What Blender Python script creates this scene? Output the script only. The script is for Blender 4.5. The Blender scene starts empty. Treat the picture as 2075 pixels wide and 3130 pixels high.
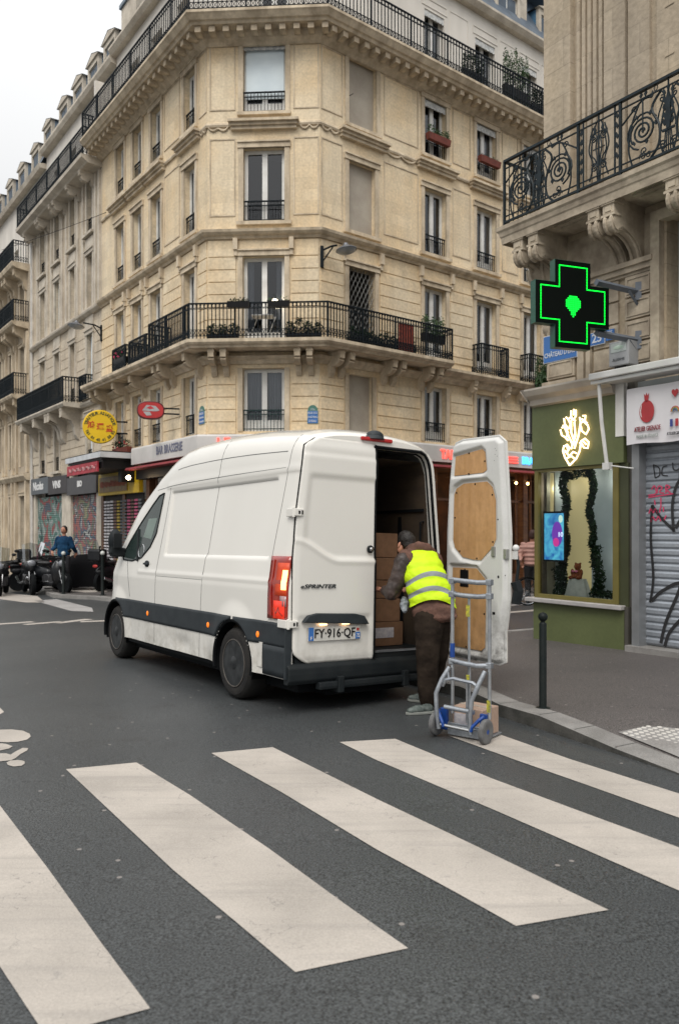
import bpy, bmesh, math, random
from mathutils import Vector, Matrix
R = math.radians
sc = bpy.context.scene
COL = sc.collection
# ---------------------------------------------------------------- camera
cam = bpy.data.objects.new('camera', bpy.data.cameras.new('camera'))
COL.objects.link(cam); sc.camera = cam
cam.location = (0, 0, 1.65); cam.rotation_euler = (R(90), 0, 0)
cd = cam.data; cd.sensor_fit = 'VERTICAL'; cd.sensor_height = 36; cd.lens = 27.95
cd.shift_y = 50 / 3130; cd.clip_start = .05; cd.clip_end = 500
cd.dof.use_dof = True; cd.dof.focus_distance = 8.2; cd.dof.aperture_fstop = 2.6
# ---------------------------------------------------------------- world: overcast sky
SUN_EL, SUN_AZ = 52, 195
w = bpy.data.worlds.new('World'); sc.world = w; w.use_nodes = True
nt = w.node_tree; nt.nodes.clear()
sky = nt.nodes.new('ShaderNodeTexSky'); sky.sky_type = 'NISHITA'; sky.sun_disc = False
sky.sun_elevation = R(SUN_EL); sky.sun_rotation = R(SUN_AZ); sky.air_density = 1.2; sky.dust_density = 4
cloud = nt.nodes.new('ShaderNodeTexNoise'); cloud.inputs['Scale'].default_value = 1.6; cloud.inputs['Detail'].default_value = 3
cr = nt.nodes.new('ShaderNodeValToRGB')
cr.color_ramp.elements[0].color = (5.1, 5.1, 5.05, 1); cr.color_ramp.elements[1].color = (5.95, 5.9, 5.8, 1)
mx = nt.nodes.new('ShaderNodeMixRGB'); mx.inputs[0].default_value = .9
bg = nt.nodes.new('ShaderNodeBackground'); bg.inputs[1].default_value = .1
wo = nt.nodes.new('ShaderNodeOutputWorld')
nt.links.new(cloud.outputs['Fac'], cr.inputs[0])
nt.links.new(sky.outputs[0], mx.inputs[1]); nt.links.new(cr.outputs[0], mx.inputs[2])
gt_ = nt.nodes.new('ShaderNodeTexCoord'); gs_ = nt.nodes.new('ShaderNodeSeparateXYZ'); gm_ = nt.nodes.new('ShaderNodeMapRange')
gm_.inputs[1].default_value = -.05; gm_.inputs[2].default_value = 1; gm_.inputs[3].default_value = .50; gm_.inputs[4].default_value = 2.1   # overcast sky: brighter towards the zenith
vm_ = nt.nodes.new('ShaderNodeVectorMath'); vm_.operation = 'MULTIPLY'
nt.links.new(gt_.outputs['Generated'], gs_.inputs[0]); nt.links.new(gs_.outputs[2], gm_.inputs[0]); nt.links.new(mx.outputs[0], vm_.inputs[0]); nt.links.new(gm_.outputs[0], vm_.inputs[1])
nt.links.new(vm_.outputs[0], bg.inputs[0]); nt.links.new(bg.outputs[0], wo.inputs[0])
sun = bpy.data.objects.new('sun', bpy.data.lights.new('sun', 'SUN')); COL.objects.link(sun)
sun.data.energy = 1.2; sun.data.angle = R(30); sun.data.color = (1, .97, .92)
sun.rotation_euler = (R(90 - SUN_EL), 0, R(-15))
sc.view_settings.view_transform = 'Standard'; sc.view_settings.look = 'None'
sc.view_settings.exposure = 0.6; sc.view_settings.gamma = 1
sc.render.engine = 'CYCLES'
try:
    sc.cycles.max_bounces = 6; sc.cycles.diffuse_bounces = 3; sc.cycles.glossy_bounces = 3; sc.cycles.transparent_max_bounces = 8
except Exception: pass
# ---------------------------------------------------------------- helpers
WM = {}
I4 = Matrix.Identity(4)
def T(x, y, z=0, rz=0): return Matrix.Translation((x, y, z)) @ Matrix.Rotation(rz, 4, 'Z')
def FRM(o, d, z=0): return T(o[0], o[1], z, math.atan2(d[1], d[0]))
class MB:
    def __init__(s): s.v = []; s.f = []; s.mi = []; s.cur = 0; s.M = None
    def add(s, vs, fs):
        b = len(s.v)
        for p in vs:
            p = Vector(p); s.v.append(s.M @ p if s.M else p)
        for f in fs: s.f.append(tuple(b + i for i in f)); s.mi.append(s.cur)
        return s
    def hexa(s, p): return s.add(p, [(0,3,2,1),(4,5,6,7),(0,1,5,4),(1,2,6,5),(2,3,7,6),(3,0,4,7)])
    def box(s, x0, x1, y0, y1, z0, z1):
        return s.hexa([(x0,y0,z0),(x1,y0,z0),(x1,y1,z0),(x0,y1,z0),(x0,y0,z1),(x1,y0,z1),(x1,y1,z1),(x0,y1,z1)])
    def quad(s, a, b, c, d): return s.add([a,b,c,d], [(0,1,2,3)])
    def poly(s, pts): return s.add(pts, [tuple(range(len(pts)))])
    def prism(s, poly, a0, a1, ax='y'):
        n = len(poly)
        def P(u, v, a): return {'y': (u, a, v), 'x': (a, u, v), 'z': (u, v, a)}[ax]
        s.add([P(u, v, a0) for u, v in poly] + [P(u, v, a1) for u, v in poly],
              [tuple(range(n)), tuple(range(2*n-1, n-1, -1))] + [(i, i+n, (i+1)%n+n, (i+1)%n) for i in range(n)])
        return s
    def tube(s, pts, r, n=6, closed=False, caps=True):
        pts = [Vector(p) for p in pts]; m = len(pts); rs = r if isinstance(r, (list, tuple)) else [r]*m
        vs = []; up = None
        for i, p in enumerate(pts):
            if closed: d = pts[(i+1)%m] - pts[i-1]
            else: d = pts[min(i+1, m-1)] - pts[max(i-1, 0)]
            if d.length < 1e-9: d = Vector((0,0,1))
            d.normalize()
            if up is None:
                up = Vector((0,0,1)) if abs(d.z) < .9 else Vector((1,0,0))
            a = d.cross(up)
            if a.length < 1e-4: a = d.cross(Vector((0,1,0)))
            a.normalize(); up = a.cross(d).normalized()
            for k in range(n):
                t = 2*math.pi*k/n
                vs.append(p + (a*math.cos(t) + up*math.sin(t))*rs[i])
        fs = []
        for i in range(m if closed else m-1):
            j = (i+1) % m
            for k in range(n): fs.append((i*n+k, i*n+(k+1)%n, j*n+(k+1)%n, j*n+k))
        if not closed and caps: fs += [tuple(range(n-1,-1,-1)), tuple((m-1)*n+k for k in range(n))]
        return s.add(vs, fs)
    def lathe(s, prof, o=(0,0,0), n=16, M=None):
        vs = []
        for r, z in prof:
            for k in range(n):
                t = 2*math.pi*k/n; p = Vector((r*math.cos(t), r*math.sin(t), z))
                if M: p = M @ p
                vs.append(p + Vector(o))
        m = len(prof); fs = []
        for i in range(m-1):
            for k in range(n): fs.append((i*n+k, i*n+(k+1)%n, (i+1)*n+(k+1)%n, (i+1)*n+k))
        if prof[0][0] > 1e-6: fs.append(tuple(range(n-1,-1,-1)))
        if prof[-1][0] > 1e-6: fs.append(tuple((m-1)*n+k for k in range(n)))
        return s.add(vs, fs)
    def grid(s, P, cu=False, cv=False):
        m, n = len(P), len(P[0]); fs = []
        for i in range(m if cu else m-1):
            for j in range(n if cv else n-1):
                fs.append((i*n+j, i*n+(j+1)%n, ((i+1)%m)*n+(j+1)%n, ((i+1)%m)*n+j))
        return s.add([p for r in P for p in r], fs)
    def ell(s, c, rx, ry, rz, M=None, n=12, m=8):
        vs = []
        for i in range(m+1):
            a = math.pi*i/m
            for k in range(n):
                b = 2*math.pi*k/n
                p = Vector((rx*math.sin(a)*math.cos(b), ry*math.sin(a)*math.sin(b), rz*math.cos(a)))
                if M: p = M @ p
                vs.append(p + Vector(c))
        return s.add(vs, [(i*n+k, (i+1)*n+k, (i+1)*n+(k+1)%n, i*n+(k+1)%n) for i in range(m) for k in range(n)])
    def mesh(s, name, mats, smooth=None, fix=True):
        me = bpy.data.meshes.new(name); me.from_pydata(s.v, [], s.f)
        for m in (mats if isinstance(mats, (list, tuple)) else [mats]): me.materials.append(m)
        me.polygons.foreach_set('material_index', s.mi)
        if fix:
            bm = bmesh.new(); bm.from_mesh(me)
            bmesh.ops.remove_doubles(bm, verts=bm.verts, dist=1e-5) if smooth else None
            bmesh.ops.recalc_face_normals(bm, faces=bm.faces); bm.to_mesh(me); bm.free()
        if smooth:
            me.shade_smooth(); me.set_sharp_from_angle(angle=R(smooth))
        me.update(); return me
    def build(s, name, mats, parent=None, M=None, smooth=None, bevel=0, fix=True, mods=None):
        return obj(name, s.mesh(name, mats, smooth, fix), parent, M, bevel)
def obj(name, data, parent=None, M=None, bevel=0):
    o = bpy.data.objects.new(name, data); COL.objects.link(o)
    if M is None: M = WM[parent.name] if parent else I4
    WM[o.name] = M.copy()
    if parent: o.parent = parent; o.matrix_local = WM[parent.name].inverted() @ M
    else: o.matrix_local = M
    if bevel:
        b = o.modifiers.new('bevel', 'BEVEL'); b.width = bevel; b.segments = 2; b.limit_method = 'ANGLE'; b.harden_normals = False
    return o
def tag(o, label, cat, group=None):
    o['label'] = label; o['category'] = cat
    if group: o['group'] = group
    return o
def thing(name, label, cat, M=None, group=None):
    return tag(obj(name, None, None, M if M is not None else I4), label, cat, group)
def struct(o): o['kind'] = 'structure'; return o
def dup(o, M=None, parent=None, label=None, group=None):
    c = o.copy(); COL.objects.link(c)
    if parent: c.parent = parent; c.matrix_local = o.matrix_local.copy(); WM[c.name] = WM[parent.name] @ o.matrix_local
    else:
        c.matrix_local = M; WM[c.name] = M.copy()
    if label: c['label'] = label
    if group: c['group'] = group
    for ch in [x for x in bpy.data.objects if x.parent == o]: dup(ch, parent=c)
    return c
def remesh(mb, name, mats, vox, parent=None, M=None, smooth_it=4, fn=None, disp=None):
    me = mb.mesh('tmp', mats, None, False)
    if fn: mb
    o = bpy.data.objects.new('tmp', me); COL.objects.link(o)
    r = o.modifiers.new('r', 'REMESH'); r.mode = 'VOXEL'; r.voxel_size = vox; r.use_smooth_shade = True
    if smooth_it:
        q = o.modifiers.new('s', 'SMOOTH'); q.iterations = smooth_it; q.factor = .5
    if disp:
        t = bpy.data.textures.new('fold', 'CLOUDS'); t.noise_scale = disp[1]
        d = o.modifiers.new('d', 'DISPLACE'); d.texture = t; d.strength = disp[0]; d.mid_level = .5
    dg = bpy.context.evaluated_depsgraph_get(); dg.update()
    m2 = bpy.data.meshes.new_from_object(o.evaluated_get(dg)); m2.name = name
    bpy.data.objects.remove(o); m2.shade_smooth()
    if not m2.materials:
        m2.materials.append(mats)
    if fn:
        for v in m2.vertices: v.co = fn(v.co)
    return obj(name, m2, parent, M)
FONT = None
def lettering(text, size, mat, parent, M, name='lettering', ext=.004, align='CENTER', bold=0, sx=1, shear=0, spacing=1):
    # letters in the local XZ plane, facing -Y
    c = bpy.data.curves.new('t', 'FONT'); c.body = text; c.size = size; c.extrude = ext; c.align_x = align; c.align_y = 'CENTER'
    c.offset = bold; c.shear = shear; c.space_character = spacing; c.resolution_u = 2
    o = bpy.data.objects.new('t', c); COL.objects.link(o)
    dg = bpy.context.evaluated_depsgraph_get(); dg.update()
    me = bpy.data.meshes.new_from_object(o.evaluated_get(dg)); bpy.data.objects.remove(o)
    me.name = name; me.materials.clear(); me.materials.append(mat)
    if len(me.vertices) == 0: return None
    for v in me.vertices: v.co = Vector((v.co.x*sx, -v.co.z, v.co.y))
    return obj(name, me, parent, M)
# ---------------------------------------------------------------- materials
def nodes(m):
    n = m.node_tree; return n, n.nodes['Principled BSDF']
def mat(name, c, rough=.6, c2=None, scale=4, metal=0, bump=0, bscale=30, stretch=(1,1,1), spec=.5, lo=.35, hi=.65, coat=0, detail=4, fine=0, fscale=60):
    m = bpy.data.materials.new(name); m.use_nodes = True
    n, p = nodes(m); L = n.links.new
    p.inputs['Roughness'].default_value = rough; p.inputs['Metallic'].default_value = metal
    p.inputs['Specular IOR Level'].default_value = spec; p.inputs['Coat Weight'].default_value = coat
    p.inputs['Base Color'].default_value = (*c, 1)
    tc = n.nodes.new('ShaderNodeTexCoord'); mp = n.nodes.new('ShaderNodeMapping'); mp.inputs['Scale'].default_value = stretch
    L(tc.outputs['Object'], mp.inputs[0])
    out = None
    c2 = c2 or tuple(x*.82 for x in c)
    t = n.nodes.new('ShaderNodeTexNoise'); t.inputs['Scale'].default_value = scale; t.inputs['Detail'].default_value = detail
    rp = n.nodes.new('ShaderNodeValToRGB'); rp.color_ramp.elements[0].position = lo; rp.color_ramp.elements[1].position = hi
    rp.color_ramp.elements[0].color = (*c2, 1); rp.color_ramp.elements[1].color = (*c, 1)
    L(mp.outputs[0], t.inputs['Vector']); L(t.outputs['Fac'], rp.inputs[0]); out = rp.outputs[0]
    if fine:
        t2 = n.nodes.new('ShaderNodeTexNoise'); t2.inputs['Scale'].default_value = fscale; t2.inputs['Detail'].default_value = 3
        r2 = n.nodes.new('ShaderNodeMapRange'); r2.inputs[1].default_value = .3; r2.inputs[2].default_value = .7
        r2.inputs[3].default_value = 1-fine; r2.inputs[4].default_value = 1+fine
        ml = n.nodes.new('ShaderNodeVectorMath'); ml.operation = 'MULTIPLY'
        L(tc.outputs['Object'], t2.inputs['Vector']); L(t2.outputs['Fac'], r2.inputs[0]); L(out, ml.inputs[0]); L(r2.outputs[0], ml.inputs[1]); out = ml.outputs[0]
    L(out, p.inputs['Base Color'])
    m['o'] = 1
    if bump:
        b = n.nodes.new('ShaderNodeBump'); b.inputs['Strength'].default_value = bump; b.inputs['Distance'].default_value = .01
        t3 = n.nodes.new('ShaderNodeTexNoise'); t3.inputs['Scale'].default_value = bscale; t3.inputs['Detail'].default_value = 5
        L(tc.outputs['Object'], t3.inputs['Vector']); L(t3.outputs['Fac'], b.inputs['Height']); L(b.outputs[0], p.inputs['Normal'])
    return m
def emis(name, c, s, base=None):
    m = bpy.data.materials.new(name); m.use_nodes = True
    n, p = nodes(m); p.inputs['Base Color'].default_value = (*(base or c), 1)
    p.inputs['Emission Color'].default_value = (*c, 1); p.inputs['Emission Strength'].default_value = s
    return m
def stone(name, c, warm, dirt, course=.33, blockw=.9, joint=.75, sc_=1):
    # limestone ashlar: large warm patches, vertical run marks, faint joints (x along the wall, z up)
    m = bpy.data.materials.new(name); m.use_nodes = True
    n, p = nodes(m); L = n.links.new; N = n.nodes.new
    p.inputs['Roughness'].default_value = .85; p.inputs['Specular IOR Level'].default_value = .25
    tc = N('ShaderNodeTexCoord'); geo = tc.outputs['Object']
    a = N('ShaderNodeTexNoise'); a.inputs['Scale'].default_value = .55*sc_; a.inputs['Detail'].default_value = 5; L(geo, a.inputs['Vector'])
    ra = N('ShaderNodeValToRGB'); ra.color_ramp.elements[0].position = .38; ra.color_ramp.elements[1].position = .62
    ra.color_ramp.elements[0].color = (*c, 1); ra.color_ramp.elements[1].color = (*warm, 1); L(a.outputs['Fac'], ra.inputs[0])
    mp = N('ShaderNodeMapping'); mp.inputs['Scale'].default_value = (1.6, 1.6, .22); L(geo, mp.inputs[0])
    b = N('ShaderNodeTexNoise'); b.inputs['Scale'].default_value = 1.5; b.inputs['Detail'].default_value = 6; L(mp.outputs[0], b.inputs['Vector'])
    rb = N('ShaderNodeMapRange'); rb.inputs[1].default_value = .45; rb.inputs[2].default_value = .75; rb.inputs[3].default_value = 0; rb.inputs[4].default_value = .6; L(b.outputs['Fac'], rb.inputs[0])
    m1 = N('ShaderNodeMixRGB'); L(rb.outputs[0], m1.inputs[0]); L(ra.outputs[0], m1.inputs[1]); m1.inputs[2].default_value = (*dirt, 1)
    sx = N('ShaderNodeSeparateXYZ'); L(geo, sx.inputs[0]); cx = N('ShaderNodeCombineXYZ')
    L(sx.outputs[0], cx.inputs[0]); L(sx.outputs[2], cx.inputs[1])
    br = N('ShaderNodeTexBrick'); br.inputs['Scale'].default_value = 1; br.inputs['Brick Width'].default_value = blockw; br.inputs['Row Height'].default_value = course
    br.inputs['Mortar Size'].default_value = .008; br.inputs['Mortar Smooth'].default_value = .3
    br.inputs['Color1'].default_value = (1, 1, 1, 1); br.inputs['Color2'].default_value = (.86, .855, .85, 1); br.inputs['Mortar'].default_value = (joint, joint, joint, 1)
    L(cx.outputs[0], br.inputs['Vector'])
    m2 = N('ShaderNodeMixRGB'); m2.blend_type = 'MULTIPLY'; m2.inputs[0].default_value = 1; L(m1.outputs[0], m2.inputs[1]); L(br.outputs['Color'], m2.inputs[2])
    f = N('ShaderNodeTexNoise'); f.inputs['Scale'].default_value = 14; f.inputs['Detail'].default_value = 5; L(geo, f.inputs['Vector'])
    rf = N('ShaderNodeMapRange'); rf.inputs[1].default_value = .3; rf.inputs[2].default_value = .7; rf.inputs[3].default_value = .86; rf.inputs[4].default_value = 1.1; L(f.outputs['Fac'], rf.inputs[0])
    m3 = N('ShaderNodeVectorMath'); m3.operation = 'MULTIPLY'; L(m2.outputs[0], m3.inputs[0]); L(rf.outputs[0], m3.inputs[1]); L(m3.outputs[0], p.inputs['Base Color'])
    bp = N('ShaderNodeBump'); bp.inputs['Strength'].default_value = .35; bp.inputs['Distance'].default_value = .02; L(f.outputs['Fac'], bp.inputs['Height']); L(bp.outputs[0], p.inputs['Normal'])
    return m
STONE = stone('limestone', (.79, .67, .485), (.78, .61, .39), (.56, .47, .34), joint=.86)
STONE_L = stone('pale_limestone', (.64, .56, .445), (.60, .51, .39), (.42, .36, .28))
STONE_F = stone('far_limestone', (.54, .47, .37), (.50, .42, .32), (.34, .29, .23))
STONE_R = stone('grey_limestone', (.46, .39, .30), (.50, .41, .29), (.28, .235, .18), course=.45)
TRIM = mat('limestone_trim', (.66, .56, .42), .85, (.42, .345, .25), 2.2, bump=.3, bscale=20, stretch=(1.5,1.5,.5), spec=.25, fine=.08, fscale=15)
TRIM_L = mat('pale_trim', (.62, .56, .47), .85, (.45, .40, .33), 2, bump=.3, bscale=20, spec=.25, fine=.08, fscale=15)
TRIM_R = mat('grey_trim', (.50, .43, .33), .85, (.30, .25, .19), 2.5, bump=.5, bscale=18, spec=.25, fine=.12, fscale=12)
GREYPAN = mat('blind_panel', (.42, .38, .32), .9, (.35, .31, .26), 2, spec=.2, fine=.05)
RENDER = mat('white_render', (.74, .70, .64), .85, (.62, .585, .53), 1.2, stretch=(1,1,.3), spec=.25)
ZINC = mat('zinc', (.20, .25, .30), .45, (.13, .17, .21), 1.5, metal=.3, stretch=(1,1,.3))
SLATE = mat('slate_roof', (.07, .10, .135), .5, (.045, .065, .09), 3, bump=.3, bscale=12)
BLUESIDE = mat('blue_dormer', (.08, .19, .30), .5, (.05, .13, .22), 2)
FRAME = mat('white_window_paint', (.74, .74, .71), .45, (.62, .61, .58), 3)
IRON = mat('black_iron', (.005, .009, .012), .55, (.009, .013, .017), 6, spec=.12)
IRONG = mat('green_iron', (.010, .03, .03), .5, (.015, .035, .035), 6, spec=.25)
DARKROOM = mat('dark_room', (.035, .032, .03), .9)
CURTAIN = mat('curtain', (.68, .70, .71), .9, (.5, .53, .56), 6, stretch=(6,6,.1))
BLIND = mat('white_blind', (.75, .84, .88), .8, (.68, .77, .82), 2)
VALANCE = mat('valance', (.62, .62, .60), .8, (.35, .36, .36), 14)
RED = mat('red_paint', (.42, .035, .03), .5, (.33, .02, .02))
TERRA = mat('terracotta', (.19, .045, .03), .8, (.12, .03, .02), 8)
BLACK = mat('black_paint', (.006, .006, .007), .45, (.010, .010, .010), spec=.25)
CHROME = mat('chrome', (.6, .6, .6), .15, metal=1)
STEEL = mat('galvanised_steel', (.42, .45, .48), .38, (.33, .36, .39), 8, metal=.85)
LEAF = mat('leaf', (.05, .11, .03), .55, (.03, .065, .02), 12)
LEAFD = mat('dark_leaf', (.022, .048, .022), .6, (.010, .022, .012), 12, spec=.08)
def glass(name, tint=(.5,.52,.55), refl=.16, rough=.02, ior=1.5):
    m = bpy.data.materials.new(name); m.use_nodes = True; n = m.node_tree; n.nodes.clear(); N = n.nodes.new; L = n.links.new
    o = N('ShaderNodeOutputMaterial'); mixs = N('ShaderNodeMixShader'); tr = N('ShaderNodeBsdfTransparent'); gl = N('ShaderNodeBsdfGlossy')
    tr.inputs[0].default_value = (*tint, 1); gl.inputs['Roughness'].default_value = rough; gl.inputs[0].default_value = (.95, .97, 1, 1)
    fr = N('ShaderNodeFresnel'); fr.inputs[0].default_value = ior
    ad = N('ShaderNodeMath'); ad.operation = 'ADD'; ad.use_clamp = True; ad.inputs[1].default_value = refl
    L(fr.outputs[0], ad.inputs[0]); L(ad.outputs[0], mixs.inputs[0]); L(tr.outputs[0], mixs.inputs[1]); L(gl.outputs[0], mixs.inputs[2]); L(mixs.outputs[0], o.inputs[0])
    return m
GLASS = glass('window_glass', refl=.035)
GLASS2 = glass('shop_glass', (.78,.82,.82), .0, ior=1.22)
GLASSV = glass('vehicle_glass', (.30,.36,.33), .06)
# ---------------------------------------------------------------- ground
SL = .02
def gz(y): return -SL*y
def asphalt(name, c, c2, dots=True, wet=.62):
    m = mat(name, c, wet, c2, .5, bump=.28, bscale=120, fine=.8, fscale=95, lo=.3, hi=.7, spec=.4)
    n, p = nodes(m); L = n.links.new; N = n.nodes.new
    
    base = p.inputs['Base Color'].links[0].from_socket
    tc = N('ShaderNodeTexCoord'); v = N('ShaderNodeTexVoronoi'); v.voronoi_dimensions = '2D'; v.inputs['Scale'].default_value = 2.2 if dots else 3; v.inputs['Randomness'].default_value = 1
    L(tc.outputs['Object'], v.inputs['Vector'])
    lt = N('ShaderNodeMath'); lt.operation = 'LESS_THAN'; lt.inputs[1].default_value = .030; L(v.outputs['Distance'], lt.inputs[0])
    # chewing gum spots only in some cells
    sp = N('ShaderNodeSeparateColor'); L(v.outputs['Color'], sp.inputs[0]); gt = N('ShaderNodeMath'); gt.operation = 'GREATER_THAN'; gt.inputs[1].default_value = .45; L(sp.outputs[0], gt.inputs[0])
    mu = N('ShaderNodeMath'); mu.operation = 'MULTIPLY'; L(lt.outputs[0], mu.inputs[0]); L(gt.outputs[0], mu.inputs[1])
    mu2 = N('ShaderNodeMath'); mu2.operation = 'MULTIPLY'; mu2.inputs[1].default_value = .6; L(mu.outputs[0], mu2.inputs[0])
    mm = N('ShaderNodeMixRGB'); L(mu2.outputs[0], mm.inputs[0]); L(base, mm.inputs[1]); mm.inputs[2].default_value = (.32, .29, .27, 1)
    ts = N('ShaderNodeTexNoise'); ts.inputs['Scale'].default_value = 1.7; ts.inputs['Detail'].default_value = 6; L(tc.outputs['Object'], ts.inputs['Vector'])
    rs_ = N('ShaderNodeMapRange'); rs_.inputs[1].default_value = .60; rs_.inputs[2].default_value = .72; rs_.inputs[4].default_value = .35; L(ts.outputs['Fac'], rs_.inputs[0])
    m9 = N('ShaderNodeMixRGB'); L(rs_.outputs[0], m9.inputs[0]); L(mm.outputs[0], m9.inputs[1]); m9.inputs[2].default_value = (.025, .024, .024, 1); L(m9.outputs[0], p.inputs['Base Color'])
    return m
ROAD = asphalt('asphalt', (.055, .059, .060), (.038, .042, .044), wet=.44)
PAVE = asphalt('pavement_asphalt', (.098, .088, .084), (.070, .064, .061))
def marking(name, c, c2, thr):
    m = mat(name, c, .7, c2, 1.5, fine=.10, fscale=90, bump=.3, bscale=120, lo=.3, hi=.6, detail=8)
    n, p = nodes(m); L = n.links.new; N = n.nodes.new
    base = p.inputs['Base Color'].links[0].from_socket
    tc = N('ShaderNodeTexCoord'); t = N('ShaderNodeTexNoise'); t.inputs['Scale'].default_value = 5; t.inputs['Detail'].default_value = 12; t.inputs['Roughness'].default_value = .78
    L(tc.outputs['Object'], t.inputs['Vector'])
    r = N('ShaderNodeMapRange'); r.inputs[1].default_value = thr; r.inputs[2].default_value = thr+.05; r.inputs[4].default_value = .5; L(t.outputs['Fac'], r.inputs[0])
    mm = N('ShaderNodeMixRGB'); L(r.outputs[0], mm.inputs[0]); L(base, mm.inputs[1]); mm.inputs[2].default_value = (.20, .19, .18, 1)
    # tyre scuffs running along the street and hairline cracks
    mp = N('ShaderNodeMapping'); mp.inputs['Rotation'].default_value = (0, 0, R(-60)); mp.inputs['Scale'].default_value = (.5, 7, 1); L(tc.outputs['Object'], mp.inputs[0])
    t2 = N('ShaderNodeTexNoise'); t2.inputs['Scale'].default_value = 1.6; t2.inputs['Detail'].default_value = 9; t2.inputs['Roughness'].default_value = .65; L(mp.outputs[0], t2.inputs['Vector'])
    r2 = N('ShaderNodeMapRange'); r2.inputs[1].default_value = .50; r2.inputs[2].default_value = .68; r2.inputs[4].default_value = .34; L(t2.outputs['Fac'], r2.inputs[0])
    m2 = N('ShaderNodeMixRGB'); L(r2.outputs[0], m2.inputs[0]); L(mm.outputs[0], m2.inputs[1]); m2.inputs[2].default_value = (.22, .205, .19, 1)
    v = N('ShaderNodeTexVoronoi'); v.voronoi_dimensions = '2D'; v.feature = 'DISTANCE_TO_EDGE'; v.inputs['Scale'].default_value = 2.3
    wn = N('ShaderNodeTexNoise'); wn.inputs['Scale'].default_value = 4; wn.inputs['Detail'].default_value = 6; L(tc.outputs['Object'], wn.inputs['Vector'])
    va = N('ShaderNodeVectorMath'); va.operation = 'ADD'; L(tc.outputs['Object'], va.inputs[0]); L(wn.outputs['Color'], va.inputs[1]); L(va.outputs[0], v.inputs['Vector'])
    c1 = N('ShaderNodeMath'); c1.operation = 'LESS_THAN'; c1.inputs[1].default_value = .007; L(v.outputs['Distance'], c1.inputs[0])
    c2_ = N('ShaderNodeMath'); c2_.operation = 'GREATER_THAN'; c2_.inputs[1].default_value = .56; L(wn.outputs['Fac'], c2_.inputs[0])
    c3 = N('ShaderNodeMath'); c3.operation = 'MULTIPLY'; L(c1.outputs[0], c3.inputs[0]); L(c2_.outputs[0], c3.inputs[1]); c4 = N('ShaderNodeMath'); c4.operation = 'MULTIPLY'; c4.inputs[1].default_value = .5; L(c3.outputs[0], c4.inputs[0])
    m3 = N('ShaderNodeMixRGB'); L(c4.outputs[0], m3.inputs[0]); L(m2.outputs[0], m3.inputs[1]); m3.inputs[2].default_value = (.13, .125, .12, 1); L(m3.outputs[0], p.inputs['Base Color'])
    return m
PAINT = marking('road_paint', (.43, .39, .345), (.33, .30, .265), .60)
PAINTW = marking('worn_road_paint', (.34, .33, .32), (.26, .25, .245), .6)
GRANITE = mat('granite_kerb', (.25, .24, .228), .75, (.17, .163, .153), 3, bump=.5, bscale=90, fine=.22, fscale=120)
def sheet(name, pts, h, m, thick=0):
    b = MB(); P = [(x, y, gz(y)+h) for x, y in pts]
    if thick:
        n = len(P); b.add(P + [(x, y, z-thick) for x, y, z in P], [tuple(range(n))] + [(i, (i+1)%n, (i+1)%n+n, i+n) for i in range(n)])
    else: b.poly(P)
    o = b.build(name, m, fix=bool(thick)); struct(o)
    if not thick:
        # face up
        if o.data.polygons[0].normal.z < 0:
            o.data.flip_normals()
    return o
sheet('road', [(-150, -30), (150, -30), (150, 220), (-150, 220)], 0, ROAD)
fd = Vector((.5595, -.829))  # street direction towards the camera
# near pavement on the right, kerb along its street edge
KB = [(6.2,-3.0),(4.9,-.2),(3.3, 3.7), (2.87, 4.7), (2.43, 5.69), (2.17, 6.27), (1.97, 6.68), (1.78, 7.1), (1.53, 7.6), (1.30, 8.55), (.92, 9.2), (.1, 10.4), (-.75, 11.65), (-.95, 12.5), (-.6, 13.1), (.2, 13.6), (3.0, 14.1), (6.0, 16.2), (12, 21)]
def kh(y): # dropped kerb at the crossing
    return .022 + .108*min(1, max(0, (y-6.0)/1.0)) if y < 8 else .13
def offs(path, d):
    out = []
    for i, p in enumerate(path):
        a = Vector(path[max(i-1,0)]); c = Vector(path[min(i+1,len(path)-1)]); t = (c-a).normalized(); out.append((p[0]+t.y*d, p[1]-t.x*d))
    return out
KI = offs(KB, .22)
b = MB(); P = []
for (x, y), (xi, yi) in zip(KB, KI):
    h = kh(y); P.append([(x, y, gz(y)-.05), (x, y, gz(y)+h-.012), (x+(xi-x)*.07, y+(yi-y)*.07, gz(y)+h), (xi, yi, gz(yi)+kh(yi)), (xi, yi, gz(yi)-.05)])
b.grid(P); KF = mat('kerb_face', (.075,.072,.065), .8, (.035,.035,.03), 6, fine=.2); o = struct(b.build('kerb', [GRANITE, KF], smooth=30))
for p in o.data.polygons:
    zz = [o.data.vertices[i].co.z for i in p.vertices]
    if abs(p.normal.z) < .5: p.material_index = 1

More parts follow.
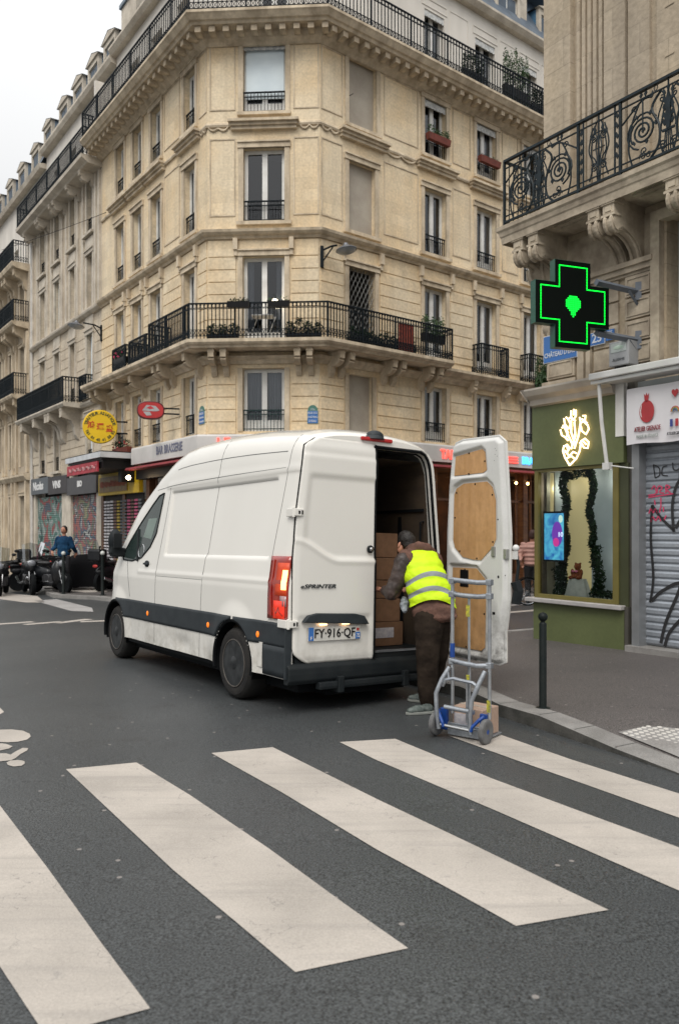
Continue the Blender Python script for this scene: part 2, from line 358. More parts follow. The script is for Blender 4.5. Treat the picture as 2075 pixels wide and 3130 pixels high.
# kerb joints
b = MB()
rr = random.Random(3)
for i in range(2, len(KB)-3):
    for t in ((.0,) if i < 9 else (.3,)):
        a, c = Vector(KB[i]), Vector(KB[i+1]); p = a.lerp(c, t); q = Vector(KI[i]).lerp(Vector(KI[i+1]), t); d = (c-a).normalized()*.005
        b.quad((p.x-d.x, p.y-d.y, gz(p.y)+kh(p.y)+.002), (p.x+d.x, p.y+d.y, gz(p.y)+kh(p.y)+.002), (q.x+d.x, q.y+d.y, gz(q.y)+kh(q.y)+.002), (q.x-d.x, q.y-d.y, gz(q.y)+kh(q.y)+.002))
struct(b.build('kerb_joint', mat('joint', (.10,.10,.095)), fix=False))
b = MB(); P = []
far = [(14,-3.0), (13,-.2), (11, 3.7), (10.5, 4.7), (10, 5.69), (9.6, 6.27), (9.4, 6.68), (9.2, 7.1), (9, 7.6), (8.5, 8.55), (8.2, 9.2), (7.5, 10.4), (6.8, 11.65), (6.3, 12.0), (6.2, 12.4), (6.2, 12.8), (6.6, 13.1), (8.5, 14.8), (14, 20)]
b.grid([[ (xi, yi, gz(yi)+kh(yi)-.002), (xi+(fx-xi)*.15, yi+(fy-yi)*.15, gz(yi+(fy-yi)*.15)+.7*.12+.3*kh(yi)), (fx, fy, gz(fy)+.12)] for (xi, yi), (fx, fy) in zip(KI, far)])
o = struct(b.build('pavement', PAVE, fix=False))
for p in o.data.polygons:
    if p.normal.z < 0: o.data.flip_normals(); break
# far pavement round the corner building
FK = [(-32, 60), (-24, 48.6), (-15.6, 36.6), (-12.0, 31.2), (-10.6, 28.6), (-9.7, 26.2), (-8.8, 24.5), (-7.3, 23.6), (-5.4, 21.7), (-3.7, 20.2), (-.5, 19.8), (1.3, 20.4), (5.6, 23.9), (11, 28.2), (20, 35.4)]
FI = offs(FK, -.25)
b = MB(); b.grid([[(x, y, gz(y)-.05), (x, y, gz(y)+.10), (xi, yi, gz(yi)+.105)] for (x, y), (xi, yi) in zip(FK, FI)])
struct(b.build('far_kerb', GRANITE, smooth=30))
BK = [(-30, 66), (-20, 50), (-12, 39), (-8, 34), (-7, 32), (-6.5, 30), (-6, 29), (-5.5, 28), (-4, 26), (-3, 24), (-1, 24), (0, 24), (4, 28), (9, 33), (16, 40)]
b = MB(); b.grid([[(x, y, gz(y)+.103), (xi, yi, gz(yi)+.103)] for (x, y), (xi, yi) in zip(FI, BK)])
o = struct(b.build('far_pavement', PAVE, fix=False))
if o.data.polygons[0].normal.z < 0: o.data.flip_normals()
ST = [
 [(-2.0,5.82),(-1.44,4.95),(-.84,4.02),(-.46,3.48),(-.17,3.06),(.28,3.24),(.03,3.63),(-.38,4.3),(-.98,5.22),(-1.53,6.0)],
 [(-1.01,6.27),(-.39,5.29),(.2,4.29),(.55,3.76),(.76,3.43),(1.21,3.58),(1.09,3.77),(.73,4.36),(.24,5.14),(-.54,6.45)],
 [(0,6.62),(.28,6.07),(.95,4.94),(1.3,4.33),(1.68,3.66),(2.13,3.84),(1.84,4.32),(1.52,4.84),(1.07,5.59),(.47,6.73)],
 [(.93,6.85),(1.32,6.11),(1.7,5.42),(2.04,4.79),(2.58,3.95),(2.9,4.05),(2.24,5.25),(1.76,6.1),(1.33,7.0)],
 [(-2.9,6.2),(-2.15,5.03),(-1.48,4.04),(-1.0,3.31),(-.67,2.82),(-.98,2.66),(-1.4,3.2),(-2.3,4.55),(-3.3,6.05)]]
for s_ in ST: sheet('crosswalk_stripe', s_, .004, PAINT)
def strip(a, c, wd, m=PAINT, h=.004):
    a = Vector(a); c = Vector(c); t = (c-a).normalized(); nn = Vector((-t.y, t.x))*wd/2
    sheet('road_marking', [tuple(a+nn), tuple(a-nn), tuple(c-nn), tuple(c+nn)], h, m)
# bicycle symbol
for P_ in ([(-3.3,7.06),(-3.01,7.06),(-2.91,7.07),(-2.79,7.02),(-2.69,6.91),(-2.64,6.81),(-2.63,6.7),(-2.68,6.63),(-2.75,6.61),(-2.83,6.62),(-3.2,6.7)],
    [(-3.05,6.62),(-2.81,6.58),(-2.75,6.56),(-2.66,6.48),(-2.66,6.41),(-2.71,6.34),(-3.0,6.38)],
    [(-2.9,6.27),(-2.67,6.26),(-2.62,6.26),(-2.57,6.22),(-2.57,6.32),(-2.56,6.43),(-2.51,6.42),(-2.49,6.35),(-2.5,6.24),(-2.49,6.12),(-2.5,6.06),(-2.55,6.04),(-2.57,6.03),(-2.9,6.05)],
    [(-2.51,6.0),(-2.5,6.05),(-2.45,6.07),(-2.39,6.04),(-2.36,5.97),(-2.36,5.91),(-2.41,5.89),(-2.47,5.93)],
    [(-3.7,8.2),(-3.44,8.05),(-3.29,7.81),(-3.28,7.68),(-3.6,7.9)]): sheet('road_marking', P_, .004, PAINT)
# markings down the left street and across the side street
sheet('road_marking', [(-11.52,27.11),(-9.6,25.3),(-8.31,22.5),(-8.87,22.5),(-10.9,24.6)], .004, PAINT)
sheet('road_marking', [(-8.5,23.9),(-6.4,20.6),(-6.0,19.4),(-6.6,19.6),(-8.9,23.2)], .004, PAINTW)
for a_, c_ in [((-7.2,16.2),(-6.5,16.9)),((-6.45,16.3),(-5.9,16.95)),((-5.9,16.6),(-5.5,17.5)),((-5.5,16.9),(-4.6,17.3))]: strip(a_, c_, .26)
sheet('road_marking', [(-9.3,26.7),(-8.1,25.4),(-7.5,25.8),(-8.6,28.4)], .110, PAINT)
sheet('road_marking', [(-11.6,30.2),(-9.9,26.2),(-10.3,26.8),(-12.1,30.4)], .004, PAINTW)
strip((3.2,18.5),(5.5,20.35),.28); strip((3.5,20.6),(5.3,22.0),.3,PAINTW)
# tactile paving
TAC = [mat('tactile_dome', (.52,.50,.46), .7, (.42,.40,.37), 3), mat('tactile_paving', (.27,.26,.25), .8, (.20,.19,.18), 3, fine=.2)]
tp = [(2.31,6.60),(2.64,6.78),(3.30,6.40),(3.7,5.6),(3.4,5.0),(2.66,5.75)]
b = MB()
from mathutils.geometry import intersect_point_tri_2d
def inside(x, y, P):
    c = False; j = len(P)-1
    for i in range(len(P)):
        if (P[i][1] > y) != (P[j][1] > y) and x < (P[j][0]-P[i][0])*(y-P[i][1])/(P[j][1]-P[i][1])+P[i][0]: c = not c
        j = i
    return c
def tz(x, y):
    k = kh(y); return gz(y)+k+(.100-k)*min(1, max(0, ((x-2.4)*.91+(y-6.3)*.41)/1.25))+.004
fx_, fy_ = Vector((.56,-.83)), Vector((.83,.56))
for i in range(-60, 60):
    for j in range(-60, 60):
        p = Vector((3, 5.5)) + fx_*i*.062 + fy_*j*.062
        if inside(p.x, p.y, tp) and inside(p.x+.03, p.y, tp) and inside(p.x-.03, p.y, tp):
            z = tz(p.x, p.y); b.lathe([(.024, z), (.018, z+.006), (0, z+.007)], (p.x, p.y, 0), 6)
b.cur = 1
for (x1, y1), (x2, y2) in zip(tp, tp[1:]+tp[:1]): cx_, cy_ = 3.0, 5.9; b.add([(cx_, cy_, tz(cx_, cy_)), (x1, y1, tz(x1, y1)), (x2, y2, tz(x2, y2))], [(0, 1, 2)])
o = struct(b.build('tactile_paving', TAC, fix=False))
# ================================================================ facades
C1 = Vector((-3.743, 22.6)); C2 = Vector((-.558, 22.4)); dL = Vector((.587, -.810)).normalized(); dR = Vector((.780, .626)).normalized(); dC = (C2-C1).normalized()
FL, FC, FR_ = FRM(C1, dL), FRM(C1, dC), FRM(C2, dR)
WC = (C2-C1).length
WALLS = {}
def wall(x0, x1, z0, z1, ops, name, m, parent, M, depth=.28, room=.9, back=.6):
    # ops: (xa, xb, za, zb, kind): 'w' window, 'b' blind
    b = MB(); xs = sorted({x0, x1, *[o[0] for o in ops], *[o[1] for o in ops]}); zs = sorted({z0, z1, *[o[2] for o in ops], *[o[3] for o in ops]})
    def hit(x, z):
        for o in ops:
            if o[0] < x < o[1] and o[2] < z < o[3]: return o
    for xa, xb in zip(xs, xs[1:]):
        for za, zb in zip(zs, zs[1:]):
            if xa < x0-1e-6 or xb > x1+1e-6: continue
            if not hit((xa+xb)/2, (za+zb)/2): b.quad((xa,0,za),(xb,0,za),(xb,0,zb),(xa,0,zb))
    for o in ops:
        xa, xb, za, zb = o[:4]; d = depth if o[4] == 'w' else .14
        b.cur = 0
        b.quad((xa,0,za),(xa,d,za),(xa,d,zb),(xa,0,zb)); b.quad((xb,0,za),(xb,d,za),(xb,d,zb),(xb,0,zb))
        b.quad((xa,0,zb),(xb,0,zb),(xb,d,zb),(xa,d,zb)); b.quad((xa,0,za),(xb,0,za),(xb,d,za),(xa,d,za))
        if o[4] == 'w':
            b.cur = 1; D = room
            b.quad((xa,d,za),(xa,D,za),(xa,D,zb),(xa,d,zb)); b.quad((xb,d,za),(xb,D,za),(xb,D,zb),(xb,d,zb))
            b.quad((xa,d,zb),(xb,d,zb),(xb,D,zb),(xa,D,zb)); b.quad((xa,d,za),(xb,d,za),(xb,D,za),(xa,D,za)); b.quad((xa,D,za),(xb,D,za),(xb,D,zb),(xa,D,zb))
        else:
            b.cur = 2; b.quad((xa,d,za),(xb,d,za),(xb,d,zb),(xa,d,zb))
        b.cur = 0
    o = b.build(name, [m, DARKROOM, GREYPAN], parent, M, fix=False); WALLS[(parent.name, round(M[0][3], 2), round(M[1][0], 3))] = o
    return o
WC_ = {}
def win_mesh(w_, h, style):
    k = (round(w_, 2), round(h, 2), style)
    if k in WC_: return WC_[k]
    f = MB(); t = .05; x = w_/2-.005; y0, y1 = .17, .23; h -= .005
    f.box(-x, -x+t, y0, y1, 0, h); f.box(x-t, x, y0, y1, 0, h); f.box(-x+t, x-t, y0, y1, h-t, h); f.box(-x+t, x-t, y0, y1, 0, t*1.6)
    st = .045; m_ = .075
    f.box(-m_, m_, y0-.012, y1-.003, t*1.6, h-t)
    for s in (-1, 1):
        a, c = sorted((s*m_, s*(x-t)))
        f.box(*(sorted((s*(x-t), s*(x-t-st)))), y0+.006, y1-.006, t*1.6, h-t)
        f.box(a, c-st if s > 0 else c, y0+.01, y1-.01, h-t-st, h-t) if s > 0 else f.box(a+st, c, y0+.01, y1-.01, h-t-st, h-t)
        lo = .34 if style != 'plain' else .12
        f.box(a if s > 0 else a+st, c-st if s > 0 else c, y0+.01, y1-.01, t*1.6, lo)
    g = MB(); g.quad((-x+t, y1-.02, .1), (x-t, y1-.02, .1), (x-t, y1-.02, h-t), (-x+t, y1-.02, h-t))
    cu = None
    if style in ('curt', 'blind', 'side'):
        cu = MB()
        if style == 'blind': cu.box(-x+t, x-t, y0-.035, y0-.02, .45, h-.02)
        else:
            for s in (-1, 1):
                a = .06 if style == 'curt' else x*.55
                P = []
                for i in range(25):
                    xx = s*(a+(x-t-a)*i/24); P.append([(xx, y1+.06+.022*math.sin(i*1.9), .1), (xx, y1+.06+.022*math.sin(i*1.9+.4), h-t)])
                cu.grid(P)
    WC_[k] = (f.mesh('window', FRAME), g.mesh('pane', GLASS, fix=False), cu.mesh('curtain', BLIND if style == 'blind' else CURTAIN, fix=False) if cu else None)
    return WC_[k]
def rail_mesh(x0, x1, h, out, m, kind='bar'):
    b = MB(); n = max(4, round((x1-x0)/.10))
    b.box(x0, x1, out-.02, out+.02, h-.035, h); b.box(x0, x1, out-.012, out+.012, .06, .085); b.box(x0, x1, out-.010, out+.010, h-.15, h-.13)
    for i in range(n+1):
        x = x0+.012+(x1-x0-.024)*i/n; b.box(x-.008, x+.008, out-.008, out+.008, 0, h-.035)
    return b
def window(parent, M, xa, xb, za, zb, style='curt', rail=True, railm=None):
    w_, h = xb-xa, zb-za; f, g, c = win_mesh(w_, h, style); Mw = M @ Matrix.Translation(((xa+xb)/2, 0, za))
    o = obj('window', f, parent, Mw); obj('pane', g, o, Mw)
    if c: obj('curtain', c, o, Mw)
    if rail:
        k = ('r', round(w_, 2), railm.name if railm else '')
        if k not in WC_: WC_[k] = rail_mesh(-w_/2+.004, w_/2-.004, .62, .06, railm or IRON).mesh('window_railing', railm or IRON)
        obj('window_railing', WC_[k], o, Mw)
    return o
def sweep(path, prof, name, m, parent, M=None, caps=True, smooth=None, closed=True):
    # path: list of Vector2 (outward = right-hand side seen left to right => -normal), prof: (out, z)
    n = len(path); P = []
    for i, p in enumerate(path):
        a = (path[i]-path[i-1]).normalized() if i else None; c = (path[i+1]-path[i]).normalized() if i < n-1 else None
        na = Vector((a.y, -a.x)) if a else None; nc = Vector((c.y, -c.x)) if c else None
        if na and nc:
            mi = (na+nc).normalized(); k = 1/max(.3, mi.dot(na))
        else: mi = na or nc; k = 1
        P.append([(p.x+mi.x*o*k, p.y+mi.y*o*k, z) for o, z in prof])
    b = MB(); b.grid(P, cv=closed)
    if caps and closed: b.poly(P[0]); b.poly(P[-1])
    return b.build(name, m, parent, M, smooth=smooth)
def offpath(path, out):
    res = []; n = len(path)
    for i, p in enumerate(path):
        a = (path[i]-path[i-1]).normalized() if i else None; c = (path[i+1]-path[i]).normalized() if i < n-1 else None
        na = Vector((a.y, -a.x)) if a else None; nc = Vector((c.y, -c.x)) if c else None
        if na and nc: mi = (na+nc).normalized(); k = 1/max(.3, mi.dot(na))
        else: mi = na or nc; k = 1
        res.append(p+mi*out*k)
    return res
def railing(path, out, z0, h, name, m, parent, step=.105, ends=True, orn=True):
    pp = offpath(path, out); b = MB()
    if ends: pp = [path[0]+(pp[0]-path[0])*.02]+pp+[path[-1]+(pp[-1]-path[-1])*.02]
    def bar3(a, c, z, t, d=.012):
        v = (c-a); L_ = v.length; b.M = T(a.x, a.y, z, math.atan2(v.y, v.x)); b.box(-.01, L_+.01, -d, d, -t/2, t/2); b.M = None
    for a, c in zip(pp, pp[1:]):
        bar3(a, c, z0+h, .035, .022); bar3(a, c, z0+h-.15, .014); bar3(a, c, z0+.07, .02); bar3(a, c, z0+.24, .014)
        L_ = (c-a).length; n = max(2, round(L_/step)); v = (c-a)/L_
        for i in range(n+1):
            q = a+v*L_*i/n; r = .022 if (i % 12 == 0) else .0115
            b.M = T(q.x, q.y, z0, math.atan2(v.y, v.x)); b.box(-r, r, -r, r, 0, h)
            if i < n and orn:
                s_ = L_/n/2
                b.tube([(s_+s_*.85*math.cos(k*math.pi/3), 0, h-.075+.062*math.sin(k*math.pi/3)) for k in range(6)], .010, 3, closed=True)
                b.tube([(s_-s_*.8, 0, .08), (s_, 0, .16), (s_+s_*.8, 0, .235)], .010, 3); b.tube([(s_-s_*.8, 0, .235), (s_, 0, .16), (s_+s_*.8, 0, .08)], .010, 3)
            b.M = None
    return b.build(name, m, parent, I4, fix=False)
def blocks(x0, x1, zs, ops, name, m, parent, M, out=.03, gap=.03, mg=.20, vj=None):
    # rusticated courses between the openings
    b = MB()
    for za, zb in zip(zs, zs[1:]):
        segs = [(x0, x1)]
        for o in ops:
            if o[2] < zb-.02 and o[3]+.05 > za+.02:
                ns = []
                for s in segs:
                    if o[1]+mg <= s[0] or o[0]-mg >= s[1]: ns.append(s); continue
                    if s[0] < o[0]-mg: ns.append((s[0], o[0]-mg))
                    if s[1] > o[1]+mg: ns.append((o[1]+mg, s[1]))
                segs = ns
        for s in segs:
            if s[1]-s[0] > .1: b.box(s[0], s[1], -out, .05, za+gap/2, zb-gap/2)
    wo = WALLS[(parent.name, round(M[0][3], 2), round(M[1][0], 3))]; me2 = b.mesh('t', m); bm = bmesh.new(); bm.from_mesh(wo.data); bm.from_mesh(me2); bm.to_mesh(wo.data); bm.free()
def consoles(xs, z, out, h, w_, name, m, parent, M, each=True):
    prof = [(0, 0), (-out, 0), (-out, -.16*h/.6-.05), (-out*.86, -.22), (-out*.95, -.30), (-out*.80, -.38), (-out*.5, -.36-.1*h), (-out*.32, -.6*h), (-out*.26, -.85*h), (-out*.12, -h), (0, -h*1.04)]
    me = None
    for x in xs:
        if not me:
            b = MB(); b.prism([(y, zz) for y, zz in prof], -w_/2, w_/2, 'x'); b.box(-w_/2-.015, w_/2+.015, -out-.012, -out*.5, -.1, -.04); me = b.mesh(name, m)
        obj(name, me, parent, M @ Matrix.Translation((x, 0, z)))
# ---------------------------------------------------------------- corner building
cb = thing('corner_building', 'cream limestone corner apartment building with wraparound iron balcony and a cafe on its ground floor', 'building', T(C1.x, C1.y, -.6))
LX, RX = 8.66, 16.0
PATH = [C1-dL*LX, C1, C2, C2+dR*RX]
CZ = [(1.02, 2.20)]
colL = [(-7.18,-6.42),(-5.61,-4.83),(-4.05,-3.25),(-1.53,-.78)]
colR = [(4.12,5.10),(6.55,7.55),(9.0,10.0),(11.4,12.4),(13.8,14.8)]
bl = (1.05, 2.06)
LEV = {5: (13.42, 15.18), 4: (10.33, 12.38), 3: (6.95, 9.28), 2: (4.40, 6.15)}
opsC = [(1.02, 2.22, 13.42, 15.43, 'w'), (1.03, 2.20, 10.33, 12.42, 'w'), (1.01, 2.20, 6.9, 9.36, 'w'), (1.01, 2.20, 4.40, 6.19, 'w')]
opsL = [(a, c, z0, z1, 'w') for a, c in colL for z0, z1 in LEV.values()]
opsR = [(a, c, z0, z1, 'w') for a, c in colR for z0, z1 in LEV.values()] + [(bl[0], bl[1]+.06, 13.38, 15.35, 'b'), (bl[0], bl[1], 10.30, 12.34, 'b'), (bl[0], bl[1], 6.95, 9.26, 'w'), (bl[0], bl[1]-.1, 4.0, 6.14, 'b')]
wall(-LX, 0, 3.7, 15.62, opsL, 'wall', STONE, cb, FL); wall(0, WC, 3.7, 15.62, opsC, 'wall', STONE, cb, FC); wall(0, RX, 3.7, 15.62, opsR, 'wall', STONE, cb, FR_)
ST_L = ['plain','curt','side','plain','curt','side','plain','curt']
k = 0
for (a, c, z0, z1, kd) in opsC:
    lv = [13.42, 10.33, 6.9, 4.40].index(z0)
    o = window(cb, FC, a, c, z0, z1, ['blind', 'plain', 'side', 'curt'][lv], rail=lv != 2, railm=IRONG if lv == 3 else None)
for (a, c, z0, z1, kd) in opsL:
    k += 1; window(cb, FL, a, c, z0, z1, ST_L[k % 8], rail=z0 != 6.95)
for (a, c, z0, z1, kd) in opsR:
    k += 1
    if kd == 'w' and a > 2: window(cb, FR_, a, c, z0, z1, ST_L[(k*3) % 8], rail=z0 != 6.95)
# lattice grille over the blind window
b = MB()
for i in range(-9, 8):
    xa = bl[0]+i*.155
    for s in (0, 1):
        p, q = (xa, xa+1.25) if s == 0 else (xa+1.25, xa)
        # clip against the opening
        pts = []
        for t in range(0, 41):
            tt = t/40; x = p+(q-p)*tt; z = 6.95+2.31*tt
            if bl[0] <= x <= bl[1]: pts.append((x, .05+.012*s, z))
        if len(pts) > 1: b.tube([pts[0], pts[-1]], .011, 4)
b.build('window_grille', mat('grille_paint', (.16,.16,.15), .6), cb, FR_)
# surrounds, ledges, sills
b = MB(); bL = MB(); bR = MB()
def surround(b, a, c, z0, z1, t=.14, o=.035, top=True):
    b.box(a-t, a, -o, .03, z0, z1); b.box(c, c+t, -o, .03, z0, z1)
    if top: b.box(a-t-.03, c+t+.03, -o-.03, .03, z1, z1+.14); b.box(a-t-.03, c+t+.03, -o-.07, .03, z1+.14, z1+.18)
def ledge(b, a, c, z, o=.26):
    b.box(a-.40, c+.40, -o, .03, z+.13, z+.20); b.box(a-.36, c+.36, -o+.08, .03, z+.05, z+.13); b.box(a-.33, c+.33, -o+.14, .03, z-.04, z+.05)
for M, ops in ((FL, opsL), (FR_, opsR), (FC, opsC)):
    for o in ops:
        b = MB(); a, c, z0, z1, kd = o
        surround(b, a, c, z0, z1, top=z0 > 4.5)
        if z1 > 14: ledge(b, a, c, 12.95); b.box(a-.16, c+.16, -.10, .05, z0-.09, z0)
        elif 11 < z1 < 13: b.box(a-.2, c+.2, -.10, .05, z0-.1, z0)
        if 9 < z1 < 10:
            for s in (a-.26, c+.14): b.box(s, s+.13, -.15, .03, 9.52, 9.84); b.box(s+.02, s+.11, -.10, .03, 9.36, 9.52)
        b.build('window_surround', TRIM, cb, M)
# panel frames and vertical joints on the upper floors
def frame(b, x0, x1, z0, z1, t=.035, o=.02):
    b.box(x0, x1, -o, .02, z1-t, z1); b.box(x0, x1, -o, .02, z0, z0+t); b.box(x0, x0+t, -o, .02, z0+t, z1-t); b.box(x1-t, x1, -o, .02, z0+t, z1-t)
def pframe(M, x0, x1, z0, z1):
    b = MB(); frame(b, x0, x1, z0, z1); b.build('panel_moulding', TRIM, cb, M)
for x0, x1 in ((.06, .80), (2.45, WC-.02)): pframe(FC, x0, x1, 13.5, 15.33); pframe(FC, x0, x1, 10.5, 12.7)
for x0, x1 in [(.05, .82), (2.42, 3.85)]+[(a[1]+.3, c[0]-.3) for a, c in zip(colR, colR[1:])]: pframe(FR_, x0, x1, 13.5, 15.3); pframe(FR_, x0, x1, 10.5, 12.7)
pframe(FL, -.55, -.05, 13.5, 15.3); pframe(FL, -3.0, -1.85, 13.5, 15.3); pframe(FL, -3.0, -1.85, 10.5, 12.7)
# string courses with the ribbon between the sills
sweep(PATH, [(-.05, 13.02), (.05, 13.02), (.07, 13.07), (.05, 13.13), (-.05, 13.13)], 'string_course', TRIM, cb, I4)
sweep(PATH, [(-.05, 9.84), (.06, 9.84), (.10, 9.90), (.16, 9.93), (.22, 9.99), (.24, 10.06), (.0, 10.10), (-.05, 10.10)], 'string_course', TRIM, cb, I4)
def ribbon(x0, x1, M):
    b = MB(); n = max(6, int((x1-x0)/.06)); P = []
    for i in range(n+1):
        x = x0+(x1-x0)*i/n; s = (i/n); wv = .07*(1-abs(2*s-1)) * 1; z = 12.99-.10*abs(math.sin(s*math.pi*2))**.7 if 0 < s < 1 else 12.99
        P.append([(x, -.02, z), (x, -.055, z+.02), (x, -.055, z+.06), (x, -.02, z+.08)])
    b.grid(P); b.build('ribbon_moulding', TRIM, cb, M)
ribbon(.02, .60, FC); ribbon(2.64, WC-.02, FC); ribbon(.05, .66, FR_); ribbon(2.5, 3.7, FR_); ribbon(-.4, -.02, FL)
# rusticated courses
Z3 = [7.0, 7.22, 7.57, 7.92, 8.28, 8.63, 8.98, 9.34, 9.82]; Z2 = [4.2, 4.32, 4.67, 5.02, 5.37, 5.72, 6.0]
for zs in (Z3, Z2):
    blocks(-LX+.02, -.03, zs, opsL, 'stone_course', STONE, cb, FL); blocks(.03, WC-.03, zs, opsC, 'stone_course', STONE, cb, FC); blocks(.03, RX, zs, opsR, 'stone_course', STONE, cb, FR_)
# cornice
sweep(PATH, [(-.02, 15.58), (.62, 15.58), (.66, 15.64), (.72, 15.66), (.80, 15.76), (.84, 15.80), (.84, 15.87), (-.02, 15.87)], 'cornice', TRIM, cb, I4)
sweep(PATH, [(-.02, 15.30), (.05, 15.30), (.12, 15.36), (.22, 15.42), (.30, 15.52), (.32, 15.58), (-.02, 15.58)], 'cornice_moulding', TRIM, cb, I4)
b = MB(); b.box(-.085, .085, -.56, -.25, 15.42, 15.575); dm_ = b.mesh('dentil', TRIM)
for M, x0, x1 in ((FL, -LX+.1, -.1), (FC, -.15, WC+.2), (FR_, .1, RX)):
    n = round((x1-x0)/.40)
    for i in range(n+1): obj('dentil', dm_, cb, M @ Matrix.Translation((x0+(x1-x0)*i/n, 0, 0)))
# long balcony
pb = [C1-dL*LX, C1, C2, C2+dR*4.62]
sweep(pb, [(-.02, 6.63), (.70, 6.63), (.72, 6.68), (.78, 6.71), (.82, 6.76), (.82, 6.85), (-.02, 6.85)], 'balcony_slab', TRIM, cb, I4)
sweep([C2+dR*4.62, C2+dR*RX], [(-.02, 6.50), (.34, 6.50), (.42, 6.56), (.48, 6.62), (.48, 6.70), (-.02, 6.70)], 'balcony_slab', TRIM, cb, I4)
sweep([C1-dL*LX, C1, C2, C2+dR*RX], [(-.02, 6.30), (.06, 6.30), (.10, 6.38), (.2, 6.44), (.22, 6.50), (-.02, 6.50)], 'string_course', TRIM, cb, I4)
railing([C1-dL*2.45, C1, C2, C2+dR*4.60], .74, 6.87, .96, 'balcony_railing', IRON, cb)
railing([C1-dL*4.25, C1-dL*2.85], .66, 6.87, .78, 'balcony_railing', IRON, cb); railing([C1-dL*5.75, C1-dL*4.6], .66, 6.87, .78, 'balcony_railing', IRON, cb)
for a in (6.35, 8.85, 11.25, 13.6): railing([C2+dR*a, C2+dR*(a+1.35)], .40, 6.72, 1.0, 'balcony_railing', IRON, cb)
consoles([.22, .56, 2.62, 2.96], 6.63, .60, .68, .16, 'balcony_console', TRIM, cb, FC)
consoles([-.35, -2.15, -2.55, -4.45, -6.0, -7.7, -8.3], 6.63, .60, .68, .16, 'balcony_console', TRIM, cb, FL)
consoles([.35, .72, 2.35, 2.72, 3.9, 4.3], 6.63, .60, .68, .16, 'balcony_console', TRIM, cb, FR_)
consoles([6.2, 7.9, 8.7, 10.3, 11.1, 12.8], 6.5, .32, .5, .15, 'balcony_console', TRIM, cb, FR_)
# balcony of the attic floor
railing([C1-dL*LX, C1, C2, C2+dR*RX], .74, 15.88, 1.0, 'attic_railing', IRON, cb, step=.13)
# attic wall, set back
ap = offpath(PATH, -.55); Mr = FRM(C2+(ap[3]-(C2+dR*RX)), dR)
aC2 = offpath([C1, C2, C2+dR*5], -.55)[1]; offR = (aC2-(C2+(ap[3]-(C2+dR*RX)))).dot(dR)
acol = [(4.68, 5.60), (7.12, 8.15), (9.6, 10.5), (12, 13)]
opA = [(a, c, 15.9, 18.52, 'w') for a, c in acol]
wall(offR, RX, 15.87, 19.35, opA, 'attic_wall', RENDER, cb, Mr)
for a, c, z0, z1, _ in opA: window(cb, Mr, a, c, z0, z1, 'side', rail=False)
for p, q in ((ap[0], ap[1]), (ap[1], ap[2])):
    Ma = FRM(p, (q-p).normalized()); Lw = (q-p).length
    oo = [(x, x+.9, 15.9, 18.4, 'w') for x in ([1.3, 3.3, 5.4] if Lw > 5 else [1.1])]
    wall(0, Lw, 15.87, 19.35, oo, 'attic_wall', RENDER, cb, Ma)
    for a, c, z0, z1, _ in oo: window(cb, Ma, a, c, z0, z1, 'side', rail=False)
b = MB(); b.M = Mr
for a, c in acol: frame(b, a-.12, c+.12, 18.62, 18.9, .03, .02); frame(b, c+.25, c+1.15, 17, 18.9, .02, .015)
b.M = None; b.build('panel_moulding', RENDER, cb, I4)
sweep(PATH, [(-.6, 19.35), (-.34, 19.35), (-.28, 19.42), (-.22, 19.5), (-.22, 19.58), (-.6, 19.58)], 'eaves_gutter', TRIM_L, cb, I4)
sweep(PATH, [(-.30, 19.58), (-1.7, 22.2), (-5.0, 22.6)], 'roof', SLATE, cb, I4, closed=False)
def dormer(parent, M, x, wd=1.15, z=19.5, y=.62, side=ZINC, h=1.15, dep=2.0):
    b = MB(); a, c = x-wd/2, x+wd/2; t = .14
    b.box(a, a+t, y, y+.14, z, z+h-.25); b.box(c-t, c, y, y+.14, z, z+h-.25); b.box(a, c, y, y+.14, z+h-.25, z+h-.05)
    b.prism([(a-.10, z+h-.05), (c+.10, z+h-.05), (x, z+h+.22)], y-.06, y+.14, 'y')
    b.box(a-.02, c+.02, y-.04, y+.14, z-.02, z+.06)
    d = b.build('dormer', TRIM_L, parent, M)
    s = MB(); s.add([(a,y+.14,z),(a,y+dep,z),(a,y+dep,z+h-.05),(a,y+.14,z+h-.05)],[(0,1,2,3)]); s.add([(c,y+.14,z),(c,y+dep,z),(c,y+dep,z+h-.05),(c,y+.14,z+h-.05)],[(0,1,2,3)])
    s.build('dormer_cheek', side, d, M, fix=False)
    r = MB(); r.quad((a-.12,y-.07,z+h-.04),(x,y-.07,z+h+.24),(x,y+dep,z+h+.24),(a-.12,y+dep,z+h-.04)); r.quad((c+.12,y-.07,z+h-.04),(x,y-.07,z+h+.24),(x,y+dep,z+h+.24),(c+.12,y+dep,z+h-.04))
    r.build('dormer_roof', ZINC, d, M, fix=False)
    wn = MB(); wn.box(a+t, c-t, y+.08, y+.11, z+.06, z+h-.25); wd_ = wn.build('window', FRAME, d, M)
    g = MB(); g.box(a+t+.06, x-.04, y+.06, y+.075, z+.12, z+h-.31); g.box(x+.04, c-t-.06, y+.06, y+.075, z+.12, z+h-.31); g.build('pane', SLATE, wd_, M)
for x in (3.5, 6.2): dormer(cb, FR_, x, 1.3, side=BLUESIDE, h=1.3)
dormer(cb, FR_, 8.95, 1.35, side=BLUESIDE, h=1.55); dormer(cb, FR_, 11.4, 1.35, side=BLUESIDE, h=1.6); dormer(cb, FR_, 13.8, 1.35, side=BLUESIDE, h=1.6)
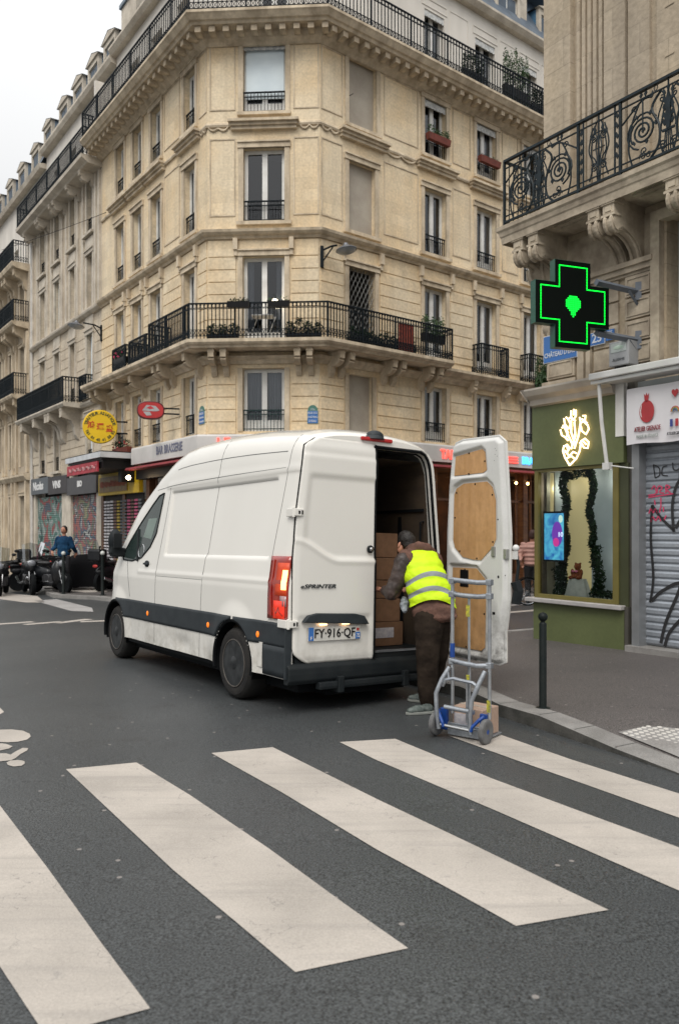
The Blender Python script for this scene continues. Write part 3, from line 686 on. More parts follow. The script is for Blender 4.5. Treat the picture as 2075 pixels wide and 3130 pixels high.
def chimney(parent, M, x0, x1, y0, y1, z0, z1):
    b = MB(); b.box(x0, x1, y0, y1, z0, z1); ch = b.build('chimney', TRIM_L, parent, M)
    b = MB(); b.box(x0-.07, x1+.07, y0-.07, y1+.07, z1, z1+.14); b.build('chimney_cap', ZINC, ch, M)
    n = max(3, int((x1-x0)/.35))
    for i in range(n):
        b = MB(); b.lathe([(.09, z1+.14), (.11, z1+.2), (.09, z1+.26), (.08, z1+.5), (.10, z1+.52), (.10, z1+.56), (0, z1+.56)], (x0+(x1-x0)*(i+.5)/n, (y0+y1)/2, 0), 10)
        b.build('chimney_pot', TERRA, ch, M)
chimney(cb, FL, -8.35, -6.9, .62, 1.5, 19.5, 21.05)
chimney(cb, FR_, 9.6, 10.1, .7, 2.2, 19.6, 22.2)
# blank white party wall strip next to the cornice end on the left street
b = MB(); b.box(-LX-.02, -LX+.12, -.30, .56, 15.87, 18.2); b.build('party_wall', RENDER, cb, FL)
# side closing walls and a flat top so the block is solid
b = MB(); e0 = PATH[0]; e3 = PATH[3]; nb = Vector((-.2, .98))
b.poly([(ap[0].x, ap[0].y, 22.0), (ap[1].x, ap[1].y+1, 22.0), (ap[2].x, ap[2].y+1, 22.0), (ap[3].x, ap[3].y, 22.0), (ap[3].x-7, ap[3].y+8, 22.0), (ap[0].x+7, ap[0].y+8, 22.0)])
b.build('flat_roof', ZINC, cb, I4, fix=False)
b = MB(); b.quad((e3.x, e3.y, -1), (e3.x-7, e3.y+9, -1), (e3.x-7, e3.y+9, 22), (e3.x, e3.y, 19.5)); b.build('party_wall', RENDER, cb, I4, fix=False)
# ground floor: piers, dark glazing, interior
WOOD = mat('cafe_wood', (.13, .055, .02), .5, (.08, .03, .012), 3, stretch=(1,1,4))
INTER = mat('cafe_interior', (.10, .045, .02), .8, (.03, .018, .012), 1.5)
b = MB()
for M, x0, x1 in ((FL, -LX, 0), (FC, 0, WC), (FR_, 0, RX)):
    b.M = M; n = max(1, round((x1-x0)/2.4))
    for i in range(n+1):
        x = x0+(x1-x0)*i/n; b = MB(); b.M = M; b.box(x-.12, x+.12, 0, .3, -1, 3.7); b.build('shop_pier', WOOD, cb, I4)
b.M = None
b = MB(); 
for M, x0, x1 in ((FL, -LX, 0), (FC, 0, WC), (FR_, 0, RX)):
    b.M = M; n = max(1, round((x1-x0)/.8))
    for i in range(n+1):
        x = x0+(x1-x0)*i/n; b.box(x-.03, x+.03, .12, .18, -.4, 3.7)
    b.box(x0, x1, .10, .20, -.6, .05); b.box(x0, x1, .10, .2, 2.55, 2.63)
b.M = None; b.build('cafe_window', WOOD, cb, I4)
b = MB(); b.grid([[(p.x, p.y, -1), (p.x, p.y, 3.75)] for p in offpath(PATH, -3.2)]); b.grid([[(p.x, p.y, 3.72), (q.x, q.y, 3.72)] for p, q in zip(PATH, offpath(PATH, -3.2))]); b.grid([[(p.x, p.y, gz(p.y)+.12), (q.x, q.y, gz(q.y)+.12)] for p, q in zip(offpath(PATH, -.1), offpath(PATH, -3.2))])
b.build('cafe_interior', INTER, cb, I4, fix=False)
# tables of warm lamps inside
# ---------------------------------------------------------------- cafe fascia and awning
FASC = mat('fascia_white', (.62, .60, .58), .5, (.5, .49, .47), 1)
fa = thing('cafe_fascia', 'long pale cafe fascia with brasserie lettering and red and blue neon around the corner building', 'shop sign', T(C1.x, C1.y, 4))
sweep([C1-dL*4.65, C1, C2, C2+dR*13], [(.0, 3.73), (.44, 3.73), (.44, 4.22), (.42, 4.27), (0, 4.27)], 'sign_board', FASC, fa, I4)
GREYL = mat('grey_letter', (.16, .17, .24), .5)
NRED = emis('red_neon', (1, .07, .05), 1.5); NBLUE = emis('blue_neon', (.06, .42, 1), 1.8)
def place(M, x, z, out=0, y=None): return M @ Matrix.Translation((x, -out, z))
lettering('BAR BRASSERIE', .36, GREYL, fa, place(FL, -1.65, 4.02, .45), sx=.78, bold=.006)
lettering('LE', .36, NRED, fa, place(FC, .55, 4.03, .46), sx=1.1, bold=.006, ext=.01)
lettering('TABAC', .40, NRED, fa, place(FR_, 4.40, 3.96, .46), sx=.85, bold=.008, ext=.01, align='LEFT')
lettering('BRASSERIE', .34, NBLUE, fa, place(FR_, 8.38, 3.97, .46), sx=.95, bold=.010, ext=.01, align='LEFT')
b = MB()
for zz in (3.88, 3.97, 4.06): b.box(6.9, 8.15, -.475, -.45, zz-.012, zz+.012)
b.build('neon_tube', NRED, fa, FR_)
MAROON = mat('maroon_canvas', (.26, .035, .04), .8, (.18, .02, .025), 4)
b = MB(); b.box(-4.6, -.02, -.30, -.02, 3.25, 3.6); b.build('soffit_box', BLACK, cb, FL)
aw = thing('cafe_awning', 'dark red folded canvas awning under the pale cafe fascia', 'awning', T(C1.x, C1.y, 3.5))
sweep([C1-dL*4.65, C1, C2, C2+dR*13], [(.0, 3.58), (.60, 3.52), (.66, 3.55), (.62, 3.62), (0, 3.66)], 'canvas', MAROON, aw, I4)

BULB = emis('warm_bulb', (1, .50, .16), 14)
bs = thing('string_light', 'string of small warm round bulbs hung under the red cafe awning', 'string lights', FR_ @ Matrix.Translation((6, -.5, 3.2)))
b = MB(); b.tube([(x*.25, -.5, 3.26+.03*math.cos(x*2.6)) for x in range(18, 52)], .006, 4); b.build('cable', BLACK, bs, FR_)
for i in range(11):
    b = MB(); b.ell((4.9+.62*i, -.5, 3.19), .045, .045, .05, n=10, m=6); b.build('bulb', BULB, bs, FR_, smooth=60)
def lampball(name, label, M, r=.08, s=12, cat='lamp'):
    b = MB(); b.ell((0,0,0), r, r, r); t = thing(name, label, cat, M); b.build('bulb', emis('lampglow', (1, .72, .42), s), t, M, smooth=60)
    b = MB(); b.lathe([(.02, r*.8), (.03, r*1.3), (.012, r*1.35), (.012, r*3)], n=8); b.build('socket', BLACK, t, M)
    return t
lampball('wall_lamp', 'small glowing warm lamp under the left end of the red cafe awning', place(FL, -4.1, 3.28, .75), .075, 16)
# warm lights inside the cafe, as the photo shows
for i, (x, y, z) in enumerate([(7.3, 1.2, 2.6), (9.0, 1.4, 2.5), (11, 1.3, 2.6)]):
    l = bpy.data.lights.new('cafe_lamp_light', 'POINT'); l.energy = 14; l.color = (1, .55, .25); l.shadow_soft_size = .1
    o = bpy.data.objects.new('cafe_lamp_light', l); COL.objects.link(o); o.matrix_world = FR_ @ Matrix.Translation((x, y, z))
# awnings' valances over windows, flower boxes, plants
def valance(M, xa, xb, z, parent, out=.02):
    b = MB(); n = 30; P = []
    for i in range(n+1):
        x = xa+(xb-xa)*i/n; P.append([(x, -out, z), (x, -out-.015, z-.20-.03*abs(math.sin(i*math.pi/n*7)))])
    b.grid(P); return b.build('lambrequin', VALANCE, parent, M, fix=False)
valance(FC, 1.02, 2.22, 15.43, cb, -.06)
for a, c in colR: valance(FR_, a, c, 15.18, cb, -.03)
for a, c in acol: valance(Mr, a, c, 18.52, cb, -.03)
rnd = random.Random(5)
def foliage(b, c, rx, ry, rz, n, s=.042, rn=None, long=2.0):
    rn = rn or rnd
    for _ in range(n):
        u = rn.random(); a = rn.uniform(0, 6.283); zz = rn.uniform(-1, 1); rr = (u**.45)*math.sqrt(max(0, 1-zz*zz))
        p = Vector(c)+Vector((rx*rr*math.cos(a), ry*rr*math.sin(a), rz*zz*(.6+.4*u)))
        d = Vector((rn.gauss(0,1), rn.gauss(0,1), rn.gauss(0,.8)+.3)).normalized(); e = d.cross(Vector((rn.gauss(0,1), rn.gauss(0,1), rn.gauss(0,1)))).normalized()
        l = s*long*rn.uniform(.6, 1.3); w2 = s*rn.uniform(.5, .9)
        b.add([p-d*l*.5, p+e*w2*.5, p+d*l*.5, p-e*w2*.5], [(0,1,2,3)])
def planter(name, label, M, x0, x1, z, out, m, fol, group=None, cat='flower box', h=.2, fh=.18, flower=None, n=330, d=.18):
    t = thing(name, label, cat, M @ Matrix.Translation(((x0+x1)/2, -out, z)), group)
    b = MB(); b.add([(x0,-out-d,z+h),(x1,-out-d,z+h),(x1,-out,z+h),(x0,-out,z+h),(x0+.02,-out-d+.02,z),(x1-.02,-out-d+.02,z),(x1-.02,-out-.02,z),(x0+.02,-out-.02,z)],[(3,2,1,0),(4,5,6,7),(0,1,5,4),(1,2,6,5),(2,3,7,6),(3,0,4,7)])
    b.build('box', m, t, M)
    b = MB(); k = max(1, int((x1-x0)/.25))
    for i in range(k): foliage(b, (x0+(x1-x0)*(i+.5)/k, -out-d/2, z+h+fh*.6*rnd.uniform(.6,1.1)), (x1-x0)/k*.6, .12, fh*rnd.uniform(.7,1.15), n//k)
    b.build('foliage', fol, t, M, fix=False)
    if flower:
        for i in range(8): b = MB(); b.ell((rnd.uniform(x0,x1), -out-d/2-.08, z+h+rnd.uniform(0,fh)), .03, .03, .03, n=6, m=4); b.build('flower', flower, t, M)
    return t
G = 'red flower boxes on the top windows'
planter('flower_box', 'red flower box with green leaves hung on the fifth floor window nearest the blind windows', FR_, 4.14, 5.12, 13.86, .04, TERRA, LEAF, None, fh=.2)
planter('flower_box', 'red flower box with sparse plants on the fifth floor window second from the blind windows', FR_, 6.57, 7.57, 13.86, .04, TERRA, LEAFD, None, fh=.06, n=60)
PINK = mat('pink_petal', (.55, .03, .12), .6)
planter('flower_box', 'dark trough of pink flowers behind the railing of the farthest left balcony', FL, -5.65, -4.7, 7.1, .5, BLACK, LEAFD, None, flower=PINK, fh=.3)
planter('flower_box', 'long dark trough hanging on the corner balcony rail left of the French window', FC, .75, 1.35, 7.66, .78, BLACK, LEAFD, fh=.1, n=90, h=.16)
planter('flower_box', 'long dark trough with a bright green sprig on the corner balcony rail', FC, 1.85, 2.45, 7.66, .78, BLACK, LEAF, fh=.12, n=50, h=.16)
planter('potted_shrub', 'leafy green shrub at the right end of the long corner balcony', FR_, 3.5, 4.45, 7.35, .45, BLACK, LEAF, cat='shrub', fh=.38, n=1100, h=.25)
planter('potted_shrub', 'low dark hedge plants behind the left part of the corner balcony railing', FC, .1, 1.0, 6.9, .45, BLACK, LEAFD, cat='shrub', fh=.24, n=800, h=.12)
planter('potted_shrub', 'low dark hedge plants behind the right part of the corner balcony railing', FC, 2.3, 3.3, 6.9, .45, BLACK, LEAFD, cat='shrub', fh=.27, n=900, h=.12)
planter('potted_shrub', 'dense shrubs at the foot of the balcony railing on the right facade', FR_, .6, 3.2, 6.9, .45, BLACK, LEAFD, cat='shrub', fh=.22, n=2000, h=.12)
planter('potted_shrub', 'bushy green plant hanging on the last balcony before the blue street sign', FR_, 8.9, 10.1, 6.55, .55, BLACK, LEAF, cat='shrub', fh=.55, n=2400, h=.2)
planter('potted_shrub', 'tall loose bush on the top balcony beside the orange attic awning', FR_, 7.3, 8.6, 16.2, .45, BLACK, LEAF, cat='shrub', fh=.9, n=2600, h=.3)
planter('potted_shrub', 'dark leafy bush on the top balcony left of the orange attic awning', FR_, 5.3, 6.3, 16.0, .45, BLACK, LEAFD, cat='shrub', fh=.5, n=1200, h=.3)
planter('potted_shrub', 'dark climbing plants on the top balcony below the tall loose bush', FR_, 8.7, 9.6, 16.0, .5, BLACK, LEAFD, cat='shrub', fh=.45, n=1200, h=.3)
# red reed screen on the balcony
b = MB()
for i in range(26): b.box(2.36+i*.022, 2.375+i*.022, -.735, -.72, 6.9, 7.68)
tag(b.build('reed_screen', mat('red_reed', (.30,.05,.025), .8, (.12,.03,.02), 20), None, FR_), 'rust red reed screen tied behind the corner balcony railing', 'screen')
# small table and chair on the corner balcony
t = thing('balcony_table', 'white folding table on the corner balcony in front of the French window', 'table', FC @ Matrix.Translation((1.6, -.4, 6.87)))
b = MB(); b.box(1.35, 1.95, -.6, -.2, 7.52, 7.55); b.build('tabletop', FRAME, t, FC)
for xx in (1.4, 1.9):
    b = MB(); b.tube([(xx-.15, -.4, 6.87), (xx+.1, -.4, 7.52)], .015, 5); b.build('leg', FRAME, t, FC)
b = MB(); b.ell((0,0,0), .09, .09, .07)
tl = thing('globe_lamp', 'small glowing globe lamp behind the corner French window above the balcony', 'lamp', FC @ Matrix.Translation((1.93, -.05, 8.05)))
b.build('bulb', emis('globe_glow', (1,.86,.62), 9), tl, FC @ Matrix.Translation((1.93, -.05, 8.05)), smooth=60)
b = MB(); b.tube([(0,.0,-.06),(0,.02,-.45)], .008, 5); b.build('stem', BLACK, tl, FC @ Matrix.Translation((1.93, -.05, 8.05)))
# ---------------------------------------------------------------- pale building on the left street
X2a, X2b = -17.95, -8.66
b2 = thing('pale_building', 'pale cream apartment building left of the corner building with an iron balcony', 'building', FL @ Matrix.Translation((X2b, 0, -.6)))
col2 = [(-10.35,-9.66),(-12.42,-11.77),(-14.55,-13.85),(-16.75,-15.95)]
ops2 = [(a, c, z0, z1, 'w') for a, c in col2 for z0, z1 in ((13.05, 15.15), (10.12, 12.24), (6.75, 9.15))] + [(a, c, 4.1, 6.0, 'w') for a, c in col2[:1]+col2[2:]]
wall(X2a, X2b, 3.9, 15.4, ops2, 'wall', STONE_L, b2, FL)
bb = MB()
for i, (a, c, z0, z1, kd) in enumerate(ops2):
    window(b2, FL, a, c, z0, z1, ['curt','side','curt','plain','blind'][(i*7) % 5], rail=z0 < 7 or i % 3 == 0)
    bb = MB(); surround(bb, a, c, z0, z1, .13, .045); bb.box(a-.22, c+.22, -.16, .03, z0-.12, z0-.02)
    if z0 in (10.12, 13.05): bb.box(a-.12, c+.12, -.05, .03, z0-.75, z0-.2)
    bb.build('window_surround', TRIM_L, b2, FL)
# tall pilasters
for x in (-17.9, -17.1, -15.55, -14.95, -13.45, -12.85, -11.4, -10.75, -9.3, -8.9): bb = MB(); bb.box(x-.10, x+.10, -.07, .03, 10.1, 15.3); bb.build('pilaster', TRIM_L, b2, FL)
blocks(X2a+.05, X2b-.03, [4.55, 4.9, 5.25, 5.6, 5.95, 6.2], ops2, 'stone_course', STONE_L, b2, FL); blocks(X2a+.05, X2b-.03, [6.7, 7.1, 7.5, 7.9, 8.3, 8.7, 9.1, 9.5], ops2, 'stone_course', STONE_L, b2, FL, out=.022)
P2 = [C1+dL*X2a, C1+dL*X2b]
sweep(P2, [(-.02, 15.1), (.55, 15.15), (.6, 15.2), (.78, 15.3), (.80, 15.42), (-.02, 15.42)], 'cornice', TRIM_L, b2, I4)
sweep(P2, [(-.02, 9.85), (.10, 9.85), (.2, 9.93), (.22, 10.0), (-.02, 10.03)], 'string_course', TRIM_L, b2, I4)
sweep(P2, [(-.02, 6.36), (.12, 6.36), (.2, 6.45), (.22, 6.52), (-.02, 6.55)], 'string_course', TRIM_L, b2, I4)
sweep([C1-dL*17.9, C1-dL*10.7], [(-.02, 6.36), (.78, 6.40), (.85, 6.50), (.85, 6.56), (-.02, 6.58)], 'balcony_slab', TRIM_L, b2, I4)
railing([C1-dL*17.6, C1-dL*10.8], .80, 6.58, .98, 'balcony_railing', IRON, b2); railing([C1-dL*10.4, C1-dL*9.6], .3, 6.56, .95, 'balcony_railing', IRON, b2)
railing(P2, .72, 15.42, 1.0, 'attic_railing', IRON, b2, step=.13)
consoles([-9.5, -11.1, -12.9, -13.4, -15.2, -15.5, -17.4], 15.15, .6, .5, .2, 'cornice_console', TRIM_L, b2, FL)
consoles([-11.3, -13.0, -13.4, -15.2, -17.2], 6.4, .75, 1.2, .3, 'balcony_console', TRIM_L, b2, FL)
a2 = [p+Vector((dL.y, -dL.x))*-.6 for p in P2]; Ma2 = FRM(a2[0], dL)
oo = [(x, x+.9, 15.5, 18.0, 'w') for x in (1.2, 3.4, 5.6, 7.8)]
wall(0, X2b-X2a, 15.4, 19.1, oo, 'attic_wall', RENDER, b2, Ma2)
for a, c, z0, z1, _ in oo: window(b2, Ma2, a, c, z0, z1, 'side', rail=False)
sweep(P2, [(-.62, 19.1), (-.34, 19.15), (-.26, 19.3), (-.26, 19.4), (-.62, 19.4)], 'eaves_gutter', TRIM_L, b2, I4)
sweep(P2, [(-.32, 19.4), (-1.6, 22.0), (-5, 22.4)], 'roof', SLATE, b2, I4, closed=False)
for x in (-9.45, -11.3, -13.2, -15.2, -17.6): dormer(b2, FL, x, 1.3, 19.3, .55, ZINC, 1.25)
b = MB(); b.box(-18.02, -17.90, -.12, -.02, -.5, 15.4); b.build('drain_pipe', mat('pale_pipe', (.62,.60,.57), .5), b2, FL, bevel=.03)
# ground floor of the pale building
GREYF = mat('dark_grey_fascia', (.10, .115, .13), .5, (.08, .09, .10)); DKF = mat('black_fascia', (.035, .03, .032), .5)
YEL = mat('yellow_paint', (.62, .42, .01), .5, (.52, .34, .01)); YELD = mat('ochre_panel', (.25, .15, .02), .5, (.16, .09, .02), 5)
for x0, x1 in ((-17.95, -17.6), (-13.6, -12.4), (-9.3, -8.66)): b = MB(); b.box(x0, x1, 0, .3, -1.2, 3.95); b.build('shop_pier', TRIM_L, b2, FL)
b = MB(); b.box(-17.6, -8.66, .45, .6, -1.2, 3.95); b.build('shop_back', DARKROOM, b2, FL)
def graffiti(name, cols, sc1=1.3, slat=True, base=(.3,.32,.33)):
    m = bpy.data.materials.new(name); m.use_nodes = True; n, p = nodes(m); L = n.links.new; N = n.nodes.new
    p.inputs['Roughness'].default_value = .55; p.inputs['Metallic'].default_value = .2
    tc = N('ShaderNodeTexCoord'); a = N('ShaderNodeTexNoise'); a.inputs['Scale'].default_value = sc1; a.inputs['Detail'].default_value = 1.2; a.inputs['Distortion'].default_value = .8
    L(tc.outputs['Object'], a.inputs['Vector']); r = N('ShaderNodeValToRGB'); r.color_ramp.interpolation = 'CONSTANT'
    k = len(cols); r.color_ramp.elements[0].position = 0; r.color_ramp.elements[0].color = (*cols[0], 1); r.color_ramp.elements[1].position = .34; r.color_ramp.elements[1].color = (*cols[1], 1)
    for i in range(2, k):
        e = r.color_ramp.elements.new(.34+.34*(i-1)/(k-1)); e.color = (*cols[i], 1)
    L(a.outputs['Fac'], r.inputs[0]); L(r.outputs[0], p.inputs['Base Color']); return m
def shutter(x0, x1, z0, z1, m, parent, M, y=.12, pitch=.085):
    b = MB(); n = int((z1-z0)/pitch); P = []
    for i in range(n):
        z = z0+i*pitch; P += [(y, z), (y-.018, z+pitch*.25), (y-.018, z+pitch*.7), (y, z+pitch*.95)]
    b.grid([[(x0, yy, zz) for yy, zz in P], [(x1, yy, zz) for yy, zz in P]]); return b.build('roller_shutter', m, parent, M, fix=False)
shutter(-17.6, -13.6, -.6, 3.1, graffiti('graffiti_one', [(.02,.03,.04),(.05,.14,.12),(.30,.33,.32),(.10,.20,.17),(.28,.07,.07),(.06,.09,.12)]), b2, FL)
shutter(-12.4, -9.3, -.6, 3.0, graffiti('graffiti_two', [(.02,.02,.03),(.35,.36,.34),(.06,.10,.14),(.30,.11,.10),(.10,.15,.12),(.28,.26,.16)], 1.6), b2, FL)
b = MB(); b.box(-17.9, -15.2, -.12, 0, 3.2, 3.92); b.build('fascia', GREYF, b2, FL); b = MB(); b.box(-15.2, -12.55, -.12, 0, 3.12, 3.86); b.build('fascia', DKF, b2, FL); b = MB(); b.box(-12.55, -9.0, -.115, 0, 3.0, 3.7); b.build('fascia', mat('charcoal_fascia', (.06,.058,.062), .5), b2, FL)
WL = mat('white_letter', (.75, .75, .74), .5)
lettering('Nicolas', .5, WL, b2, place(FL, -16.7, 3.55, .13), sx=1.1, bold=.02); lettering('VINS', .42, WL, b2, place(FL, -13.9, 3.5, .13), sx=1.25, bold=.02); lettering('BIO', .3, WL, b2, place(FL, -10.9, 3.4, .125), sx=1.2, bold=.02)
# shops under the left end of the corner building: yellow shop with poster grille
b = MB(); b.box(-8.66, -4.72, -.14, 0, 2.85, 3.62); b.build('shop_fascia', YEL, cb, FL); b = MB(); b.box(-8.5, -5.75, -.17, -.14, 2.95, 3.5); b.build('shop_sign_panel', YELD, cb, FL)
b = MB()
rg = random.Random(9)
for i in range(22): b.box(-8.35+i*.115, -8.28+i*.115, -.185, -.17, 3.15+rg.uniform(-.03,.03), 3.32+rg.uniform(-.03,.05))
b.build('worn_letter', mat('red_brown_letter', (.35,.08,.03), .6), cb, FL)
b = MB(); b.box(-8.6, -4.8, .05, .09, -.6, 2.85); b.build('shop_back', DARKROOM, cb, FL)
pm_ = [mat('poster_white', (.62,.60,.62), .7), mat('poster_yellow', (.45,.33,.05), .7), mat('poster_pink', (.50,.10,.20), .7), mat('poster_grey', (.12,.13,.14), .7), mat('poster_brown', (.18,.10,.08), .7)]
colsx = [0,0,0,4,1,3,3,2,4,2,3]
b = MB()
for i in range(11):
    for j in range(26):
        b.cur = colsx[i]; x = -8.45+i*.33; z = -.3+j*.115; b.box(x, x+.27, -.01, .02, z, z+.055+.02*rg.random())
b.build('poster_grille', pm_, cb, FL)
# canopy (marquee)
mq = thing('canopy', 'black flat shop canopy with a white edge jutting out over the left pavement', 'canopy', place(FL, -6.6, 3.6, .6))
b = MB(); b.box(-8.5, -5.0, -1.38, -1.30, 3.97, 4.15); b.box(-5.0, -4.92, -1.38, 0, 3.97, 4.15); b.box(-8.58, -8.5, -1.38, 0, 3.97, 4.15); b.build('white_edge', mat('canopy_white', (.58,.60,.62), .5), mq, FL)
b = MB(); b.box(-8.5, -5.0, -1.30, -.001, 3.90, 4.19); b.box(-8.45, -5.05, -1.25, -.16, 3.62, 3.9); b.box(-5.4, -5.1, -.6, -.16, 3.2, 3.62); b.build('soffit', BLACK, mq, FL)
rp = thing('red_sign_panel', 'red sign panel with pale lettering hung on the front of the black canopy', 'sign', place(FL, -7, 3.7, 1.35))
b = MB(); b.box(-8.45, -5.25, -1.36, -1.31, 3.52, 3.86); b.build('panel', mat('red_panel', (.42,.03,.05), .5, (.3,.02,.03), 4), rp, FL)
b = MB()
for i in range(16): b.tube([(-8.2+i*.18+dx*.05, -1.37, 3.62+.13*(.5+.5*math.sin(i*2.3+dx*1.7))) for dx in range(4)], .012, 4)
b.build('worn_script', mat('pale_script', (.55,.35,.35), .6), rp, FL)
# flower pots on the canopy
planter('flower_box', 'row of pots with red flowers standing on the black shop canopy', FL, -6.6, -5.2, 4.2, .2, TERRA, LEAFD, None, flower=RED, fh=.2, cat='flower box')
# round yellow sign
Mx = FL @ T(-6.3, -.9, 5.12, -R(90)) @ Matrix.Rotation(R(12), 4, 'Z')   # faces down the street
# orient: face towards +x of the facade (towards the camera)
Mx = FL @ Matrix.Translation((-6.3, -.9, 5.12)) @ Matrix.Rotation(R(72), 4, 'Z')
rs = thing('round_sign', 'round yellow projecting sign with three red characters and a ring of dark lettering', 'sign', Mx)
YS = mat('yellow_sign', (.80, .52, .004), .45, (.74, .47, .004), 2); 
b = MB(); b.lathe([(0, -.06), (.55, -.06), (.575, -.03), (.575, .03), (.55, .06), (0, .06)], n=40, M=Matrix.Rotation(R(90), 4, 'X')); b.build('disc', YS, rs, Mx, smooth=30)
for zz in (.2, -.2): b = MB(); b.tube([(.35, 0, zz), (1.0, .05, zz)], .03, 6); b.build('bracket', IRON, rs, Mx)
DKL = mat('dark_letter', (.06, .07, .02), .5); RL = mat('red_letter', (.60, .06, .01), .5)
def arc_text(txt, r, a0, a1, size, m, parent, M, flip=False, y=-.066):
    for i, ch in enumerate(txt):
        if ch == ' ': continue
        a = a0+(a1-a0)*i/(len(txt)-1); aa = R(a)
        Mc = M @ Matrix.Translation((r*math.sin(aa), y, r*math.cos(aa))) @ Matrix.Rotation(aa + (math.pi if flip else 0), 4, 'Y')
        lettering(ch, size, m, parent, Mc, bold=.004)
arc_text('TRAITEUR ASIATIQUE', .46, -78, 78, .14, DKL, rs, Mx)
arc_text('Tél 01 42 41 58 52', .46, 250, 110, .13, DKL, rs, Mx, flip=True)
for ch, x, z in (('鴻', -.30, .04), ('運', 0, -.01), ('盛', .30, -.07)): lettering(ch, .24, RL, rs, Mx @ Matrix.Translation((x, -.066, z)), bold=.008)
# oval red sign
Mo = FL @ Matrix.Translation((-2.05, -.85, 5.17)) @ Matrix.Rotation(R(68), 4, 'Z')
os_ = thing('oval_sign', 'oval red and grey projecting sign on the corner building left facade', 'sign', Mo)
def superell(a, c, e=2.6, n=36): return [(a*math.copysign(abs(math.cos(t))**(2/e), math.cos(t)), c*math.copysign(abs(math.sin(t))**(2/e), math.sin(t))) for t in [2*math.pi*i/n for i in range(n)]]
b = MB(); b.prism(superell(.40, .27), -.09, .09, 'y'); b.build('frame', mat('dark_red', (.10,.01,.012), .35), os_, Mo, bevel=.015)
b = MB(); b.prism(superell(.365, .235), -.10, -.09, 'y'); b.build('face', mat('red_face', (.50,.03,.03), .35), os_, Mo)
b = MB(); b.prism([(-.25, -.02), (-.12, .15), (.14, .13), (.26, .0), (.16, -.03), (-.05, -.03)], -.106, -.10, 'y'); b.prism([(-.22,-.05),(-.02,-.05),(.03,-.15),(-.12,-.17)], -.106, -.10, 'y'); b.build('grey_emblem', mat('silver_emblem', (.42,.42,.42), .4), os_, Mo)
b = MB(); b.prism([(-.13, .06), (.0, .13), (.10, .05), (-.02, .03)], -.111, -.106, 'y'); b.build('red_emblem', mat('red_emblem', (.55,.04,.05), .4), os_, Mo)
for zz in (.08, -.08): b = MB(); b.tube([(.38, 0, zz), (.85, .02, zz)], .025, 6); b.build('bracket', IRON, os_, Mo)
# street name plates on the corner building
BLUE = mat('enamel_blue', (.035, .14, .42), .35, (.04, .15, .40)); GREENP = mat('enamel_green', (.07, .20, .16), .4); WEN = mat('white_enamel', (.62,.66,.72), .35)
def plate(M, name, label, w_, h, lines, size, crown=True, sx=.9):
    t = thing(name, label, 'street sign', M)
    b = MB(); b.box(-w_/2-.012, w_/2+.012, -.02, 0, -h/2-.012, h/2+.012); b.build('rim', WEN if not crown else mat('rim_green', (.18,.30,.28), .4), t, M)
    b = MB(); b.box(-w_/2, w_/2, -.026, -.02, -h/2, h/2); b.build('panel', BLUE, t, M)
    if crown:
        b = MB(); b.prism([(w_/2*math.cos(R(a)), h/2+.012+.16*math.sin(R(a))) for a in range(0, 181, 15)], -.02, 0, 'y'); b.build('crest', GREENP, t, M); lettering('10e', .09, WEN, t, M @ Matrix.Translation((0, -.022, h/2+.05)))
    for i, (tx, sz) in enumerate(lines): lettering(tx, sz, WEN, t, M @ Matrix.Translation((0, -.028, h/2-h*(i+.5)/len(lines))), sx=sx, bold=.002)
    return t
plate(place(FC, 3.0, 4.78, .03), 'street_name_plate', 'small blue street name plate with a green top on the right of the corner facade', .28, .34, [('RUE DU', .085), ('CHÂTEAU', .075), ("D'EAU", .085)], .1)
plate(place(FL, -.28, 4.82, .03), 'street_name_plate', 'small blue street name plate on the left street side of the corner', .30, .34, [('RUE DU', .085), ('FAUBOURG', .065), ('ST-MARTIN', .065)], .1)
# street lamps on brackets
def street_lamp(M, label, out, plate_=True):
    t = thing('street_lamp', label, 'street lamp', M)
    b = MB(); b.box(-.05, .05, -.08, 0, -.30, .30); b.tube([(0, -.05, .18), (0, -.3, .28), (0, -out+.25, .30)], .028, 8); b.tube([(0, -.05, -.15), (0, -.35, .26)], .02, 6); b.build('bracket', IRON, t, M)
    b = MB(); b.M = Matrix.Translation((0, -out, .24)) @ Matrix.Rotation(R(-8), 4, 'X')
    b.lathe([(0, .10), (.06, .10), (.08, .04), (.20, -.02), (.30, -.08), (.30, -.10), (.28, -.10)], n=20); b.build('shade', mat('lamp_shade_grey', (.16,.17,.19), .4, metal=.3), t, M, smooth=40)
    b = MB(); b.M = Matrix.Translation((0, -out, .24)) @ Matrix.Rotation(R(-8), 4, 'X'); b.lathe([(.28, -.09), (.24, -.15), (.12, -.19), (0, -.20)], n=20); b.build('diffuser', mat('lamp_glass', (.34,.36,.38), .15), t, M, smooth=60)
    return t
street_lamp(FRM(C2, dR) @ T(.02, -.02, 9.3, R(42)), 'grey wall street lamp on a black bracket at the right edge of the corner facade', .72)
street_lamp(FL @ T(-8.62, 0, 8.9, R(-4)), 'dark bracket street lamp high between the corner building and the pale building', .95)
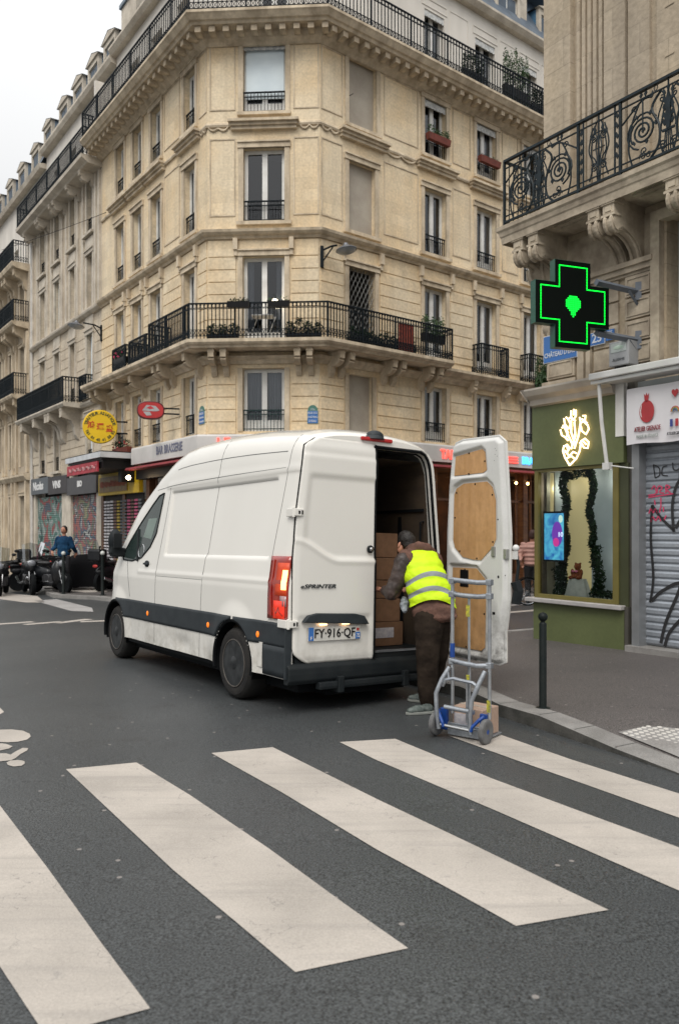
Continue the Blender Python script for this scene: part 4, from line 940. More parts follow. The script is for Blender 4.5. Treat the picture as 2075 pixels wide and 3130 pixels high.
# ---------------------------------------------------------------- far left building with stacked balconies
X3a, X3b = -30, -17.95
Mb3 = FL
b3 = thing('balcony_building', 'ornate beige apartment building at the left edge with three long stacked iron balconies', 'building', FL @ Matrix.Translation((X3b, 0, -.6)))
col3 = [(x, x+.85) for x in (-19.6, -21.6, -23.6, -25.6, -27.6)]
M3 = FL @ Matrix.Translation((0, -.15, 0))
ops3 = [(a, c, z0, z1, 'w') for a, c in col3 for z0, z1 in ((11.4, 13.3), (7.95, 10.3), (4.6, 6.8), (.3, 3.2))]
wall(X3a, X3b-.02, -1.5, 14.0, ops3, 'wall', STONE_F, b3, M3)
bb = MB()
for i, (a, c, z0, z1, kd) in enumerate(ops3):
    window(b3, M3, a, c, z0, z1, ['curt','plain','side'][i % 3], rail=False); bb = MB(); surround(bb, a, c, z0, z1, .14, .06); bb.build('window_surround', TRIM, b3, M3)
bb = MB()
for x in (-18.3, -20.2, -20.9, -22.3, -22.9, -24.3, -24.9, -26.4): bb.box(x-.14, x+.14, -.14, .02, -1, 3.9); bb.box(x-.12, x+.12, -.10, .02, 4.3, 7.4); bb.box(x-.12, x+.12, -.10, .02, 8.0, 10.9)
bb.build('pilaster', TRIM, b3, M3)
n3 = Vector((dL.y, -dL.x))
P3 = [C1+dL*X3a+n3*.15, C1+dL*X3b+n3*.15]; P3b = [P3[0], C1+dL*(X3b-.25)+n3*.15]
sweep(P3, [(-.02, 3.9), (.15, 3.9), (.3, 4.1), (.3, 4.2), (-.02, 4.25)], 'string_course', TRIM, b3, I4)
for z, h in ((13.8, .25), (11.1, .2), (7.7, .2)):
    sweep(P3b, [(-.02, z-.1), (.55, z-.02), (.70, z+.05), (.75, z+h-.05), (.75, z+h), (-.02, z+h)], 'balcony_slab', TRIM, b3, I4)
    railing(P3b, .68, z+h, .98, 'balcony_railing', IRON, b3, step=.12)
    consoles([-18.6, -20.3, -20.8, -22.4, -22.9, -24.4, -24.9], z, .6, .9, .26, 'balcony_console', TRIM, b3, M3)
a3 = [p-n3*.75 for p in P3]; Ma3 = FRM(a3[0], dL)
oo = [(x, x+.9, 14.2, 16.3, 'w') for x in (1.5, 3.8, 6.1, 8.4, 10.3)]
wall(0, X3b-X3a, 14.0, 18.6, oo, 'attic_wall', RENDER, b3, Ma3)
for a, c, z0, z1, _ in oo: window(b3, Ma3, a, c, z0, z1, 'side', rail=False)
sweep(P3, [(-.77, 18.6), (-.45, 18.6), (-.38, 18.8), (-.77, 18.85)], 'eaves_gutter', TRIM_L, b3, I4)
sweep(P3, [(-.5, 18.85), (-1.7, 21.4), (-5, 21.8)], 'roof', SLATE, b3, I4, closed=False)
for x in (-19.7, -22.2, -24.6, -27): dormer(b3, FL, x, 1.35, 18.8, .55, ZINC, 1.45)
chimney(b3, FL, -18.6, -17.9, 1.8, 3.4, 18.8, 21.0)
b = MB(); b.quad(*[(p[0], p[1], p[2]) for p in [(P3[1].x, P3[1].y, -1), ((P3[1]-n3*8).x, (P3[1]-n3*8).y, -1), ((P3[1]-n3*8).x, (P3[1]-n3*8).y, 18.6), (P3[1].x, P3[1].y, 14)]]); b.build('party_wall', RENDER, b3, I4, fix=False)
# ================================================================ right-hand building with the green shop
dS = Vector((.5595, -.829)).normalized(); FS = FRM((3.14, 12.9), dS)     # local x along the front, y into the building
rb = thing('right_building', 'ornate grey stone building at the right edge with an iron scrollwork balcony on carved brackets', 'building', FS @ Matrix.Translation((0, .3, 0)))
W = .30
bw = MB()
# front wall upper, with corner chamfer returning along the side street
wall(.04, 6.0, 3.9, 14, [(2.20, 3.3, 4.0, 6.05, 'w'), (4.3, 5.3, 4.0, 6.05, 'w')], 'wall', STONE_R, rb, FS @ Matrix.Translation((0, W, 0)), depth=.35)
window(rb, FS @ Matrix.Translation((0, W+.1, 0)), 2.2, 3.3, 4.0, 6.05, 'plain', rail=False)
SH = .15
b = MB(); b.quad((.04, W, 3.9), (-.04, W+.3, 3.9), (-.04, W+.3, 14), (.04, W, 14)); b.quad((-.04, W+.3, -.4), (-.04, W+14, -.6), (-.04, W+14, 14), (-.04, W+.3, 14))
b.quad((-.04, W+.3, -.4), (-.04, W+.3, 3.9), (0.02, .02, 3.9), (0.02, .02, -.4)); b.build('side_wall', STONE_R, rb, FS, fix=False)
# piers, fluting and steps above the balcony
b = MB(); f = b.box
f(.04, .58, W-.10, W+.05, 6.55, 14); f(.0, .62, W-.14, W+.05, 6.55, 6.95); 
for i in range(5): f(.66+i*.105, .72+i*.105, W-.05, W+.05, 6.95, 14)
f(1.19, 1.56, W-.07, W+.05, 6.6, 14); f(1.60, 1.96, W-.05, W+.05, 6.6, 14); f(2.06, 3.4, W-.03, W+.05, 6.6, 14)
for z in (7.6, 8.3, 9.0, 9.7, 10.4): f(2.2, 2.34, W-.04, W-.02, z, z+.02)
b.build('upper_pier', STONE_R, rb, FS)
# lower wall: quoins and moulded panels
b = MB(); f = b.box
for z in [4.05, 4.38, 4.71, 5.04]:
    f(.06, .62, W-.05, W+.04, z+.015, z+.315); f(.98, 1.42, W-.035, W+.04, z+.015, z+.315); f(1.55, 2.0, W-.05, W+.04, z+.015, z+.315)
b.M = Matrix.Translation((0, W-.05, 0))
for z in [4.05, 4.38, 4.71, 5.04]: frame(b, .10, .58, z+.05, z+.28, .025, .015); frame(b, 1.58, 1.97, z+.05, z+.28, .02, .015)
b.M = None
f(.68, .80, W-.06, W+.04, 3.95, 5.35); f(.86, .94, W-.08, W+.04, 3.95, 5.35)
f(-.02, 2.05, W-.10, W+.04, 5.40, 5.48); f(-.04, 2.05, W-.14, W+.04, 5.48, 5.55); f(0, 2.05, W-.06, W+.04, 5.36, 5.40)
f(.0, 2.05, W-.02, W+.04, 5.58, 6.2)
f(-.02, .66, W-.08, W+.04, 3.92, 4.03)
f(2.02, 2.16, W-.12, W+.04, 4.0, 6.0); f(2.02, 3.5, W-.12, W+.04, 6.0, 6.15)
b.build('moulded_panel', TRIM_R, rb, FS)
# balcony slab
OUT = -.45
prof = [(0, 6.24), (-.02, 6.24)]
def ring_sweep(path, prof, name, m): return sweep([Vector(p) for p in path], prof, name, m, rb, FS)
# path goes left to right in plan, outward = street: side return first
sl = [Vector((-.28, 3.2)), Vector((-.28, OUT)), Vector((6.0, OUT))]
def swp(path, prof, name, m, parent, M, **k):
    return sweep(path, prof, name, m, parent, M, **k)
b = MB(); b.box(-.26, 6.0, OUT+.02, W+.1, 6.30, 6.46); b.box(-.26, .3, W, 3.2, 6.30, 6.46); b.build('balcony_floor', TRIM_R, rb, FS)
swp(sl, [(-.02, 6.24), (-.01, 6.24), (.0, 6.34), (.015, 6.36), (.03, 6.42), (.055, 6.45), (.06, 6.51), (-.02, 6.51)], 'balcony_edge', TRIM_R, rb, FS)
# soffit panels between the consoles
b = MB()
for x0, x1 in ((.65, 1.30), (2.05, 2.6)): frame_ = [(x0, x1)]; b.box(x0, x1, OUT+.18, W-.1, 6.265, 6.30); b.box(x0+.08, x1-.08, OUT+.26, W-.18, 6.24, 6.265)
b.build('soffit_panel', TRIM_R, rb, FS)
# scroll consoles
def scroll_console(x, w_=.19):
    pr = []
    y1, y0 = OUT+.04, W
    D = y0-y1
    pts = [(y1, 6.30), (y1, 6.10), (y1+.02, 6.08)]
    for a in range(90, 300, 20): pts.append((y1+.10+.10*math.cos(R(a+45)), 5.97+.12*math.sin(R(a+45))))
    for i in range(9):
        t = i/8; pts.append((y1+.16+(D-.22)*math.sin(t*math.pi/2), 5.90-.42*(1-math.cos(t*math.pi/2))))
    pts += [(y0-.02, 5.40), (y0+.05, 5.40), (y0+.05, 6.30)]
    b = MB(); b.prism(pts, x-w_/2, x+w_/2, 'x')
    b.box(x-w_/2-.02, x+w_/2+.02, y1-.015, y1+.14, 6.05, 6.085); b.box(x-w_/2-.025, x+w_/2+.025, y1-.02, y1+.2, 6.22, 6.30)
    for s in (-1, 1): b.tube([(x+s*w_*.28, y1+.10+.115*math.cos(R(a)), 5.97+.125*math.sin(R(a))) for a in range(60, 330, 25)], .028, 6)
    for s in (-1, 1): b.tube([(x+s*w_*.3, y1+.16+(D-.24)*math.sin(t*math.pi/16), 5.885-.42*(1-math.cos(t*math.pi/16))) for t in range(8)], .02, 5)
    M0 = Matrix.Translation((x, y1-.006, 6.15)); b.box(x-.05, x+.05, y1-.012, y1, 6.12, 6.19)
    return b.build('scroll_console', TRIM_R, rb, FS)
for x in (.05, .36, 1.50, 1.76, 2.75, 3.0, 4.3, 4.55): scroll_console(x)
# carved corner corbel under the balcony end
b = MB()
b.lathe([(.0, 6.28), (.40, 6.28), (.40, 6.14), (.42, 6.10), (.42, 6.02), (.36, 5.96), (.38, 5.86), (.36, 5.76), (.27, 5.62), (.20, 5.45), (.17, 5.28), (.19, 5.22), (.15, 5.14), (.12, 4.98), (.14, 4.92), (.13, 4.86), (.07, 4.80), (.05, 4.72), (.02, 4.66), (0, 4.64)], (.06, W+.06, 0), 20)
for k in range(10):
    a = k/10*2*math.pi; b.tube([(.06+rr_*math.cos(a), W+.06+rr_*math.sin(a), z) for rr_, z in ((.38, 5.92), (.37, 5.8), (.29, 5.62), (.21, 5.45), (.18, 5.3))], .03, 5)
b.build('corner_corbel', TRIM_R, rb, FS, smooth=50)
# wrought iron balcony
IR = mat('wrought_iron', (.006, .012, .015), .5, (.012, .022, .028), 9, fine=.2, fscale=40, spec=.25)
b = MB()
Z0, Z1 = 6.53, 7.56; YR = OUT-.0
def bar(x0, z0, x1, z1, r=.012, n=5): b.tube([(x0, YR, z0), (x1, YR, z1)], r, n)
b.box(-.2, 6.0, YR-.03, YR+.03, Z1-.025, Z1+.012); b.box(-.2, 6.0, YR-.012, YR+.012, Z1-.13, Z1-.115); b.box(-.2, 6, YR-.02, YR+.02, Z0+.03, Z0+.06); b.box(-.2, 6, YR-.012, YR+.012, Z0+.13, Z0+.145)
b.box(-.215, -.185, YR-.02, YR+.02, Z0-.02, Z1)
# side return
b.box(-.215, -.185, YR, 3.0, Z1-.025, Z1+.012); b.box(-.21, -.19, YR, 3.0, Z0+.03, Z0+.06)
for i in range(28): b.box(-.206, -.194, YR+.1*i, YR+.1*i+.012, Z0+.03, Z1)
def spiral(cx, cz, r0, r1, a0, turns, rad=.011, mir=1):
    n = int(abs(turns)*14)+2; b.tube([(cx+mir*(r0+(r1-r0)*i/n)*math.cos(R(a0)+turns*2*math.pi*i/n), YR, cz+(r0+(r1-r0)*i/n)*math.sin(R(a0)+turns*2*math.pi*i/n)) for i in range(n+1)], rad, 5)
def curve(pts, r=.014):
    # catmull through points
    o = []; P = [pts[0]]+pts+[pts[-1]]
    for i in range(1, len(P)-2):
        for k in range(5):
            t = k/5; q = [.5*((2*P[i][j])+(-P[i-1][j]+P[i+1][j])*t+(2*P[i-1][j]-5*P[i][j]+4*P[i+1][j]-P[i+2][j])*t*t+(-P[i-1][j]+3*P[i][j]-3*P[i+1][j]+P[i+2][j])*t**3) for j in (0, 1)]; o.append(q)
    o.append(pts[-1]); b.tube([(x, YR, z) for x, z in o], r, 5)
def leafs(x, z, s=1, h=.07):
    b.prism([(x, z), (x+.03*s, z+h*.5), (x+.012*s, z+h), (x-.02*s, z+h*.4)], YR-.008, YR+.008, 'y')
def big_panel(x0, x1):
    w_ = x1-x0; cz = Z0+.47
    for sgn, cx in ((1, x0+w_*.24), (-1, x1-w_*.24)):
        spiral(cx, cz, .025, .20, 0, 2.6, .015, sgn); spiral(cx, cz, .235, .235, 30, .62, .014, sgn)
        for a_ in range(6): leafs(cx+.2*math.cos(a_), cz+.2*math.sin(a_), 1 if a_ % 2 else -1, .07)
        curve([(cx-sgn*.16, Z0+.05), (cx-sgn*.22, Z0+.3), (cx-sgn*.17, Z0+.62), (cx-sgn*.05, Z1-.16)], .013); spiral(cx-sgn*.12, Z1-.22, .01, .05, 90, 1.3, .010, sgn); spiral(cx+sgn*.02, Z0+.2, .01, .06, 200, 1.3, .010, sgn)
        spiral(cx, Z0+.13, .01, .055, 90, 1.3, .009, sgn); spiral(cx+sgn*.09, Z0+.12, .01, .045, 90, -1.2, .009, sgn)
        curve([(cx-sgn*w_*.22, Z1-.35), (cx-sgn*.02, Z1-.15), (cx+sgn*.14, Z1-.16)]); bar(cx, Z1-.12, cx, cz+.05, .012)
        leafs(cx+sgn*.14, Z1-.17, sgn, .09); leafs(cx, cz-.03, 1, .08); leafs(cx-.03, Z1-.11, 1, .08); leafs(cx+.04, Z1-.11, 1, .09)
        # lyre curve
        curve([(cx+sgn*.12, Z0+.06), (cx+sgn*.24, Z0+.20), (cx+sgn*.25, Z0+.45), (cx+sgn*.14, Z0+.72), (cx+sgn*.28, Z1-.13)], .018); spiral(cx+sgn*.30, Z0+.16, .01, .07, 0, 1.4, .011, sgn); spiral(cx+sgn*.29, Z1-.25, .01, .05, 0, 1.3, .010, sgn)
        curve([(cx+sgn*.30, Z0+.07), (cx+sgn*.26, Z0+.25), (cx+sgn*.30, Z0+.55), (cx+sgn*.40, Z1-.12)], .012)
        b.tube([(cx+sgn*.2+.028*math.cos(k), YR, Z1-.07+.04*math.sin(k)) for k in range(6)], .008, 4, closed=True)
    m_ = (x0+x1)/2
    b.prism([(m_-.02, Z0+.35), (m_+.02, Z0+.35), (m_+.05, Z0+.50), (m_+.03, Z0+.60), (m_+.045, Z0+.72), (m_+.01, Z0+.80), (m_, Z0+.93), (m_-.01, Z0+.80), (m_-.045, Z0+.72), (m_-.03, Z0+.60), (m_-.05, Z0+.50)], YR-.018, YR+.018, 'y')
    for s_ in (-1, 1):
        for q_ in range(5): leafs(m_+s_*.055, Z0+.40+q_*.10, s_, .10)
        curve([(m_+s_*.10, Z0+.36), (m_+s_*.15, Z0+.55), (m_+s_*.06, Z0+.80), (m_+s_*.12, Z1-.13)], .011)
    for k in range(-2, 3): bar(m_+k*.035, Z0+.05, m_+k*.02, Z0+.34, .009)
    b.box(m_-.09, m_+.09, YR-.012, YR+.012, Z0+.33, Z0+.36); bar(m_, Z0+.9, m_, Z1, .012)
def small_panel(x0, x1):
    w_ = x1-x0; m_ = (x0+x1)/2
    for x in (x0, x1): b.box(x-.018, x+.018, YR-.018, YR+.018, Z0, Z1)
    for x in (x0+.09, x1-.09): b.box(x-.010, x+.010, YR-.01, YR+.01, Z0+.03, Z1)
    for i in range(5):
        for x in (x0+.05, x1-.05): leafs(x, Z0+.25+i*.14, 1 if x < m_ else -1, .10)
    for s in (-1, 1):
        spiral(m_+s*.085, Z0+.70, .01, .065, 90, 1.6, .011, s); spiral(m_+s*.085, Z0+.27, .01, .065, -90, -1.6, .011, s); curve([(m_+s*.02, Z0+.70), (m_+s*.05, Z0+.55), (m_+s*.03, Z0+.42), (m_+s*.02, Z0+.27)], .011)
        curve([(m_+s*.02, Z0+.06), (m_+s*.05, Z0+.35), (m_+s*.13, Z0+.5), (m_+s*.06, Z0+.85), (m_, Z1-.1)], .010)
        leafs(m_+s*.06, Z1-.28, s, .12); leafs(m_+s*.12, Z0+.7, s, .08)
    bar(m_, Z0+.04, m_, Z1, .013)
    for s_ in (-1, 1): curve([(m_+s_*.16, Z0+.1), (m_+s_*.10, Z0+.33), (m_+s_*.17, Z0+.55), (m_+s_*.10, Z0+.85)], .011)
    for z in (Z0+.3, Z0+.52, Z0+.75): b.box(m_-.10, m_+.10, YR-.008, YR+.008, z, z+.012)
big_panel(-.20, 1.27); small_panel(1.27, 1.99); big_panel(1.99, 3.46); small_panel(3.46, 4.18); big_panel(4.18, 5.65)
b.build('balcony_railing', IR, rb, FS, fix=False)
# ---------------------------------------------------------------- green shop (part of the right building)
OL = mat('olive_paint', (.108, .128, .050), .55, (.088, .106, .040), 1.6, fine=.06, fscale=20); OLF = mat('gold_olive_frame', (.15, .125, .03), .5, (.12, .10, .025)); OLD = mat('dark_olive', (.045, .05, .02), .5)
CORN = mat('cornice_paint', (.46, .42, .36), .7, (.36, .325, .28), 3)
G0 = -.50
b = MB(); b.box(0, 1.72, .0, .25, G0, .47); b.build('stall_riser', OL, rb, FS, bevel=.004)
b = MB(); b.box(-.10, 1.73, -.10, .2, .47, .535); b.build('shop_sill', mat('sill_grey', (.42, .40, .39), .4, (.34,.33,.32), 5), rb, FS, bevel=.01)
b = MB(); b.box(0, 1.73, -.03, .25, 2.60, 3.62); b.build('shop_fascia', OL, rb, FS, bevel=.004)
b = MB(); b.prism([(-.04, 3.60), (-.10, 3.62), (-.12, 3.70), (-.20, 3.76), (-.24, 3.84), (-.24, 3.87), (.3, 3.90), (.3, 3.60)], .02, 1.60, 'x')
b.add([(.02,-.10,3.62),(-.06,-.24,3.84),(-.06,-.24,3.87),(-.06,.3,3.90),(-.06,.3,3.84),(.02,.3,3.62),(.02,-.24,3.87)],[(0,1,4,5),(1,2,3,4),(2,6,3),(0,6,2,1)]); b.build('shop_cornice', CORN, rb, FS)
b = MB(); b.box(.02, .10, .0, .08, .535, 2.60); b.box(1.52, 1.62, .0, .08, .535, 2.60); b.box(.10, 1.52, 0, .08, .535, .60); b.box(.10, 1.52, 0, .08, 2.55, 2.60); b.build('shop_window_frame', OLF, rb, FS, bevel=.005)
b = MB(); b.quad((.10, .05, .60), (1.52, .05, .60), (1.52, .05, 2.55), (.10, .05, 2.55)); b.build('shop_window_pane', GLASS2, rb, FS, fix=False)
b = MB(); b.box(1.62, 1.78, .02, .25, G0, 2.6); b.build('shop_pier', OLD, rb, FS)
b = MB(); b.box(1.60, 1.74, -.04, .2, 2.98, 3.75); b.build('white_post', FRAME, rb, FS)
b = MB(); b.box(1.86, 1.98, -.02, .3, -.05, 3.3); b.build('shutter_guide', mat('grey_guide', (.24,.25,.26), .45, metal=.3), rb, FS)
b = MB(); b.box(1.74, 1.86, .04, .3, G0, 3.8); b.box(1.74, 1.80, -.02, .05, G0, .52); b.build('side_pilaster', mat('dark_pilaster', (.07,.065,.055), .6), rb, FS)
b = MB(); b.box(1.80, 6, -.10, .35, G0, -.02); b.build('door_sill', GRANITE, rb, FS)
SHUT = mat('shutter_grey', (.34, .37, .41), .45, (.26, .285, .32), 2, metal=.35, fine=.08, fscale=30)
shutter(1.98, 5.2, .0, 3.35, SHUT, rb, FS, y=.16, pitch=.105)
b = MB(); b.box(1.74, 6, .12, .35, 3.3, 3.75); b.build('shutter_box', mat('dark_box', (.13,.14,.14), .5), rb, FS)
b = MB(); b.box(5.2, 6, .0, .3, -.3, 3.9); b.build('shop_pier', OLD, rb, FS)
# graffiti on the shutter
GB = mat('black_spray', (.02,.02,.022), .6); GP = mat('pink_spray', (.62,.06,.14), .6)
def stroke(pts, r, m, y=.136):
    b = MB(); pts2 = []
    P = [pts[0]]+pts+[pts[-1]]
    for i in range(1, len(P)-2):
        for k in range(5):
            t = k/5; pts2.append([.5*((2*P[i][j])+(-P[i-1][j]+P[i+1][j])*t+(2*P[i-1][j]-5*P[i][j]+4*P[i+1][j]-P[i+2][j])*t*t+(-P[i-1][j]+3*P[i][j]-3*P[i+1][j]+P[i+2][j])*t**3) for j in (0,1)])
    pts2.append(pts[-1]); G_ = []
    for i, p in enumerate(pts2):
        a = pts2[max(i-1,0)]; c = pts2[min(i+1,len(pts2)-1)]; dx, dz = c[0]-a[0], c[1]-a[1]; l = math.hypot(dx, dz) or 1
        # follow the slat profile
        row = []
        for s in (-1, 1):
            x, z = p[0]-dz/l*r*s, p[1]+dx/l*r*s; row.append((x, y, z))
        G_.append(row)
    b.grid(G_); return b
def spray(strokes, r, m):
    B = MB()
    for s in strokes:
        q = stroke(s, r, m); B.add(q.v, q.f)
    B.build('graffiti', m, rb, FS, fix=False)
spray([[(2.10,2.55),(2.13,2.36)],[(2.10,2.55),(2.19,2.50),(2.20,2.40),(2.13,2.36)],[(2.32,2.52),(2.25,2.50),(2.24,2.40),(2.33,2.38)],[(2.40,2.56),(2.42,2.46),(2.50,2.47),(2.52,2.6),(2.50,2.32)],[(2.58,2.60),(2.62,2.42)]], .009, GB)
spray([[(2.08,1.98),(2.06,1.5),(2.10,.95),(2.05,.6)],[(2.08,1.98),(2.22,1.80),(2.42,1.62)]], .020, GB)
spray([[(2.42,1.60),(2.40,2.0),(2.52,2.32),(2.9,2.45)],[(2.45,1.65),(2.6,1.85),(2.85,1.75)],[(2.58,2.12),(2.66,2.0),(2.58,1.95)]], .022, GB)
spray([[(2.07,.62),(2.25,.78),(2.52,.88),(2.3,.35),(2.22,.04)],[(2.52,.40),(2.35,.2),(2.28,.0)],[(2.52,.40),(2.8,.62)]], .024, GB)
spray([[(2.02,2.12),(2.14,2.14),(2.12,2.25),(2.07,2.20)],[(2.16,2.14),(2.18,2.24),(2.24,2.22),(2.20,2.16),(2.27,2.14)],[(2.30,2.14),(2.30,2.25),(2.36,2.22),(2.31,2.19),(2.38,2.13)],[(2.02,2.09),(2.42,2.13)],[(2.12,2.05),(2.13,1.98)],[(2.22,2.08),(2.22,1.94)],[(2.03,1.86),(2.06,1.93),(2.10,1.87),(2.13,1.93),(2.16,1.86)],[(2.2,1.87),(2.21,1.94)],[(2.26,1.88),(2.26,1.95)],[(2.06,1.74),(2.08,1.82),(2.14,1.76),(2.18,1.82),(2.22,1.75)],[(2.27,1.76),(2.3,1.83)]], .010, GP)
# awning cassette, arm
t = thing('folded_awning', 'long white folded awning cassette above the pomegranate banner', 'awning', FS @ Matrix.Translation((3, -.2, 3.8)))
AWW = mat('awning_white', (.62,.62,.60), .45, (.52,.52,.50))
b = MB(); b.box(1.36, 5.6, -.34, -.16, 3.80, 3.90); b.box(1.36, 5.6, -.30, 0, 3.74, 3.80); b.build('cassette', AWW, t, FS, bevel=.015)
b = MB(); b.tube([(1.47, -.24, 3.74), (1.50, -.22, 3.2), (1.56, -.18, 2.58)], .028, 8); b.box(1.51, 1.62, -.22, -.13, 2.50, 2.60); b.tube([(1.58, -.16, 2.56), (1.92, -.06, 2.50)], .010, 5); b.build('arm', AWW, t, FS)
# banner
BW = mat('banner_white', (.70, .68, .70), .6, (.63, .615, .635), 1)
t = thing('banner', 'white banner with a red pomegranate above the graffiti covered shutter', 'banner', FS @ Matrix.Translation((2.6, -.1, 3.2)))
b = MB(); P = []
for i in range(15):
    x = 1.85+2.0*i/14; y = -.12-.012*math.sin(i*1.1); P.append([(x, y, 2.83+.01*math.sin(i)), (x, y-.005, 3.2), (x, y, 3.62)])
b.grid(P); b.build('sheet', BW, t, FS, fix=False)
PR = mat('pomegranate_red', (.42, .035, .04), .6); BY = -.145
b = MB(); b.prism([(2.19+.115*math.cos(R(a)), 3.27+.155*math.sin(R(a))) for a in range(0, 360, 15)], BY, BY+.004, 'y'); b.prism([(2.16, 3.40), (2.145, 3.52), (2.17, 3.485), (2.185, 3.53), (2.20, 3.485), (2.225, 3.52), (2.21, 3.40)], BY, BY+.004, 'y'); b.build('pomegranate_print', PR, t, FS)
b = MB(); b.prism([(2.105, 3.36), (2.115, 3.375), (2.10, 3.27), (2.115, 3.19), (2.095, 3.22), (2.088, 3.29)], BY-.003, BY-.001, 'y'); b.build('highlight_print', WL, t, FS)
DR = mat('dark_red_print', (.25, .03, .04), .6)
lettering('ATELIER GRENADE', .098, DR, t, place(FS, 2.20, 3.03, -BY+.002), sx=.50); lettering('MADE IN FRANCE', .07, mat('pale_print', (.42,.45,.43), .6), t, place(FS, 2.20, 2.93, -BY+.002), sx=.62); lettering('ATELIERGRENADE.FR', .06, mat('black_print', (.08,.08,.09), .6), t, place(FS, 2.50, 2.925, -BY+.002), align='LEFT', sx=.6)
b = MB(); hp = [(2.62+.0042*16*math.sin(a)**3*.75, 3.47+.0040*(13*math.cos(a)-5*math.cos(2*a)-2*math.cos(3*a)-math.cos(4*a))) for a in [i*.2618 for i in range(24)]]; b.prism(hp, BY, BY+.004, 'y'); b.build('heart_print', PR, t, FS)
for i, c in enumerate([(.45,.03,.03),(.55,.28,.03),(.10,.25,.10),(.08,.12,.40)]):
    r = .062-.012*i; b = MB(); b.tube([(2.62+r*math.cos(R(a)), BY+.002, 3.22+r*1.1*math.sin(R(a))) for a in range(0, 181, 15)], .0055, 4); b.build('rainbow_print', mat('rainbow', c, .6), t, FS)
b = MB(); b.box(2.545, 2.585, BY, BY+.004, 3.02, 3.12); b.build('flag_print', mat('flag_blue', (.04,.06,.25), .6), t, FS); b = MB(); b.box(2.625, 2.665, BY, BY+.004, 3.02, 3.12); b.build('flag_print', PR, t, FS)
# neon flower on the green fascia
NW = emis('warm_neon', (1, .70, .38), 2.6)
NWH = emis('warm_neon_soft', (1, .72, .38), 2.2)
t = thing('neon_sign', 'glowing warm white neon plant on the green shop fascia', 'neon sign', FS @ Matrix.Translation((.86, -.06, 3.1)))
def NT(pts, r=.0125): 
    P = [(x, -.065, z) for x, z in pts]; nb_.tube(P, r, 6)
nb_ = MB()
K = lambda x, z: (.60+.55*(x-450)/275, 3.47-.86*(z-290)/570)
for s in [[(545,855),(500,770),(480,700),(490,650),(520,655),(530,700)],[(545,855),(610,790),(640,720),(655,620),(690,600),(725,640),(715,700),(680,690),(660,650)],
          [(560,690),(600,560),(590,420)],[(590,690),(630,560),(650,430)],[(570,640),(520,520),(500,470)],[(600,650),(560,520),(560,400)],[(530,600),(500,560)],
          [(560,300),(560,360),(580,400),(605,360),(605,300)],[(585,290),(585,350)],[(545,370),(600,410)],
          [(490,370),(500,430),(530,480),(555,440),(530,380),(510,360)],[(455,480),(470,540),(510,570),(530,520),(500,460),(470,460)],[(480,440),(540,480)],
          [(640,380),(650,440),(690,420),(695,370),(670,370)],[(680,430),(715,470),(725,510),(700,560),(660,520),(650,470)],[(660,400),(710,450)],
          [(500,700),(540,760),(580,720),(610,740)],[(520,780),(560,760),(590,790)],[(490,660),(520,640),(545,680),(520,720)],[(640,640),(670,620),(700,660)]]:
    NT([K(*p) for p in s])
nb_.build('neon_tube', NW, t, FS)
b = MB(); b.tube([(*K(560,300)[:1], -.045, K(560,300)[1]), (K(585,850)[0], -.045, K(585,850)[1])], .004, 4); b.build('mount', BLACK, t, FS)
nl = bpy.data.lights.new('neon_light', 'POINT'); nl.energy = 2.2; nl.color = (1, .75, .45); nl.shadow_soft_size = .15; o = bpy.data.objects.new('neon_light', nl); COL.objects.link(o); o.matrix_world = FS @ Matrix.Translation((.87, -.22, 3.05))
# shop interior and window display
LB = mat('pale_blue_panel', (.50, .58, .61), .8, (.44,.52,.55)); YP = emis('yellow_wall_glow', (1, .84, .42), .16, (.50,.42,.22))  # yellow wall is no lamp; a faint glow in its material makes it look lit
b = MB(); b.quad((.05,1.3,G0),(3,1.3,G0),(3,1.3,2.6),(.05,1.3,2.6)); b.quad((.05,.1,2.6),(1.7,.1,2.6),(1.7,1.3,2.6),(.05,1.3,2.6)); b.quad((.05,.1,.56),(1.7,.1,.56),(1.7,1.3,.56),(.05,1.3,.56)); b.quad((1.7,.1,.5),(1.7,1.3,.5),(1.7,1.3,2.6),(1.7,.1,2.6)); b.quad((.05,.26,.5),(.05,1.3,.5),(.05,1.3,2.6),(.05,.26,2.6)); b.build('shop_interior', mat('shop_interior', (.30,.29,.22), .8), rb, FS, fix=False)
b = MB(); b.box(.07, .30, .44, .46, .56, 2.58); b.box(.80, 1.69, .44, .46, .56, 2.58); b.build('display_panel', LB, rb, FS)
b = MB(); b.box(.12, .86, .50, .52, .56, 2.58); b.build('glowing_back_wall', YP, rb, FS); b = MB(); b.box(.09, .14, .30, .32, 1.9, 2.55); b.build('glowing_wall_strip', YP, rb, FS)
b = MB(); rn = random.Random(2)
for i in range(22):
    z = .62+i*.09; foliage(b, (.46+.04*math.sin(i*.9)-(.10 if i < 5 else 0), .22, z), .075 if i > 4 else .15, .06, .08, 150, .036, rn)
for i in range(21):
    z = .70+i*.09; foliage(b, (.97+.04*math.sin(i*.8)+(.11 if i < 8 else 0), .22, z), .06 if i > 7 else .11, .06, .08, 130, .036, rn)
for i in range(8): foliage(b, (.45+i*.075, .22, 2.50-.03*math.sin(i)), .07, .06, .08, 80, .03, rn)
for i in range(6): foliage(b, (1.05+i*.09, .18, .66), .08, .06, .07, 80, .03, rn)
tag(b.build('garland', LEAFD, None, FS, fix=False), 'thick dark green leafy garland framing the inside of the green shop window', 'garland')
t = thing('display_screen', 'blue and purple poster screen at the left of the green shop window', 'screen', FS @ Matrix.Translation((.36, .1, 1.5)))
b = MB(); b.box(.13, .57, .09, .12, 1.12, 1.92); b.build('frame', BLACK, t, FS)
